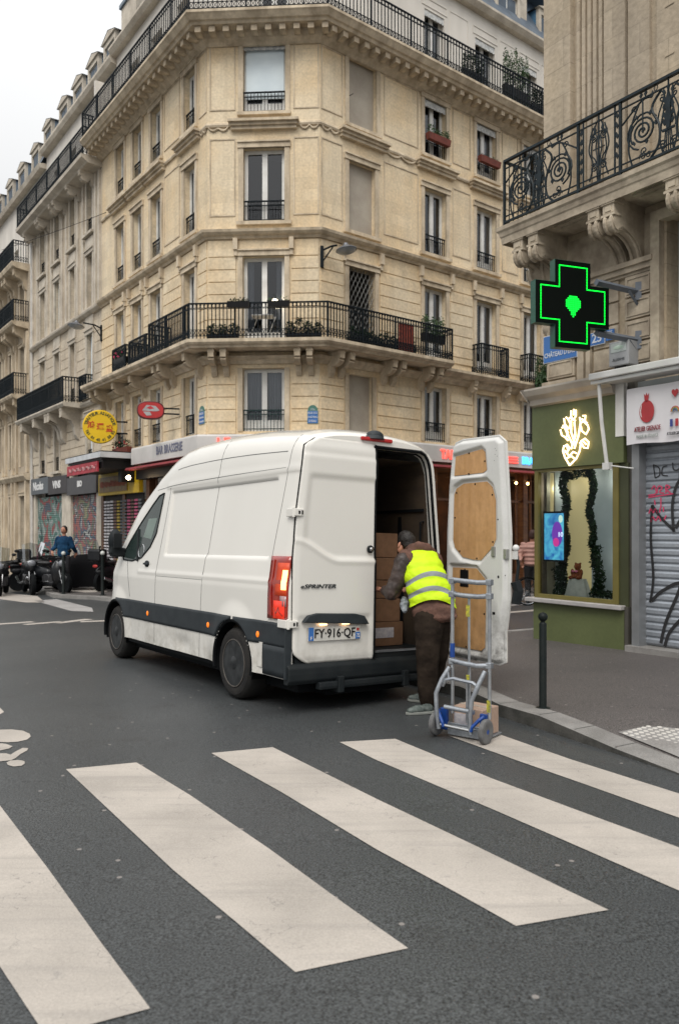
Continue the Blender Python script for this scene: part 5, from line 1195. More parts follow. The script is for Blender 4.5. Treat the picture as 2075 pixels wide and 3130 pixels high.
m = bpy.data.materials.new('screen_glow'); m.use_nodes = True; n, p = nodes(m); tc = n.nodes.new('ShaderNodeTexCoord'); nz_ = n.nodes.new('ShaderNodeTexNoise'); nz_.inputs['Scale'].default_value = 5; nz_.inputs['Distortion'].default_value = 1.2
r = n.nodes.new('ShaderNodeValToRGB'); r.color_ramp.elements[0].color = (.01,.10,.35,1); r.color_ramp.elements[0].position=.3; r.color_ramp.elements[1].color = (.10,.50,.65,1); r.color_ramp.elements[1].position=.65
n.links.new(tc.outputs['Object'], nz_.inputs['Vector']); n.links.new(nz_.outputs['Fac'], r.inputs[0]); n.links.new(r.outputs[0], p.inputs['Emission Color']); p.inputs['Emission Strength'].default_value = .75; p.inputs['Base Color'].default_value = (.02,.05,.1,1)
b = MB(); b.box(.155, .545, .085, .09, 1.15, 1.89); sc1 = b.build('screen', m, t, FS)
b = MB(); b.prism([(.42+.105*math.cos(R(a)), .086*0+1.56+.20*math.sin(R(a))) for a in range(0, 360, 15)], .081, .084, 'y'); b.build('purple_print', emis('purple_glow', (.12,.03,.28), .8), sc1, FS); b = MB(); b.prism([(.40+.06*math.cos(R(a)), 1.43+.07*math.sin(R(a))) for a in range(0, 360, 20)], .078, .081, 'y'); b.build('pink_print', emis('pink_glow', (.45,.03,.20), .8), sc1, FS)
lettering('10', .11, emis('text_glow', (.6,.75,.85), .9), sc1, place(FS, .49, 1.55, -.076)); b = MB(); b.prism([(.49+.04*math.cos(R(a)), 1.80+.06*math.sin(R(a))) for a in range(0, 360, 20)], .078, .084, 'y'); b.build('pale_print', emis('pale_glow', (.45,.6,.5), .8), sc1, FS)
# teddy bear on a cloth covered table
TED = mat('brown_plush', (.26, .07, .02), .95, (.18, .045, .015), 30, bump=1, bscale=90)
Mt = FS @ Matrix.Translation((.70, .24, .86))
b = MB(); b.ell((0,0,.06), .075,.06,.085); b.ell((0,-.01,.19), .06,.052,.055); b.ell((-.045,0,.24), .022,.015,.022,n=8); b.ell((.045,0,.24), .022,.015,.022,n=8); b.ell((0,-.055,.18), .025,.025,.02,n=8)
b.ell((-.085,-.03,.10), .03,.03,.06); b.ell((.085,-.03,.10), .03,.03,.06); b.ell((-.075,-.07,.02), .035,.07,.03); b.ell((.075,-.07,.02), .035,.07,.03)
t = remesh(b, 'teddy_bear', TED, .012, None, Mt, 2); tag(t, 'brown teddy bear with a pink bow sitting on the white cloth in the shop window', 'teddy bear')
b = MB(); b.ell((-.04,-.07,.12), .03,.012,.02,n=8,m=6); b.ell((.02,-.07,.12), .03,.012,.02,n=8,m=6); b.build('bow', mat('pink_bow', (.65,.18,.28), .6), t, Mt)
t = thing('display_table', 'small display table draped in a pale cloth under the teddy bear', 'table', FS @ Matrix.Translation((.98, .3, .56)))
b = MB(); P = []
for i in range(33):
    a = 2*math.pi*i/32; f_ = 1+.10*math.sin(a*9); P.append([(.70, .24, .86), (.70+.15*math.cos(a), .24+.09*math.sin(a), .86), (.70+.165*f_*math.cos(a), .24+.10*f_*math.sin(a), .80), (.70+.24*f_*math.cos(a), .24+.11*f_*math.sin(a), .565)])
b.grid(P); b.build('cloth', mat('pale_cloth', (.52,.53,.48), .9, (.42,.44,.40), 14), t, FS, smooth=60)
# ---------------------------------------------------------------- signs on the right building
Mp = FS @ Matrix.Translation((.35, W-.05, 4.56))
t = plate(Mp, 'street_name_plate', "large blue street name plate reading Rue du Château d'Eau under the green pharmacy cross", .66, .42, [('RUE DU', .12), ("CHÂTEAU D'EAU", .105)], .1, crown=False, sx=.78)
Mp = FS @ Matrix.Translation((1.07, W-.05, 4.55)); t = thing('house_number_plate', 'blue house number plate 25 beside the green pharmacy cross', 'number plate', Mp)
b = MB(); b.box(-.14,.14,-.02,0,-.10,.10); b.build('rim', WEN, t, Mp); b = MB(); b.box(-.13,.13,-.024,-.02,-.09,.09); b.build('panel', BLUE, t, Mp); lettering('25', .19, WEN, t, place(Mp, 0, 0, .026), bold=.003)
Mp = FS @ Matrix.Translation((1.30, W-.05, 4.56)); t = thing('house_number_plate', 'narrow blue plate reading BIS right of the number 25', 'number plate', Mp)
b = MB(); b.box(-.07,.07,-.024,0,-.08,.08); b.build('panel', BLUE, t, Mp); lettering('BIS', .08, WEN, t, place(Mp, 0, .03, .026)); b = MB(); b.box(-.035,.035,-.03,-.024,-.035,-.025); b.box(-.035,.035,-.03,-.024,-.055,-.045); b.build('underline', WEN, t, Mp)
Mp = FS @ Matrix.Translation((1.61, W-.16, 4.20)); t = thing('alarm_box', 'grey alarm box fixed to the stone wall above the green shop', 'alarm box', Mp)
b = MB(); b.box(-.17,.17,-.12,.12,-.18,.18); b.build('casing', mat('grey_casing', (.33,.34,.35), .5), t, Mp, bevel=.015)
b = MB(); b.box(-.13,.13,-.126,-.12,.02,.15); b.build('panel', mat('pale_casing', (.42,.47,.45), .4), t, Mp); b = MB(); b.ell((0,-.126,.085),.09,.006,.03); b.build('emblem', mat('pale_green', (.45,.58,.48), .5), t, Mp); lettering('ALARME', .055, mat('grey_print', (.15,.16,.17), .5), t, place(Mp, 0, -.09, .125))
b = MB(); b.box(-.08,.08,-.1,.1,-.24,-.18); b.build('base', BLACK, t, Mp)
# pharmacy cross
Mc = FRM((3.20, 10.92), Vector((.94, .34)).normalized(), 4.72); t = thing('pharmacy_cross', 'large black pharmacy cross outlined in bright green lights on a wall bracket', 'pharmacy cross', Mc)
cr_ = lambda a, w_: [(-w_,a),(w_,a),(w_,w_),(a,w_),(a,-w_),(w_,-w_),(w_,-a),(-w_,-a),(-w_,-w_),(-a,-w_),(-a,w_),(-w_,w_)]
b = MB(); b.prism(cr_(.60, .29), 0, .115, 'y'); b.build('casing', mat('green_ribbed_casing', (.02,.11,.07), .45, (.01,.06,.04), 30, stretch=(.1,.1,8)), t, Mc)
b = MB(); b.prism(cr_(.595, .285), -.006, 0, 'y'); b.build('face', mat('black_panel', (.002,.004,.003), .5, spec=.1), t, Mc)
GN = emis('green_led', (.0, 1, .05), .95); b = MB()
cc = cr_(.52, .225)
for p, q in zip(cc, cc[1:]+cc[:1]):
    L_ = math.hypot(q[0]-p[0], q[1]-p[1]); k = round(L_/.021)
    for i in range(k): x, z = p[0]+(q[0]-p[0])*i/k, p[1]+(q[1]-p[1])*i/k; b.box(x-.0065, x+.0065, -.014, -.006, z-.0065, z+.0065)
b.build('led_outline', GN, t, Mc, fix=False); b = MB()
for i in range(-4, 5):
    for j in range(-6, 5):
        x, z = i*.027, j*.027; hw = .12 if -.03 < z < .07 else (.12-(z-.07)*1.3 if z >= .07 else .12+(z+.03)*.85)
        if abs(x) < hw and z < .115: b.box(x-.0095, x+.0095, -.014, -.006, z-.0095, z+.0095)
b.build('led_pattern', emis('green_led_dim', (.0, .95, .05), .8), t, Mc, fix=False)
BG_ = mat('bracket_grey', (.13,.15,.18), .5)
for z in (5.16, 4.58):
    b = MB()
    p0 = Mc.inverted() @ (FS @ Vector((1.75, W, z))); q = Vector((.45, .08, (.38 if z > 5 else -.33)))
    b.tube([q, (p0.x, p0.y, q.z)], .05, 4); b.tube([(p0.x-.03, p0.y-.03, q.z-.13), (p0.x-.03, p0.y-.03, q.z+.13)], .06, 4)
    b.tube([(p0.x-.25, p0.y*.7, q.z-.02), (p0.x-.02, p0.y-.01, q.z-.2)], .025, 4)
    b.build('bracket', BG_, t, Mc)

for x_, y_, z_, e_ in ((.16, .34, 2.3, 1.8), (1.35, .34, 2.4, 2.2), (.72, .30, 2.45, 1.6), (1.45, .33, 1.2, 1.3)):
    l = bpy.data.lights.new('shop_light', 'POINT'); l.energy = e_; l.color = (1, .93, .80); l.shadow_soft_size = .08
    o = bpy.data.objects.new('shop_light', l); COL.objects.link(o); o.matrix_world = FS @ Matrix.Translation((x_, y_-.03, z_))

b = MB(); rq = random.Random(12)
for c_, r_ in (((-.30, .75, 4.15), .24), ((-.2, .95, 4.05), .24), ((-.42, .9, 3.98), .20), ((-.25,.8,4.5), .10)): foliage(b, c_, r_, .25, r_*.9, 1300, .05, rq)
sb_ = thing('shrub', 'bushy green shrub on the roof edge of the green shop below the blue street sign', 'shrub', FS @ Matrix.Translation((-.1, .8, 3.9)))
b.build('foliage', LEAF, sb_, FS, fix=False)
b = MB(); b.lathe([(.10, 3.72), (.15, 3.95), (.15, 3.98), (.13, 3.98)], (-.25, .85, 0), 14); b.build('pot', BLACK, sb_, FS)
# ================================================================ delivery van
VX = Vector((-.573, .820, -.0164)).normalized(); VZ0 = Vector((0, .02, 1)).normalized(); VY0 = VZ0.cross(VX).normalized()
ph = .022; VY = VY0*math.cos(ph)+VZ0*math.sin(ph); VZ = VX.cross(VY).normalized()
VO = Vector((-.52, 7.58, -.1516)) - VY
VM = Matrix(((VX.x, VY.x, VZ.x, VO.x), (VX.y, VY.y, VZ.y, VO.y), (VX.z, VY.z, VZ.z, VO.z), (0,0,0,1)))
van = thing('delivery_van', 'white high roof delivery van with dark side cladding and its right rear door open', 'van', VM)
VW = mat('van_white', (.72, .70, .65), .22, (.69, .67, .62), 1.0, coat=.6)
def dirt(m, zlo, zhi, col, sc_=5):
    # road grime low on the body
    n, p = nodes(m); L = n.links.new; N = n.nodes.new
    base = p.inputs['Base Color'].links[0].from_socket
    tc = N('ShaderNodeTexCoord'); sx = N('ShaderNodeSeparateXYZ'); L(tc.outputs['Object'], sx.inputs[0])
    mr = N('ShaderNodeMapRange'); mr.inputs[1].default_value = zlo; mr.inputs[2].default_value = zhi; mr.inputs[3].default_value = 1; mr.inputs[4].default_value = 0; L(sx.outputs[2], mr.inputs[0])
    t = N('ShaderNodeTexNoise'); t.inputs['Scale'].default_value = sc_; t.inputs['Detail'].default_value = 8; t.inputs['Roughness'].default_value = .7; L(tc.outputs['Object'], t.inputs['Vector'])
    r2 = N('ShaderNodeMapRange'); r2.inputs[1].default_value = .42; r2.inputs[2].default_value = .7; L(t.outputs['Fac'], r2.inputs[0])
    mu = N('ShaderNodeMath'); mu.operation = 'MULTIPLY'; L(mr.outputs[0], mu.inputs[0]); L(r2.outputs[0], mu.inputs[1])
    mm = N('ShaderNodeMixRGB'); L(mu.outputs[0], mm.inputs[0]); L(base, mm.inputs[1]); mm.inputs[2].default_value = (*col, 1); L(mm.outputs[0], p.inputs['Base Color'])
dirt(VW, .30, .85, (.33, .30, .25), 3)
CLAD = mat('dark_cladding', (.026, .032, .036), .55, (.018, .023, .027), 6, fine=.1, spec=.3)
BUMP = mat('bumper_black', (.008, .011, .013), .6, (.014, .017, .018), 5, spec=.25)
SEAM = mat('seam_dark', (.16, .165, .16), .8, spec=.2); RUB = mat('rubber', (.004, .005, .006), .8, spec=.15)
def lerp_tab(tab, x):
    if x <= tab[0][0]: return tab[0][1]
    for (a, p), (c, q) in zip(tab, tab[1:]):
        if x <= c: return p+(q-p)*(x-a)/(c-a)
    return tab[-1][1]
def sstep(a, c, x):
    t = max(0, min(1, (x-a)/(c-a))); return t*t*(3-2*t)
ZT = [(0,2.775),(.05,2.82),(.2,2.865),(.6,2.91),(1.0,2.95),(1.5,2.985),(2.0,3.0),(2.6,2.995),(2.9,2.965),(3.05,2.93),(3.2,2.88),(3.35,2.81),(3.5,2.72),(3.8,2.53),(4.3,2.24),(4.75,1.90),(4.95,1.71),(5.1,1.55),(5.22,1.41),(5.32,1.22),(5.40,.93)]
WT = [(0,.985),(.08,1),(3.2,1),(4.2,.985),(4.8,.965),(5.1,.93),(5.25,.88),(5.35,.80),(5.40,.74)]
def yw(z): return (1.0 if z < 1.2 else 1.0-(z-1.2)*.112) - (.03*(.6-z) if z < .6 else 0)
SEC = [(yw(.35+i*.02), .35+i*.02) for i in range(103)] + [(.862,2.44),(.857,2.49),(.850,2.54),(.838,2.60),(.815,2.66),(.775,2.72),(.71,2.765),(.62,2.795),(.48,2.825),(.30,2.843),(.15,2.85),(0,2.852)]
def body(x, y, z, rec=True):
    zt = lerp_tab(ZT, x); zb = min(2.35, zt-.30)
    zz = z if z <= zb else zb+(z-zb)*(zt-zb)/(2.852-zb)
    yy = y*lerp_tab(WT, x)
    if rec and z < 2.5:
        d = 0
        def box_(x0, x1, z0, z1, e=.030): return sstep(x0, x0+e, x)*(1-sstep(x1-e, x1, x))*sstep(z0, z0+e, z)*(1-sstep(z1-e, z1, z))
        d += .026*box_(.42, 3.12, 1.50, 2.34)
        d -= .012*box_(-1, 3.3, 2.36, 2.43, .03)
        fl = math.hypot(x-1.08, (z-.42)*1.0); d -= .028*(1-sstep(.42, .66, fl))*(1 if z < 1.2 else 0)
        fl = math.hypot(x-4.80, (z-.42)); d -= .03*(1-sstep(.42, .66, fl))
        d -= .008*box_(-1, 4.0, 1.24, 1.32, .04)
        # dent in the sill
        d += .022*math.exp(-((x-2.45)/.22)**2-((z-.46)/.09)**2)
        yy -= d if y > 0 else -d
    xx = x+(1-min(1, abs(y))**2)*.22*sstep(3.2, 5.3, x)
    return Vector((xx, yy, zz))
def body_half(sgn):
    NX = 181; P = []; keep = []
    cs = [(1.08, .41, .43), (4.80, .41, .43)]
    for i in range(NX):
        x = 5.40*i/(NX-1); row = []
        for y, z in SEC:
            xx, zz = x, z
            for cx, cz, r in cs:
                if z < 1.0:
                    d = math.hypot(xx-cx, zz-cz)
                    if abs(d-r) < .017 and d > 0: xx = cx+(xx-cx)*r/d; zz = cz+(zz-cz)*r/d
            if zz < .35: zz = .35
            p = body(xx, y*sgn, zz)
            row.append(p)
        P.append(row)
    b = MB(); n = len(SEC); b.v = [p for r in P for p in r]
    for i in range(NX-1):
        for j in range(n-1):
            x = 5.40*(i+.5)/(NX-1); z = (SEC[j][1]+SEC[j+1][1])/2
            if any(math.hypot(x-cx, z-cz) < r-.004 for cx, cz, r in cs): continue
            # cab side window opening
            b.f.append((i*n+j, i*n+j+1, (i+1)*n+j+1, (i+1)*n+j)); b.mi.append(0)
    # front cap
    b.f.append(tuple((NX-1)*n+j for j in range(n))); b.mi.append(0)
    return b
L_, R_ = body_half(1), body_half(-1)
bb = MB(); bb.add(L_.v, L_.f); bb.add(R_.v, R_.f)
bd = bb.build('body', VW, van, smooth=40, fix=True)
def SP(x, z, off=0, sgn=1):
    y = yw(z); 
    for (ya, za), (yb, zb_) in zip(SEC, SEC[1:]):
        if za <= z <= zb_: y = ya+(yb-ya)*(z-za)/max(1e-6, zb_-za); break
    p = body(x, y*sgn, z); return Vector((p.x, p.y+off*sgn, p.z))
def patch(x0, x1, z0, z1, off, name, m, sgn=1, nx=None, parent=None, thick=.01, edge=None):
    nx = nx or max(2, int((x1-x0)/.05)); nz = max(2, int((z1-z0)/.05)); b = MB()
    A = [[SP(x0+(x1-x0)*i/nx, z0+(z1-z0)*j/nz, off, sgn) for j in range(nz+1)] for i in range(nx+1)]
    b.grid(A); 
    o = b.build(name, m, parent or van, smooth=40); s = o.modifiers.new('t', 'SOLIDIFY'); s.thickness = thick+off; s.offset = -1 if sgn > 0 else -1
    return o
for sg in (1, -1):
    ar = lambda cx, z, s_: cx+s_*(math.sqrt(max(0, .445**2-(z-.41)**2)) if z < .85 else .03)
    for nm_, fa_, fb_, z0_, z1_ in (('side_cladding', lambda z: ar(1.08, z, 1), lambda z: ar(4.80, z, -1), .632, .885), ('side_cladding', lambda z: .002, lambda z: ar(1.08, z, -1), .655, .885)):
        b = MB(); NZ_ = 8; NX_ = 60
        b.grid([[SP(fa_(z0_+(z1_-z0_)*j/NZ_)+(fb_(z0_+(z1_-z0_)*j/NZ_)-fa_(z0_+(z1_-z0_)*j/NZ_))*i/NX_, z0_+(z1_-z0_)*j/NZ_, .010, sg) for j in range(NZ_+1)] for i in range(NX_+1)])
        o = b.build(nm_, CLAD, van, smooth=40); q_ = o.modifiers.new('t', 'SOLIDIFY'); q_.thickness = .02; q_.offset = -1
    b = MB(); y0_, y1_ = sorted((sg*.955, sg*1.022)); b.box(-.024, .004, y0_, y1_, .36, .885); b.build('rear_corner_cladding', CLAD, van)
    patch(.0, .44, .36, .655, .014, 'rear_corner_cladding', CLAD, sg)
    for x in (3.52, 1.69, .54):
        b = MB(); q = SP(x, .74, .012, sg); b.ell(q, .028, .012, .032, n=12, m=6); b.build('side_marker', emis('amber_marker', (.9, .22, .01), .5, (.7,.15,.01)), van, smooth=60)
    # wheel arch liners
    for cx in (1.08, 4.80):
        b = MB(); P = []
        for a in range(-20, 201, 10): P.append([(cx+.428*math.cos(R(a)), sg*(1.0 if cx < 2 else .97), .41+.428*math.sin(R(a))), (cx+.428*math.cos(R(a)), sg*.55, .41+.428*math.sin(R(a)))])
        b.grid(P); b.tube([(cx+.432*math.cos(R(a)), sg*(1.012 if cx < 2 else .985), .41+.432*math.sin(R(a))) for a in range(-15, 196, 8)], .022, 6); b.box(cx-.43, cx+.43, min(sg*.54, sg*.56), max(sg*.54, sg*.56), .3, .84); b.build('wheel_arch', RUB, van, fix=False)
def seam(pts, r=.004, m=None, name='door_seam', sg=1, off=.001):
    b = MB(); b.tube([SP(x, z, off, sg) for x, z in pts], r, 4); b.build(name, m or SEAM, van)
def dense(pts, n=14):
    o = []
    for (a, c), (d, e) in zip(pts, pts[1:]):
        for i in range(n): o.append((a+(d-a)*i/n, c+(e-c)*i/n))
    o.append(pts[-1]); return o
seam(dense([(1.74, 2.75), (1.82, 2.2), (1.90, 1.3), (1.94, .36)]), .0028); seam(dense([(.20, 2.75), (.27, 2.2), (.36, 1.56), (.37, .92)]), .0028)
seam(dense([(3.16, 2.38), (3.20, 2.0), (3.30, 1.36), (3.30, 1.1), (3.30, .38)]), .003); seam(dense([(4.25, .92), (4.35, 1.2), (4.45, 1.42)]), .004)
seam(dense([(1.92, 1.24), (3.28, 1.24)]), .0022); seam(dense([(.30, 2.58), (3.0, 2.57)], 40), .004)
seam(dense([(3.62, 2.40), (3.16, 2.40), (.29, 2.42)], 30), .003)
# sills and underside; wide low boxes added to darken the ground beneath
b = MB(); b.box(1.5, 4.3, .86, .96, .30, .36); b.box(1.5, 4.3, -.96, -.86, .30, .36); b.box(.2, 5.0, -.7, .7, .34, .42); b.box(-.02, 1.0, -.9, .9, .36, .44); b.box(.1, 5.1, -.80, .80, .20, .40); b.box(.05, .6, -.5, .5, .16, .3); b.build('underbody_shade_block', RUB, van)
# cab windows
VG = mat('dark_vehicle_glass', (.022, .035, .032), .08, (.03, .045, .042), 2, spec=.6)
def side_poly(pts, off, name, m, sg=1, parent=None, sub=8):
    # fan patch over the body surface: pts (x, z), convex
    cx = sum(p[0] for p in pts)/len(pts); cz = sum(p[1] for p in pts)/len(pts); D = dense([*pts, pts[0]], 5)[:-1]
    b = MB(); K_ = 5; P = []
    for k in range(K_+1): P.append([SP(cx+(x-cx)*k/K_, cz+(z-cz)*k/K_, off, sg) for x, z in D])
    b.grid(P, cv=True); return b.build(name, m, parent or van, smooth=50)
WINP = [(3.22, 2.78), (3.60, 2.76), (4.05, 2.45), (4.60, 1.62), (4.55, 1.46), (4.10, 1.43), (3.78, 1.50), (3.50, 1.68), (3.42, 1.85)]
# z here is in section space; convert from measured heights
def inv_z(x, zz):
    zt = lerp_tab(ZT, x); zb = min(2.35, zt-.30); return zz if zz <= zb else zb+(zz-zb)*(2.852-zb)/(zt-zb)
WM_ = [(3.36, 2.33), (3.52, 2.30), (3.72, 2.18), (4.05, 1.96), (4.40, 1.70), (4.66, 1.50), (4.62, 1.43), (4.25, 1.42), (3.90, 1.47), (3.62, 1.62), (3.46, 1.80)]
WZ = WM_
for sg in (1, -1):
    wn = side_poly(WZ, .004, 'side_window', VG, sg)
    b = MB(); b.tube([SP(x, z, .006, sg) for x, z in dense([(4.12, inv_z(4.12, 1.86)), (4.02, 1.42)], 8)], .022, 6); b.build('window_divider', BUMP, wn)
    b = MB(); D = dense([*WZ, WZ[0]], 4); b.tube([SP(x, z, .004, sg) for x, z in D[:-1]], .011, 5, closed=True); b.build('window_seal', BUMP, wn)
# pale patch painted on opaque glass as light through the far window; steering wheel
side_poly([(3.50, inv_z(3.5, 2.0)), (3.80, inv_z(3.8, 2.0)), (3.92, inv_z(3.92, 1.75)), (3.62, inv_z(3.62, 1.72))], .0052, 'window_view', mat('cab_view', (.17,.23,.20), .3), 1, wn)
b = MB(); b.M = Matrix.Translation(SP(3.92, inv_z(3.92, 1.56), .006)) @ Matrix.Rotation(R(8), 4, 'X'); b.tube([(.10*math.cos(k*.42), 0, .09*math.sin(k*.42)) for k in range(15)], .008, 5, closed=True); b.build('steering_wheel', CHROME, wn)
# windscreen
b = MB(); P = []
for i in range(11):
    x = 3.45+(4.72-3.45)*i/10; P.append([body(x, yy, z_, False)+Vector((.012, 0, .012)) for yy, z_ in [(s*a, c) for s in (-1,) for a, c in ((.74,2.74),(.6,2.80),(.3,2.845))]+[(0, 2.852)]+[(a, c) for a, c in ((.3,2.845),(.6,2.80),(.74,2.74))]])
b.grid(P); b.build('windscreen', VG, van, smooth=60)
# door handles, small marks
RIMM = mat('steel_rim', (.045,.048,.05), .5, (.018,.02,.021), 9, metal=.3, spec=.3)
RING = mat('worn_rim_edge', (.11,.095,.08), .6, (.06,.055,.05), 10)
TYRE = mat('tyre_rubber', (.016,.016,.016), .85, (.028,.026,.024), 4, bump=.4, bscale=40, fine=.15, spec=.2)
for sg in (1, -1):
    b = MB(); q = SP(3.66, 1.39, .006, sg); b.ell(q, .075, .022, .045, n=14, m=8); hd = b.build('door_handle', BUMP, van, smooth=60)
    b = MB(); b.box(q.x-.07, q.x+.07, q.y-.012+sg*.018, q.y+.012+sg*.018, q.z-.012, q.z+.014); b.build('grip', CLAD, hd, bevel=.006)
    # mirrors
    b = MB(); c0 = Vector((4.66, sg*1.07, 1.70)); b.ell(c0, .09, .10, .17, n=16, m=12); b.box(4.60, 4.75, min(sg*.92, sg*1.12), max(sg*.92, sg*1.12), 1.47, 1.54); b.box(4.6, 4.74, min(sg*.93, sg*1.14), max(sg*.93, sg*1.14), 1.52, 1.60)
    mr = remesh(b, 'wing_mirror', BUMP, .015, van, VM, 3)
    b = MB(); b.box(4.545, 4.552, min(sg*1.01, sg*1.13), max(sg*1.01, sg*1.13), 1.60, 1.80); b.build('mirror_glass', mat('dark_mirror', (.01,.012,.013), .35), mr)
    # wheels
    for cx in (1.08, 4.80):
        yo = sg*(.985 if cx < 2 else .955); wh = obj('wheel', None, van, VM @ Matrix.Translation((cx, yo, .385)))
        Mw = VM @ Matrix.Translation((cx, yo, .385)) @ Matrix.Rotation(R(-90*sg), 4, 'X')
        ty = MB(); ty.lathe([(.240, .002), (.255, .014), (.262, .008), (.30, .016), (.335, .010), (.340, .004), (.355, -.002), (.375, -.03), (.382, -.08), (.382, -.18), (.37, -.23), (.33, -.25), (.235, -.24)], n=48); ty.build('tyre', TYRE, wh, Mw, smooth=35)
        rm = MB(); rm.lathe([(.250, .010), (.240, .012), (.232, -.02), (.228, -.09), (.205, -.11), (.165, -.055), (.13, -.045), (.105, -.055), (.095, -.05), (.085, .0), (.06, .018), (0, .02)], n=40); rm = rm.build('rim', RIMM, wh, Mw, smooth=35)
        b = MB()
        for k in range(16):
            a = k*math.pi/8; b.lathe([(.024, -.098), (.024, -.070), (0, -.07)], (.187*math.cos(a), .182*math.sin(a), 0), 8)
        b.build('vent_hole', RUB, rm, Mw)
        b = MB(); b.tube([(.248*math.cos(k*.1309), .248*math.sin(k*.1309), .010) for k in range(48)], .007, 6, closed=True); b.build('rim_edge', RING, rm, Mw, smooth=60)
        b = MB()
        for k in range(6):
            a = k*math.pi/3; b.lathe([(.014, -.05), (.014, -.02), (0, -.02)], (.112*math.cos(a), .078*math.sin(a), 0), 6)
        b.build('wheel_nut', STEEL, rm, Mw)
# white mudflap corner panel behind the rear wheel
b = MB(); b.prism([(.74, .66), (.44, .67), (.46, .42), (.58, .42)], 1.0, 1.012, 'y'); b.build('rear_lower_panel', VW, van)
# rear frame around the doors
def outl(s, inset=0, top=2.775):
    pts = []
    for y, z in SEC:
        p = body(0, y, z, False); yy = max(0, p.y-inset); pts.append((yy*s, min(p.z, top)-(inset if z > 2.6 else 0)))
    return pts
b = MB(); O_ = outl(1); 
inner = []
for y, z in O_:
    zi = min(z, 2.69); yi = max(0, y-.055) if y > .5 else y*.93
    if z < .50: zi = .50
    inner.append((yi, zi))
for s in (1, -1):
    b.grid([[(0, y*s, z) for y, z in O_], [(-.012, (y-.01)*s if y > .02 else 0, z-.004) for y, z in O_], [(-.012, (yi+.012)*s if yi > .02 else 0, zi+.01) for yi, zi in inner], [(.0, yi*s, zi) for yi, zi in inner], [(.09, (yi-.025)*s if yi > .03 else 0, zi-.03) for yi, zi in inner]])
b.build('rear_frame', VW, van, smooth=35)
b = MB(); b.tube([(-.012, (yi-.012)*-1 if yi > .02 else 0, zi-.012) for yi, zi in inner], .016, 6); b.tube([(.03, (yi-.035)*-1 if yi > .04 else 0, zi-.035) for yi, zi in inner], .010, 5); b.build('door_seal', RUB, van)
# cargo area
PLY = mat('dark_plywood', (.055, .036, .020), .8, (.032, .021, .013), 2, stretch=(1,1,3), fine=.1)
b = MB()
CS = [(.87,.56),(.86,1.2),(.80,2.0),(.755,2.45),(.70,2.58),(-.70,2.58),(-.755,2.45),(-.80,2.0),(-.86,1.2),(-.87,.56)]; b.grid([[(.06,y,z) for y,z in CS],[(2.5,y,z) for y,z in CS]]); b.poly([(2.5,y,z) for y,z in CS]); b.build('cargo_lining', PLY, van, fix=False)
b = MB(); b.box(0.0, 2.5, -.90, .90, .50, .56); b.build('cargo_floor', BUMP, van); b = MB(); b.box(-.01, .03, -.9, .02, .555, .575); b.build('floor_edge', STEEL, van)
b = MB()
for z in (1.25, 2.05): b.box(.1, 2.4, -.86+.06*(z>2), -.835+.06*(z>2), z, z+.03)
for x in (.5, 1.2, 1.9): b.box(x, x+.06, -.85, -.80, .6, 2.6)
b.tube([(.12, -.84, 1.95), (.12, -.76, 1.93), (.12, -.76, 1.5), (.12, -.84, 1.48)], .012, 6); b.build('cargo_rail', RUB, van)
b = MB(); b.box(.8, 1.15, -.835, -.83, 1.95, 2.28); b.build('loose_sheet', mat('grimy_sheet', (.20,.16,.12), .8), van)
# left rear door, closed, pressed metal
def heightfield(x0, x1, z0, z1, st, fn, inside_fn, mfn=None, edge=.03):
    nx, nz = int(round((x1-x0)/st)), int(round((z1-z0)/st)); b = MB(); n = nz+1
    for i in range(nx+1):
        for j in range(nz+1):
            u, v = x0+(x1-x0)*i/nx, z0+(z1-z0)*j/nz; b.v.append(Vector(fn(u, v)))
    for i in range(nx):
        for j in range(nz):
            u, v = x0+(x1-x0)*(i+.5)/nx, z0+(z1-z0)*(j+.5)/nz
            if inside_fn(u, v): b.f.append((i*n+j, (i+1)*n+j, (i+1)*n+j+1, i*n+j+1)); b.mi.append(mfn(u, v) if mfn else 0)
    return b
def ledge_y(z): return lerp_tab([(.55,.93),(.64,.945),(1.5,.955),(1.96,.925),(2.2,.895),(2.5,.858),(2.62,.84),(2.72,.80)], z)
def fdoor(u, v):  # u: 0..1 from inner edge to hinge edge, v: z
    yl = ledge_y(v); 
    if v > 2.62: yl -= .16*((v-2.62)/.10)**2
    if v < .62: yl -= .10*((.62-v)/.10)**2
    y = -.02+(yl+.02)*u
    d = 0
    zc = 1.50+(.20*sstep(.45, 1.0, u)) # curved crease
    rec = sstep(zc-.0, zc+.05, v)*(1-sstep(2.30, 2.36, v))*sstep(-.3, -.2, u)*(1-sstep(.84, .93, u))
    d += .016*rec; d -= .008*math.exp(-((v-zc+.01)/.022)**2); d += .010*sstep(2.52, 2.56, v)
    d += .012*(1-sstep(.93, .97, v))*(1-sstep(.0, .04, abs(u-.5)-.43))
    d += .02*sstep(2.60, 2.72, v)+.012*sstep(.93, 1, u)+.01*(1-sstep(.5, .56, v))
    return (-.042+d, y, v)
b = heightfield(0, 1, .50, 2.715, .02, fdoor, lambda u, v: True)
ld = b.build('left_rear_door', VW, van, smooth=40); s = ld.modifiers.new('t', 'SOLIDIFY'); s.thickness = .035; s.offset = -1
b = MB(); e = [fdoor(1, .5+2.2*i/30) for i in range(31)]+[fdoor(1-i/12, 2.715) for i in range(13)]; b.tube([(p[0]+.022, p[1]+(.006 if i < 31 else 0), p[2]+(.006 if i >= 30 else 0)) for i, p in enumerate(e)], .007, 5); b.build('door_seal', RUB, van)
b = MB(); b.tube([fdoor(-.004, .5+2.2*i/30) for i in range(31)], .012, 5); b.build('door_edge', RUB, ld)
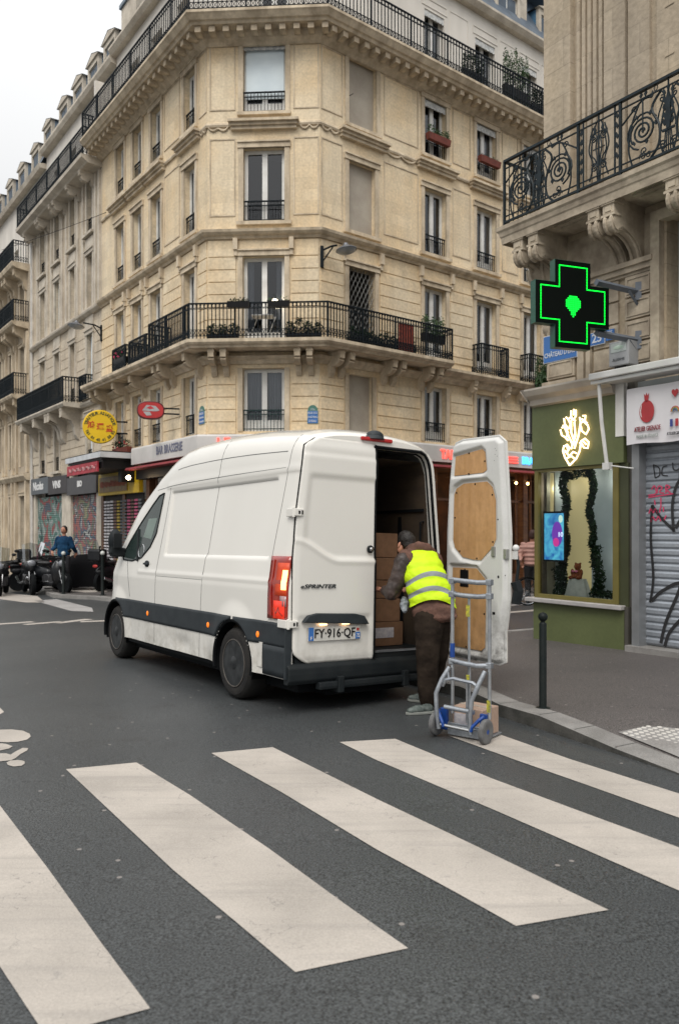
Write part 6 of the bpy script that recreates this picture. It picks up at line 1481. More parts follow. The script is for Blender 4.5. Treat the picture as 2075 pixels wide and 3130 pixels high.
for z, y in ((1.96, .965), (.885, 1.0)):
    b = MB(); b.box(-.055, .02, y-.10, y+.0, z-.035, z+.035); b.box(-.03, .13, y-.035 if z < 1 else y-.06, y+.03 if z < 1 else y-.01, z-.04, z+.04); b.tube([(-.03, y, z-.05), (-.03, y, z+.05)], .018, 8); h_ = b.build('door_hinge', VW, van, bevel=.006)
    b = MB(); b.box(-.058, -.054, y-.06, y-.04, z-.015, z+.015); b.box(-.058, -.05, y-.09, y-.075, z-.02, z+.02); b.build('hinge_bolt', RUB, h_)
b = MB(); b.prism([(.86, .90), (.07, .86), (.13, .945), (.24, .97), (.70, .985), (.80, .965)], -.085, -.03, 'x'); b.build('plate_light_bar', CLAD, ld, bevel=.008)
for y in (.62, .35):
    b = MB(); b.box(-.07, -.05, y-.04, y+.04, .868, .878); b.build('plate_lamp', emis('plate_lamp_glow', (1,.6,.3), 4), ld)
# number plate
def rx(y, z, out): return VM @ Matrix.Translation((-out, y, z)) @ Matrix.Rotation(R(-90), 4, 'Z')
PW = mat('plate_white', (.60,.585,.54), .35)
pl = obj('number_plate', None, ld, VM)
b = MB(); b.box(-.052, -.045, .165, .785, .715, .85); b.build('plate', PW, pl)
for q_ in ((.725, .783, .717, .848), (.167, .222, .717, .785)): b = MB(); b.box(-.055, -.05, *q_); b.build('plate_band', BLUE, pl)
b = MB(); b.box(-.056, -.05, .180, .210, .80, .825); b.build('red_dot', RED, pl)
lettering('FY·916·QF', .125, BLACK, pl, rx(.474, .782, .054), sx=.90, bold=.0008); lettering('F', .05, WL, pl, rx(.754, .74, .056)); lettering('75', .055, WL, pl, rx(.194, .748, .056), sx=.7)
lettering('eSPRINTER', .056, CLAD, ld, rx(.68, 1.245, .050), sx=1.55, shear=.3)
b = MB(); b.lathe([(.0, .02), (.032, .02), (.040, .012), (.040, 0), (0, 0)], n=20, M=Matrix.Rotation(R(-90), 4, 'Y')); b.M = None
for i, v in enumerate(b.v): b.v[i] = v+Vector((-.035, .045, 1.62))
lk = b.build('door_lock', BUMP, ld, smooth=30); b = MB(); b.ell((-.065, .045, 1.62), .008, .022, .022, n=12, m=6); b.build('lock_barrel', CHROME, lk, smooth=60)
# tail light on the left corner and the right one
TL = mat('tail_red', (.26, .006, .004), .12, (.36, .03, .008), 9, spec=.6, coat=.5); TLB = emis('tail_red_lit', (1, .05, .01), .30, (.5,.02,.01)); 
for sg in (1, -1):
    tl = patch(.0, .345, .92, 1.535, .020, 'tail_light', TL, sg, thick=.01)
    patch(.004, .20, 1.15, 1.47, .023, 'indicator_housing', emis('tail_orange', (1, .07, .01), .10 if sg > 0 else .02, (.5,.05,.01)), sg, parent=tl, thick=.001)
    patch(.012, .078, 1.21, 1.40, .030, 'indicator_lamp', emis('lamp_yellow', (1, .55, .14), 3.4 if sg > 0 else .05, (.6,.3,.05)), sg, parent=tl, thick=.001)
    patch(.008, .10, 1.05, 1.15, .024, 'reverse_lamp', mat('clear_lens', (.35,.22,.22), .1), sg, parent=tl, thick=.001)
    patch(.03, .22, .93, 1.10, .0245, 'brake_lamp', TLB, sg, parent=tl, thick=.001)
    b = MB(); b.tube([SP(x, z, .026, sg) for x, z in [(.05, .96), (.10, .99), (.12, 1.04), (.16, .98), (.2, 1.03), (.16, .94)]], .007, 5); b.tube([SP(x, z, .026, sg) for x, z in [(.25, .95), (.27, 1.2), (.26, 1.5)]], .006, 5); b.build('lens_rib', TL, tl)
# bumper and step
b = MB(); b.prism([(-.055, .40), (-.05, .46), (-.02, .50), (.04, .505), (.04, .30), (-.03, .30), (-.055, .34)], -1.0, 1.0, 'y'); b.build('rear_bumper', BUMP, van, bevel=.01)
b = MB(); b.prism([(-.085, .27), (-.08, .31), (-.0, .315), (.0, .24), (-.08, .24)], -.66, .66, 'y'); b.box(-.1, .3, -.45, -.38, .2, .36); b.box(-.1, .3, .38, .45, .2, .36); b.build('rear_step', BUMP, van, bevel=.008)
b = MB(); b.box(-.04, .06, -.23, .17, 2.735, 2.775); b.build('high_brake_light', mat('brake_red', (.45,.01,.01), .2), van, bevel=.012)
b = MB(); b.ell((.03, -.04, 2.80), .09, .10, .06); b.lathe([(.12, 2.76), (.11, 2.79), (.06, 2.81)], (.03, -.02, 0), 16); b.build('reversing_camera', CLAD, van, smooth=50)
for sg in (1, -1):
    b = MB(); b.ell((5.30, sg*.72, 1.02), .10, .14, .13, n=12, m=8); b.build('headlight', mat('headlight_lens', (.5,.52,.55), .1), van, smooth=50)
# right rear door, open and seen from inside
dd_ = Vector((.537, -.843)); DM = FRM((1.13, 8.70), dd_, 0) @ Matrix.Rotation(R(.8), 4, 'Y')
rd = obj('right_rear_door', None, van, DM)
OUTL = [(.075,.32),(.065,1.0),(.07,1.6),(.10,2.1),(.15,2.50),(.19,2.565),(.30,2.59),(.84,2.59),(.92,2.53),(.96,2.1),(1.0,1.6),(1.0,.95),(.95,.62),(.955,.33),(.88,.30),(.12,.28)]
P1 = [(.20,2.42),(.62,2.475),(.665,2.44),(.69,2.25),(.64,2.225),(.18,2.21)]
P2_ = [(.18,2.02),(.22,2.09),(.34,2.14),(.70,2.15),(.78,2.09),(.83,1.95),(.84,1.55),(.80,1.47),(.62,1.32),(.50,1.32),(.33,1.34),(.20,1.44),(.17,1.52)]
P3_ = [(.17,1.25),(.55,1.26),(.70,1.14),(.69,.43),(.64,.39),(.15,.38)]
def dist_in(u, v, P):
    d = 9
    for (a, c), (e, g) in zip(P, P[1:]+P[:1]):
        L2 = (e-a)**2+(g-c)**2; t = max(0, min(1, ((u-a)*(e-a)+(v-c)*(g-c))/L2)); d = min(d, math.hypot(u-a-t*(e-a), v-c-t*(g-c)))
    return d if inside(u, v, P) else -d
def fd(u, v):
    d = 0
    for P in (P1, P2_, P3_): d = max(d, .030*sstep(-.035, .0, dist_in(u, v, P)))
    de = dist_in(u, v, OUTL); d += .05*(1-sstep(0, .05, de))
    nz_ = .010*math.sin(v*9+u*4)*math.exp(-((u-.9)/.06)**2-((v-.8)/.35)**2)+.014*math.exp(-((u-.93)/.03)**2-((v-.62)/.12)**2)
    return (u, -.05+d+nz_, v)
def dm(u, v):
    for P in (P1, P2_, P3_):
        if dist_in(u, v, P) > .008: return 1
    return 0
b = heightfield(.05, 1.01, .27, 2.60, .0125, fd, lambda u, v: inside(u, v, OUTL))
VWI = mat('door_inner_white', (.62,.62,.60), .4, (.55,.55,.53), 2, fine=.03); dirt(VWI, .3, 1.0, (.10,.09,.08), 9)
di = b.build('inner_panel', VWI, rd, DM, smooth=50)
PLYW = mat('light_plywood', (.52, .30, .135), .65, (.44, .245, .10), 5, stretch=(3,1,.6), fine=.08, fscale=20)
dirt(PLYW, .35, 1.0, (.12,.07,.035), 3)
for P in (P1, P2_, P3_):
    cx, cz = sum(p[0] for p in P)/len(P), sum(p[1] for p in P)/len(P); b = MB(); b.prism([(cx+(x-cx)*.965, cz+(z-cz)*.965) for x, z in P], -.028, -.018, 'y'); py = b.build('plywood_panel', PLYW, rd, DM)
    b = MB()
    Q = dense([*P, P[0]], 1)
    for (x, z), (x2, z2) in list(zip(Q, Q[1:]))[::2]:
        xx, zz = (x+x2)/2, (z+z2)/2; b.lathe([(.011, -.002), (.009, .004), (0, .005)], (0,0,0), 8, M=Matrix.Translation((cx+(xx-cx)*.90, -.028, cz+(zz-cz)*.93)) @ Matrix.Rotation(R(90), 4, 'X'))
    b.build('panel_clip', BLACK, py, DM)
b = MB(); b.prism([(x, z) for x, z in OUTL], .0, .03, 'y'); b.build('outer_skin', VW, rd, DM)
b = MB(); b.tube([(x, .0, z) for x, z in OUTL], .012, 5, closed=True); b.build('edge_seal', VWI, rd, DM)
b = MB(); b.box(.30, .43, -.034, -.020, 1.04, 1.22); b.build('handle_opening', BLACK, rd, DM, bevel=.03)
b = MB()
for x, z in ((.88, 1.75), (.89, 1.18), (.90, .90), (.985, 1.4), (.985, 1.2), (.83, 2.40), (.85, 2.44), (.83, 2.46), (.86, 2.38), (.82, 2.34)):
    r_ = .015 if x < .95 and z < 2 else .007; b.lathe([(r_, -.003), (0, .004)], (0,0,0), 8, M=Matrix.Translation((x, -.05, z)) @ Matrix.Rotation(R(90), 4, 'X'))
b.box(.82, .92, -.056, -.04, .80, .825); b.build('door_hole', BLACK, rd, DM)
b = MB(); b.box(.80, .85, -.065, -.03, 1.38, 1.48); b.box(.955, 1.0, -.05, .0, 1.36, 1.46); b.build('latch', mat('latch_grey', (.35,.35,.33), .4, metal=.5), rd, DM, bevel=.005)
# outer side of the open door: dark pull bar and white hinge knob poking out behind the edge
b = MB(); b.tube([(1.03, .06, 1.42), (1.04, .08, 1.30), (1.03, .06, 1.12)], .016, 6); b.tube([(1.03, .05, 1.14), (1.05, .07, 1.05), (1.03, .06, .92)], .05, 8); b.build('outer_handle', BUMP, rd, DM)
b = MB(); b.ell((1.03, .05, 1.47), .035, .035, .035); b.box(1.0, 1.05, .03, .06, 1.36, 1.44); b.build('door_stop', VWI, rd, DM)
# dark tail light of the right corner is covered by the open door; number label
# ================================================================ boxes in the van
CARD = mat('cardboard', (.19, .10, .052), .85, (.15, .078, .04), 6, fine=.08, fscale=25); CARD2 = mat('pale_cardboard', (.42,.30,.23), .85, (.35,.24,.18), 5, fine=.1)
TAPE = mat('packing_tape', (.42,.36,.30), .4); LABEL = mat('paper_label', (.55,.52,.52), .6, (.38,.36,.40), 24)
def carton(M, w_, d, h, name, label, m=None, lab=None, group=None):
    t = thing(name, label, 'box', M, group)
    b = MB(); b.box(-w_/2, w_/2, -d/2, d/2, 0, h); b.build('carton', m or CARD, t, M, bevel=.006)
    b = MB(); b.box(-w_/2+.0, w_/2, -.025, .025, h, h+.002); b.box(-w_/2-.002, -w_/2, -.025, .025, h-.1, h); b.box(-w_/2, w_/2, -d/2-.002, -d/2+.0, h*.5-.002, h*.5+.002) if 0 else None; b.build('tape', TAPE, t, M)
    if lab:
        b = MB(); b.box(*lab); b.build('label', LABEL, t, M)
    return t
def VB(x, y, z, rz=0): return VM @ Matrix.Translation((x, y, z)) @ Matrix.Rotation(R(-90+rz), 4, 'Z')
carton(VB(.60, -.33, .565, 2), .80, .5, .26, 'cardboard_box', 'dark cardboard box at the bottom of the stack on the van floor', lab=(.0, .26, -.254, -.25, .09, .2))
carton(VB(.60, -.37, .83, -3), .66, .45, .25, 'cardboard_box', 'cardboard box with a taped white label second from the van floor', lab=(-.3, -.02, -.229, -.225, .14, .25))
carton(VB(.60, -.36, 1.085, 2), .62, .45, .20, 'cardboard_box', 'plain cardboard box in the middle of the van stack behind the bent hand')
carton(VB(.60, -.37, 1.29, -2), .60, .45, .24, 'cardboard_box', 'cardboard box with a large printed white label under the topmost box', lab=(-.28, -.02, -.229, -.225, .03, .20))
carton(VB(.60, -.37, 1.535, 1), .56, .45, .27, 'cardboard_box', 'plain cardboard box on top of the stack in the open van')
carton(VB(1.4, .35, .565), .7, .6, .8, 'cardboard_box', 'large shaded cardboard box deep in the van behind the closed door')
# ================================================================ hand truck
HM = FRM((1.02, 6.70), Vector((.784, -.62)).normalized(), gz(6.7))
ht = thing('hand_truck', 'grey metal hand truck with blue hubbed wheels standing behind the van', 'hand truck', HM)
ALU = mat('scuffed_aluminium', (.40,.43,.46), .42, (.28,.30,.33), 14, metal=.75, fine=.1); ALUL = mat('silver_tube', (.50,.52,.54), .35, (.38,.40,.42), 14, metal=.8)
BLUEP = mat('blue_plastic', (.008,.06,.28), .45, (.006,.04,.2), 6); STK = mat('yellow_sticker', (.55,.50,.03), .5, (.2,.2,.05), 40)
def tb(pts, r, name, m, n=8, bev=0): b = MB(); b.tube(pts, r, n); return b.build(name, m, ht, HM, smooth=50)
xl, xr = -.115, .237
for x in (xl, xr):
    tb([(x, .06, .20), (x, .06, 1.33)], .016, 'upright', ALUL)
    b = MB(); b.box(x-.024, x+.024, .03, .09, 1.195, 1.245); b.box(x-.024, x+.024, .03, .09, 1.31, 1.36); b.box(x-.024, x+.024, .03, .09, .62, .67); b.build('bracket', ALU, ht, HM, bevel=.006)
tb([(xl-.01, .06, 1.345), (xl+.1, .045, 1.338), (xr-.1, .045, 1.330), (xr+.01, .06, 1.335)], .021, 'top_bar', ALU); tb([(xl, .06, 1.225), (xl+.1, .045, 1.215), (xr-.1, .045, 1.212), (xr, .06, 1.222)], .021, 'cross_bar', ALU)
tb([(xl-.01, .05, .655), (xl+.1, .03, .645), (xr-.1, .03, .635), (xr, .05, .645)], .021, 'cross_bar', ALU)
tb([(.045, .06, 1.21), (.045, .06, .12)], .013, 'centre_pole', ALUL, 4); tb([(.03, .05, .5), (.03, .05, .14)], .009, 'centre_pole', ALUL, 6); tb([(.06, .05, .65), (.06, .05, .14)], .008, 'centre_pole', ALUL, 6)
# curved side brackets and arch
for s, x in ((-1, xl), (1, xr)):
    P = [(x-.01*s*-1, .03, .60), (x-.01, .0, .56)] if 0 else None
lb = [(xl-.005, .02, .60), (xl-.05, -.03, .50), (xl-.09, -.06, .38), (xl-.085, -.06, .22), (xl-.07, -.05, .08)]
rb_ = [(xr-.02, .02, .60), (xr-.05, -.03, .50), (xr-.10, -.06, .36), (xr-.115, -.06, .24), (xr-.115, -.05, .08)]
for P in (lb, rb_): b = MB(); b.tube(P, .02, 8); b.build('curved_bracket', ALU, ht, HM, smooth=50)
arch = [(xl-.05, -.02, .44), (xl-.02, -.02, .495), (xl+.06, -.02, .515), (.045, -.02, .505), (xr-.11, -.02, .50), (xr-.06, -.02, .47), (xr-.075, -.03, .42)]
b = MB(); b.tube(arch, .016, 6); b.tube([(xl-.01, .0, .56), (xl-.0, 0, .50)], .012, 6); b.tube([(xr-.03, .0, .56), (xr-.07, 0, .49)], .012, 6); b.build('arch_brace', ALU, ht, HM, smooth=50)
tb([(xl-.03, -.02, .265), (xr-.10, -.02, .255)], .020, 'cross_bar', ALU); b = MB(); b.tube([(-.165, -.05, .115), (.125, -.05, .105)], .014, 8); b.build('axle', CHROME, ht, HM, smooth=50); tb([(-.24, .0, .105), (.24, 0, .105)], .010, 'axle', ALU)
b = MB(); b.box(-.16, .20, .06, .36, .015, .028); b.box(-.16, .20, .05, .065, .015, .12); b.build('toe_plate', ALU, ht, HM, bevel=.004)
for x, s in ((-.238, -1), (.234, 1)):
    Mw = HM @ Matrix.Translation((x, .0, .106)) @ Matrix.Rotation(R(90*s), 4, 'Y'); wh = obj('wheel', None, ht, Mw)
    b = MB(); b.lathe([(.062, -.022), (.085, -.026), (.100, -.018), (.106, 0), (.100, .018), (.085, .026), (.062, .022)], n=28); b.grid([]) if 0 else None; b.build('tyre', mat('grey_tyre', (.13,.13,.13), .8, (.09,.09,.09), 20), wh, Mw, smooth=40)
    b = MB(); b.lathe([(.0, -.02), (.062, -.02), (.062, .016), (.045, .012), (.02, .022), (0, .024)], n=20); b.build('hub', BLUEP, wh, Mw, smooth=40)
    b = MB()
    for k in range(6): b.lathe([(.011, .012), (.011, .020), (0, .02)], (.042*math.cos(k*1.047), .042*math.sin(k*1.047), 0), 6)
    b.build('hub_hole', RUB, wh, Mw)
    b = MB(); xx = x-s*.045; b.box(xx-.035, xx+.035, .04, .075, .05, .235); b.tube([(xx+s*.03, .0, .23), (xx, -.03, .20), (xx-s*.05, -.06, .14), (xx-s*.06, -.06, .10)], .016, 6); b.build('wheel_guard', BLUEP, ht, HM, bevel=.006)
b = MB(); b.tube([(xl, .06, .68), (xl, .06, .80)], .021, 8); b.build('grip', BLUEP, ht, HM, smooth=40)
for x, z in ((.045, 1.11), (.045, 1.06), (xr, .33), (xr, .28), (.045, .52)):
    b = MB(); b.box(x-.016, x+.016, .040, .044, z-.022, z+.028); b.build('sticker', STK, ht, HM)
carton(HM @ T(.020, .22, .03, R(-4)), .30, .26, .225, 'cardboard_box', 'pale taped cardboard box standing on the toe plate of the hand truck', CARD2, (-.13, .02, -.134, -.13, .04, .17))
# ================================================================ worker
def limb(b, pts, rs, n=14):
    for i in range(len(pts)-1):
        a, c = Vector(pts[i]), Vector(pts[i+1]); k = 6
        b.tube([a.lerp(c, t/k) for t in range(k+1)], [rs[i]+(rs[i+1]-rs[i])*t/k for t in range(k+1)], n)
        b.ell(a, rs[i], rs[i], rs[i], n=n, m=10)
    b.ell(pts[-1], rs[-1], rs[-1], rs[-1], n=n, m=10)
SKIN = mat('skin', (.42, .20, .13), .55, (.36, .16, .10), 12); HAIR = mat('dark_hair', (.008, .006, .005), .6, (.016, .012, .010), 40, stretch=(1,1,.3), bump=.8, bscale=90)
BROWN = mat('brown_jacket', (.15, .082, .062), .95, (.08, .045, .036), 7, spec=.12, bump=.6, bscale=14, fine=.12); BROWN2 = mat('shiny_dark_sleeve', (.060,.040,.034), .5, (.034,.024,.021), 8, bump=.5, bscale=12)
PANTS = mat('brown_trousers', (.030, .022, .0165), 1.0, (.015, .011, .0085), 6, spec=.08, bump=.9, bscale=7, stretch=(1,1,2), fine=.15)
G_ = gz(7.85)
man = thing('person', 'person in a yellow hi-vis vest and brown work clothes bending into the open van', 'person', T(.90, 7.9, G_))
sl_, el_, hl_ = (.675, 8.05, 1.335), (.535, 8.02, 1.00), (.405, 8.30, 1.015)
sr_, er_, hr_ = (.965, 8.16, 1.29), (.93, 8.42, 1.08), (.74, 8.52, .98)
b = MB()
limb(b, [(.93,7.93,.82),(.91,7.95,1.02),(.86,8.05,1.25),(.80,8.14,1.38)], [.11,.10,.11,.09]); limb(b, [(.78,8.15,1.38),(.73,8.21,1.45)], [.055,.052]); 
hc = Vector((.69, 8.27, 1.505)); HR = Matrix.Rotation(R(38), 4, 'X') @ Matrix.Rotation(R(35), 4, 'Z')
b.ell(hc, .078, .10, .115, M=HR); b.ell(hc+Vector((-.03, .055, -.045)), .05, .05, .06); b.ell(hc+Vector((-.055,.09,-.02)), .016,.022,.02)
limb(b, [sl_, el_, (.44, 8.23, 1.01)], [.05,.042,.028]); limb(b, [sr_, er_, (.78, 8.5, 1.0)], [.05,.042,.028])
limb(b, [(.87,7.88,.80),(.86,7.80,.36),(.86,7.78,-.02)], [.09,.06,.045]); limb(b, [(1.0,8.0,.80),(1.0,8.1,.36),(.94,8.3,-.04)], [.09,.06,.045])
# hands: palm, four fingers, thumb
def hand(b, w0, d, up, s=1):
    w0 = Vector(w0); d = Vector(d).normalized(); up = Vector(up).normalized(); sd = d.cross(up).normalized(); up = sd.cross(d)
    limb(b, [w0, w0+d*.05*s, w0+d*.085*s], [.024*s, .030*s, .028*s], 8)
    for k, (l, o) in enumerate(((.070,-.030),(.080,-.010),(.074,.010),(.058,.028))):
        p = w0+d*.085*s+sd*o*s; limb(b, [p, p+d*l*.45*s-up*.006*s, p+d*l*.75*s-up*.025*s, p+d*l*.9*s-up*.04*s], [.0095*s,.009*s,.0085*s,.008*s], 6)
    p = w0+d*.03*s-sd*.025*s; limb(b, [p, p+d*.025*s-sd*.022*s-up*.01*s, p+d*.05*s-sd*.024*s-up*.02*s], [.012*s,.011*s,.009*s], 6)
hand(b, (.435, 8.24, 1.012), (-.45, .8, .05), (0, 0, 1)); hand(b, (.77, 8.5, 1.0), (-.9, .3, -.1), (0,0,1))
mb_ = remesh(b, 'body', SKIN, .0075, man, I4, 3)
b = MB(); b.M = Matrix.Translation(hc) @ HR.to_4x4()
for s in (1, -1): b.ell((s*.080, .0, -.01), .012, .022, .034, n=10, m=8)
b.M = None; b.ell((.612, 8.185, 1.478), .014, .024, .034, M=Matrix.Rotation(R(20), 4, 'Y'), n=12, m=8); b.ell((.625, 8.20, 1.438), .03, .03, .045); b.build('ear', SKIN, man, I4, smooth=60)
b = MB(); b.ell(hc+Vector((.005,-.012,.022)), .088, .108, .108, M=HR); b.ell(hc+Vector((.03,-.05,-.02)), .07,.06,.07, M=HR); remesh(b, 'hair', HAIR, .010, man, I4, 1, disp=(.012, .03))
# jacket
def torso(b, e=0, lo=True):
    E = lambda c, rx, ry, rz: b.ell(c, rx+e, ry+e, rz+e*.5, n=24, m=14)
    if lo: E((.925,7.92,.86), .205,.155,.12); E((.92,7.93,.95), .205,.15,.12)
    E((.885,7.95,1.05), .198,.145,.13); E((.855,8.00,1.16), .20,.15,.13); E((.825,8.06,1.26), .20,.15,.12); E((.805,8.10,1.335), .18,.135,.085)
b = MB(); torso(b); limb(b, [(.74,8.10,1.36), (.96,8.15,1.32)], [.09,.09]); limb(b, [sl_, (.62,8.03,1.18), el_], [.105,.088,.075]); limb(b, [el_, (.46, 8.19, 1.012)], [.070,.045]); limb(b, [sr_, er_, (.82, 8.48, 1.01)], [.10,.075,.05])
b.ell((.935,7.90,.83), .222,.18,.12, n=24); b.ell((.945,7.89,.78), .222,.185,.07, n=24)
# hood
limb(b, [(.725,8.12,1.445), (.80,8.09,1.460), (.885,8.10,1.440), (.94,8.13,1.40)], [.040,.060,.060,.045]); limb(b, [(.76,8.18,1.43), (.74,8.2,1.42)], [.075,.07])
jk = remesh(b, 'jacket', BROWN, .011, man, I4, 5, disp=(.028, .09))
b = MB(); limb(b, [(.635,8.0,1.32), (.59,7.99,1.15), (.52,8.0,1.0)], [.085,.083,.074]); limb(b, [(.52,8.0,1.0), (.47, 8.16, 1.01)], [.072,.052]); remesh(b, 'dark_sleeve_panel', BROWN2, .011, man, I4, 4, disp=(.024, .06))
# vest
def warp(v): return Vector((v.x, v.y, v.z+1.8*(v.x-.92)**2))
def unwarp(v): return Vector((v.x, v.y, v.z-1.8*(v.x-.92)**2))
b = MB(); torso(b, .030); b.ell((.85,8.10,1.385), .15,.09,.05, n=20); b.ell((.76,8.12,1.40), .09,.08,.035, n=20)
HV = bpy.data.materials.new('hi_vis_fabric'); HV.use_nodes = True; n, p = nodes(HV); N = n.nodes.new; L = n.links.new
p.inputs['Roughness'].default_value = .7
tc = N('ShaderNodeTexCoord'); sx = N('ShaderNodeSeparateXYZ'); L(tc.outputs['Object'], sx.inputs[0])
def mth(op, a, c=None):
    m = N('ShaderNodeMath'); m.operation = op
    for i, q in enumerate((a, c)):
        if q is None: continue
        if isinstance(q, (int, float)): m.inputs[i].default_value = q
        else: L(q, m.inputs[i])
    return m.outputs[0]
dx = mth('SUBTRACT', sx.outputs[0], .92); wz = mth('ADD', sx.outputs[2], mth('MULTIPLY', mth('MULTIPLY', dx, dx), 1.8))
b1 = mth('LESS_THAN', mth('ABSOLUTE', mth('SUBTRACT', wz, 1.205)), .024); b2_ = mth('LESS_THAN', mth('ABSOLUTE', mth('SUBTRACT', wz, 1.065)), .024)
band = mth('MAXIMUM', b1, b2_); mm = N('ShaderNodeMixRGB'); L(band, mm.inputs[0]); mm.inputs[1].default_value = (.53, .76, .0, 1); mm.inputs[2].default_value = (.24, .26, .27, 1); L(mm.outputs[0], p.inputs['Base Color'])
tt = N('ShaderNodeTexNoise'); tt.inputs['Scale'].default_value = 9; tt.inputs['Detail'].default_value = 3; L(tc.outputs['Object'], tt.inputs['Vector']); bp = N('ShaderNodeBump'); bp.inputs['Strength'].default_value = .5; bp.inputs['Distance'].default_value = .03; L(tt.outputs['Fac'], bp.inputs['Height']); L(bp.outputs[0], p.inputs['Normal'])
# fluorescent fabric re-emits a little
vs = remesh(b, 'vest', HV, .010, man, I4, 5, disp=(.020, .10))
bm = bmesh.new(); bm.from_mesh(vs.data)
for v in bm.verts: v.co = warp(v.co)
bmesh.ops.bisect_plane(bm, geom=bm.verts[:]+bm.edges[:]+bm.faces[:], plane_co=(0,0,.955), plane_no=(0,0,-1), clear_outer=True)
for v in bm.verts: v.co = unwarp(v.co)
# armholes
sh = [Vector(sl_), Vector(sr_)]
dele = [f for f in bm.faces if any((f.calc_center_median()-(c_+Vector(o))).length < .112 for c_, o in ((sh[0], (-.03,-.03,-.0)), (sh[1], (.05,0,0))))]
bmesh.ops.delete(bm, geom=dele, context='FACES'); bm.to_mesh(vs.data); bm.free()
# trousers
b = MB(); b.ell((.93,7.92,.80), .19,.15,.12, n=20); limb(b, [(.885,7.86,.76),(.865,7.79,.52),(.86,7.78,.34),(.86,7.78,.12),(.87,7.79,-.02)], [.155,.125,.112,.10,.092]); limb(b, [(.99,7.98,.76),(.99,8.02,.4),(.96,8.15,.15),(.93,8.25,-.02)], [.135,.112,.10,.088])
remesh(b, 'trousers', PANTS, .012, man, I4, 5, disp=(.016, .10))
SHOE = mat('grey_shoe', (.12,.14,.13), .8, (.045,.06,.055), 26); SOLE = mat('shoe_sole', (.22,.23,.21), .8)
def shoe(x, y, z, a):
    M = T(x, y, z, a); b = MB(); b.ell((.0,0,.055), .055,.05,.055); b.ell((.10,0,.045), .085,.048,.042); b.ell((.17,0,.035), .055,.045,.032); b.ell((.0,0,.09), .05,.045,.04); o = remesh(b, 'shoe', SHOE, .009, man, M, 3)
    for v in o.data.vertices: v.co.z = max(v.co.z, .018)
    b = MB(); b.prism([(-.06,-.03),(-.03,-.052),(.12,-.052),(.21,-.035),(.235,0),(.21,.035),(.12,.052),(-.03,.052),(-.06,.03)], .0, .026, 'z'); b.build('sole', SOLE, o, M, bevel=.006)
shoe(.86, 7.75, gz(7.75)+.003, R(197)); shoe(.93, 8.28, gz(8.28)+.003, R(160))
# small pale bag in the crook of the arm
b = MB(); b.ell((.655, 8.06, .885), .045, .035, .075); b.ell((.66, 8.05, .83), .03,.03,.04); o = remesh(b, 'plastic_bag', mat('bag_film', (.36,.40,.43), .35, (.28,.31,.34), 20), .008, None, I4, 1, disp=(.03, .03)); tag(o, 'crumpled pale plastic bag held at the waist of the bending worker', 'plastic bag')
# ================================================================ bollards
def bollard(M, label, h, r, ball, cap, group=None):
    t = thing('bollard', label, 'bollard', M, group)
    b = MB(); b.lathe([(r*2.0, 0), (r*2.0, .012), (r*1.1, .02), (r, .03), (r, h-.11), (r*.85, h-.10), (r*.55, h-.09), (r*.5, h-.075)], n=24); b.build('post', BLACKP, t, M, smooth=35)
    b = MB(); b.ell((0,0,h-ball), ball, ball, ball, n=24, m=16); b.build('ball', cap, t, M, smooth=80)
    return t
BLACKP = mat('black_post_paint', (.006,.010,.010), .45, (.012,.015,.014), 5, fine=.2, fscale=30, spec=.16)
WHB = mat('white_ball', (.55,.57,.54), .4)
bollard(T(1.89, 7.40, gz(7.4)+.118), 'black round topped bollard on the near pavement beside the kerb', .90, .034, .044, BLACKP)
bollard(T(-8.6, 24.8, gz(24.8)+.1), 'black bollard with a white ball top in front of the parked motorbikes', 1.33, .045, .065, WHB)
bollard(T(-7.2, 24.2, gz(24.2)+.1), 'black bollard with a white ball top just left of the van front', 1.35, .05, .07, WHB)
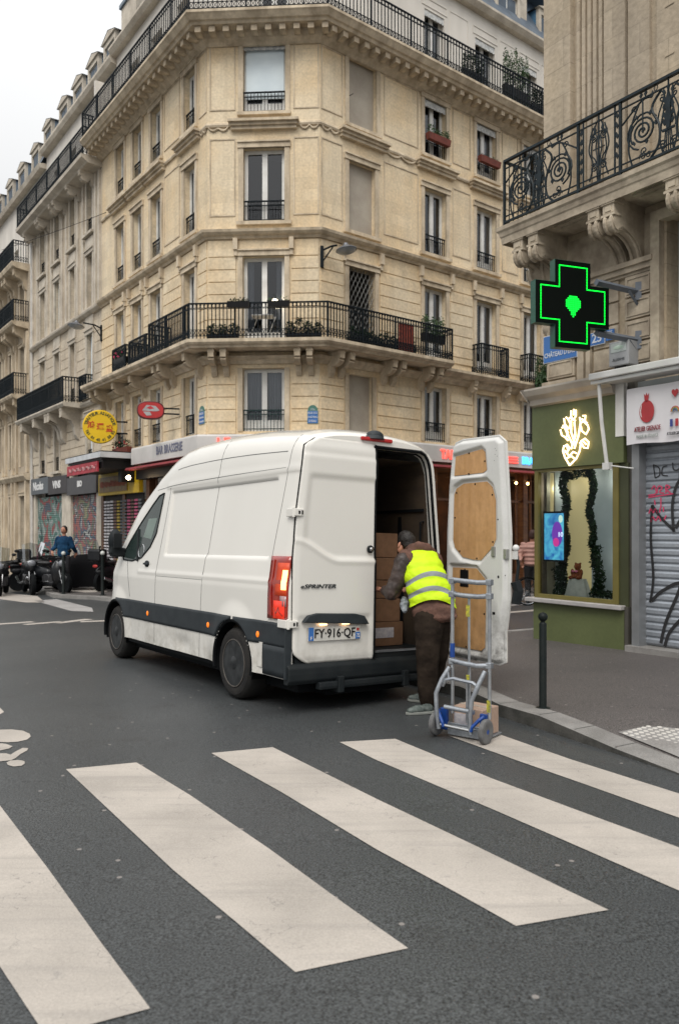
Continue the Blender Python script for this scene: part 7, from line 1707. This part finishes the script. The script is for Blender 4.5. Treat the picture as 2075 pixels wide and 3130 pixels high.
# ================================================================ motorbikes
BK1 = mat('bike_black', (.006,.007,.009), .35, (.012,.013,.015), 5, spec=.35); BK2 = mat('bike_seat', (.014,.014,.015), .6)
def motorbike(M, label, shield=False, cover=False, box=False, scoot=False, group='motorbikes parked on the left street'):
    t = thing('motorbike', label, 'motorbike', M, group)
    for x, r_ in ((-.62, .30), (.72, .30)):
        Mw = M @ Matrix.Translation((x, 0, r_)) @ Matrix.Rotation(R(90), 4, 'X'); wh = obj('wheel', None, t, Mw)
        b = MB(); b.lathe([(r_-.07, -.04), (r_-.02, -.055), (r_, 0), (r_-.02, .055), (r_-.07, .04)], n=26); b.build('tyre', RUB, wh, Mw, smooth=40)
        b = MB(); b.lathe([(.0, -.04), (.05, -.04), (.05, -.01), (r_-.07, -.02), (r_-.06, .02), (.05, .01), (.05, .04), (0, .04)], n=20); b.build('rim', STEEL, wh, Mw, smooth=40)
    b = MB()
    for s in (-1, 1): b.tube([(.72, s*.075, .30), (.48, s*.07, .92)], .022, 6)
    b.build('fork', CHROME, t, M)
    b = MB(); b.tube([(.45, -.38, .98), (.40, -.30, 1.03), (.46, -.1, 1.0), (.46, .1, 1.0), (.40, .30, 1.03), (.45, .38, .98)], .016, 6); b.ell((.44, -.4, .98), .06,.03,.02,n=8,m=5) if 0 else None; b.build('handlebar', BLACK, t, M)
    b = MB()
    for s in (-1, 1): b.tube([(.42, s*.28, 1.03), (.45, s*.33, 1.18)], .008, 4); b.ell((.45, s*.36, 1.20), .02, .07, .045, n=10, m=6)
    b.build('mirror', BLACK, t, M, smooth=60)
    b = MB(); b.ell((.60, 0, .86), .09, .11, .10, n=14, m=8); b.build('headlight', mat('headlamp', (.20,.21,.23), .12), t, M, smooth=60)
    b = MB()
    if scoot: b.ell((.42, 0, .62), .20, .20, .34); b.ell((-.35, 0, .60), .48, .19, .20); b.box(-.1, .35, -.16, .16, .24, .34); b.ell((.70,0,.45),.22,.10,.14)
    else: b.ell((.12, 0, .78), .30, .15, .15); b.ell((-.45, 0, .78), .38, .12, .08); b.ell((-.62,0,.62),.25,.10,.10); b.ell((.5, 0, .75), .18, .16, .18); b.ell((.1,0,.55),.2,.12,.2)
    remesh(b, 'bodywork', BK1, .03, t, M, 4)
    b = MB(); b.box(-.15, .30, -.13, .13, .28, .55); b.lathe([(.11, -.15), (.11, .15)], (.1, 0, .45), 14, M=Matrix.Rotation(R(90), 4, 'X')); b.build('engine', mat('engine_metal', (.08,.08,.085), .4, metal=.6), t, M, bevel=.02)
    b = MB(); b.tube([(.2, -.14, .35), (-.2, -.17, .30), (-.75, -.19, .42)], [.025, .04, .055], 8); b.build('exhaust', CHROME, t, M, smooth=50)
    b = MB(); b.ell((-.22, 0, .86), .30, .15, .055); b.ell((-.55, 0, .90), .22, .13, .055); b.build('seat', BK2, t, M, smooth=60)
    b = MB(); b.ell((-.88, 0, .78), .03, .09, .05, n=10, m=6); b.build('rear_light', RED, t, M, smooth=60)
    if shield:
        b = MB(); b.grid([[(.52-.13*(j/6)-.02*i*i*.1, -.22+.44*i/8, .95+.48*j/6-.05*abs(i-4)/4) for j in range(7)] for i in range(9)]); b.build('windshield', glass('shield_glass', (.6,.65,.65), .12), t, M, smooth=60, fix=False)
    if cover:
        b = MB(); P = []
        for i in range(25):
            a = 2*math.pi*i/24; f_ = 1+.05*math.sin(a*5); P.append([(.15, 0, 1.02), (.15+.45*f_*math.cos(a), .24*f_*math.sin(a), .98), (.10+.75*f_*math.cos(a), .36*f_*math.sin(a), .72), (.05+.90*f_*math.cos(a), .42*f_*math.sin(a), .10)])
        b.grid(P); b.build('rain_cover', mat('black_cover', (.003,.003,.004), .85, spec=.15), t, M, smooth=60)
    if box:
        b = MB(); b.box(-.98, -.58, -.22, .22, .92, 1.28); b.build('top_box', BK1, t, M, bevel=.06)
    return t
motorbike(T(-11.9, 27.6, gz(27.6)+.0, R(205)) @ Matrix.Scale(1.15, 4), 'black motorbike with a top box at the left edge of the photo', box=True)
motorbike(T(-12.0, 25.6, gz(25.6), R(190)) @ Matrix.Scale(1.15, 4), 'low black scooter nearest the left edge with its wheel towards the kerb', scoot=True)
motorbike(T(-10.95, 25.9, gz(25.9), R(-75)) @ Matrix.Scale(1.1, 4), 'black motorbike parked between the top box bike and the silver headlamp bike', shield=True)
motorbike(T(-10.4, 26.6, gz(26.6)+.0, R(-60)) @ Matrix.Scale(1.2, 4), 'black motorbike with a silver headlamp pointing towards the road in front of the others', shield=True)
motorbike(T(-10.0, 27.9, gz(27.9)+.1, R(200)) @ Matrix.Scale(1.15, 4), 'motorbike under a black rain cover behind the left white topped bollard', cover=True, shield=True)
motorbike(T(-9.45, 25.9, gz(25.9)+.05, R(-35)) @ Matrix.Scale(1.15, 4), 'black scooter with a chrome exhaust standing in front of the blue jacketed person', scoot=True)
motorbike(T(-8.75, 27.2, gz(27.2)+.1, R(15)) @ Matrix.Scale(1.2, 4), 'long black scooter with a clear windshield nearest the van', shield=True, cover=True, scoot=True)
motorbike(T(-7.55, 26.6, gz(26.6)+.1, R(70)) @ Matrix.Scale(1.1, 4), 'black scooter with a rear top box partly hidden behind the van mirror', box=True, scoot=True)
# ================================================================ passers-by
def passer(M, label, coat, legs, hair, skin=SKIN, arms=((.30,-.12,1.05),(.26,.22,1.0)), puffer=False, helmet=None, name='person'):
    t = thing(name, label, 'person', M)
    b = MB(); b.ell((0,0,1.63), .078,.095,.115); b.ell((0,-.085,1.61), .015,.02,.022); limb(b, [(0,.01,1.42),(0,.01,1.54)], [.055,.05]); limb(b, [(-.09,0,.88),(-.1,0,.48),(-.1,.02,.08)], [.09,.06,.045]); limb(b, [(.09,0,.88),(.1,-.05,.48),(.1,.04,.08)], [.09,.06,.045]); b.ell((0,0,1.15),.15,.10,.3)
    for s, e in ((-1, arms[0]), (1, arms[1])): limb(b, [(s*.18,0,1.40),(s*.25,.02,1.16),(s*e[0],e[1],e[2])], [.05,.042,.03]); hand(b, (s*e[0],e[1],e[2]), (s*-.3, -.3, -.8), (0,-1,0))
    bdy = remesh(b, 'body', skin, .013, t, M, 2)
    b = MB()
    for s in (-1, 1): b.ell((s*.03, -.088, 1.645), .012, .008, .008, n=8, m=5)
    b.ell((0, -.088, 1.575), .025, .008, .007, n=8, m=5); b.build('eyes_and_mouth', HAIR, bdy, M, smooth=60)
    b = MB(); b.ell((0,.0,1.30),.21,.15,.18); b.ell((0,.0,1.12),.19,.16,.22); b.ell((0,.0,.98),.19,.16,.15); b.ell((0,.02,1.42),.12,.09,.06)
    for s, e in ((-1, arms[0]), (1, arms[1])): limb(b, [(s*.185,.0,1.39),(s*.26,.02,1.16),(s*(e[0]*.96),e[1]*.9,e[2]+.03)], [.075,.065,.05])
    fn = None
    if puffer: fn = lambda v: Vector((v.x*(1.10+.05*math.sin(v.z*62)), v.y*(1.12+.08*math.sin(v.z*62)), v.z))
    remesh(b, 'coat', coat, .014, t, M, 3, fn=fn, disp=None if puffer else (.02, .06))
    b = MB(); b.ell((0,.01,.90),.16,.12,.12); limb(b, [(-.09,0,.84),(-.1,0,.48),(-.1,.02,.10)], [.11,.08,.065]); limb(b, [(.09,0,.84),(.1,-.05,.48),(.1,.04,.10)], [.11,.08,.065]); remesh(b, 'trousers', legs, .014, t, M, 3)
    for s in (-1, 1):
        b = MB(); b.ell((s*.1, -.02, .05), .05, .13, .05); b.build('shoe', BLACK, t, M, smooth=60)
    b = MB()
    if helmet: b.ell((0,.01,1.68), .13,.15,.14); b.build('helmet', helmet, t, M, smooth=60)
    else: b.ell((0,.025,1.66), .088,.098,.105); b.ell((0,.05,1.62),.08,.07,.09); remesh(b, 'hair', hair, .012, t, M, 1)
    return t
passer(T(-9.0, 26.0, gz(26)+.22, R(-12)) @ Matrix.Scale(1.16, 4), 'person in a blue jacket standing behind the parked motorbikes', mat('blue_jacket', (.012,.05,.11), .9, (.006,.025,.06), 5, spec=.15), mat('dark_trousers', (.02,.02,.025), .9), HAIR)
passer(T(-12.65, 28.6, gz(28.6)+.1, R(30)) @ Matrix.Scale(1.08, 4), 'rider in a green jacket and black helmet at the left edge of the photo', mat('green_jacket', (.02,.22,.05), .7, (.01,.10,.03), 5), mat('dark_trousers2', (.015,.02,.02), .9), HAIR, helmet=BLACK)
PUFF = mat('pink_puffer', (.48,.27,.22), .6, (.42,.23,.19), 4)
passer(T(5.42, 22.4, gz(22.4)+.0, R(165)) @ Matrix.Scale(1.17, 4), 'person in a pink puffer jacket seen from behind near the cafe', PUFF, mat('black_trousers', (.014,.014,.016), .9), mat('brown_hair', (.05,.02,.015), .7), puffer=True)
passer(T(4.9, 24.6, gz(24.6)+.1, R(200)) @ Matrix.Scale(1.05, 4), 'dark dressed person with long hair near the cafe beside the van door', mat('dark_coat', (.025,.02,.02), .8), mat('beige_trousers', (.30,.22,.18), .9), mat('auburn_hair', (.10,.035,.015), .7))
# ================================================================ bicycle
BM = T(5.62, 21.5, gz(21.5), R(8)) @ Matrix.Scale(1.08, 4)
bc = thing('bicycle', 'dark city bicycle half hidden behind the corner of the green shop', 'bicycle', BM)
for x in (-.52, .52):
    Mw = BM @ Matrix.Translation((x, 0, .35)) @ Matrix.Rotation(R(90), 4, 'X'); wh = obj('wheel', None, bc, Mw)
    b = MB(); b.tube([(.335*math.cos(k*.1963), .335*math.sin(k*.1963), 0) for k in range(32)], .018, 6, closed=True); b.build('tyre', RUB, wh, Mw, smooth=60)
    b = MB(); b.tube([(.315*math.cos(k*.1963), .315*math.sin(k*.1963), 0) for k in range(32)], .008, 4, closed=True); b.lathe([(.035, -.03), (.035, .03)], n=10)
    for k in range(14): b.tube([(.03*math.cos(k*.45), .03*math.sin(k*.45), 0), (.31*math.cos(k*.45), .31*math.sin(k*.45), 0)], .0025, 3)
    b.build('rim', STEEL, wh, Mw)
b = MB(); b.tube([(-.52,0,.35),(-.12,0,.30),(-.20,0,.78),(-.52,0,.35)], .014, 6); b.tube([(-.12,0,.30),(.36,0,.80)], .017, 6); b.tube([(-.18,0,.62),(.35,0,.85)], .015, 6); b.build('frame', BLACKP, bc, BM)
b = MB(); b.tube([(.52,0,.35),(.36,0,.82),(.33,0,1.0)], .014, 6); b.build('fork', BLACKP, bc, BM)
b = MB(); b.tube([(.20,-.28,1.02),(.33,-.12,1.05),(.33,.12,1.05),(.20,.28,1.02)], .012, 6); b.build('handlebar', BLACKP, bc, BM)
b = MB(); b.tube([(-.20,0,.78),(-.22,0,.92)], .013, 6); b.ell((-.24,0,.95), .13,.07,.035); b.build('saddle', BK2, bc, BM, smooth=50)
b = MB(); b.tube([(-.52,0,.35),(-.62,.0,.68),(-.20,0,.70)], .008, 4); b.tube([(-.52+.37*math.cos(R(a)), 0, .35+.37*math.sin(R(a))) for a in range(20, 171, 15)], .012, 5); b.build('mudguard', BLACKP, bc, BM)
b = MB(); b.box(-.14,-.10,-.02,.02,.12,.30); b.box(-.10,-.02,-.08,-.02,.10,.13); b.tube([(-.45,.03,.3),(-.5,.12,.02)], .010, 5); b.build('crank', STEEL, bc, BM)
# overhead wires across the left street
b = MB(); b.tube([(-14+i*1.6, 33-i*1.1, 13.2-.35*math.sin(i/9*math.pi)+i*.12) for i in range(10)], .012, 4)
tag(b.build('overhead_wire', BLACK, None, I4), 'thin overhead cable strung across the left street high up', 'cable')
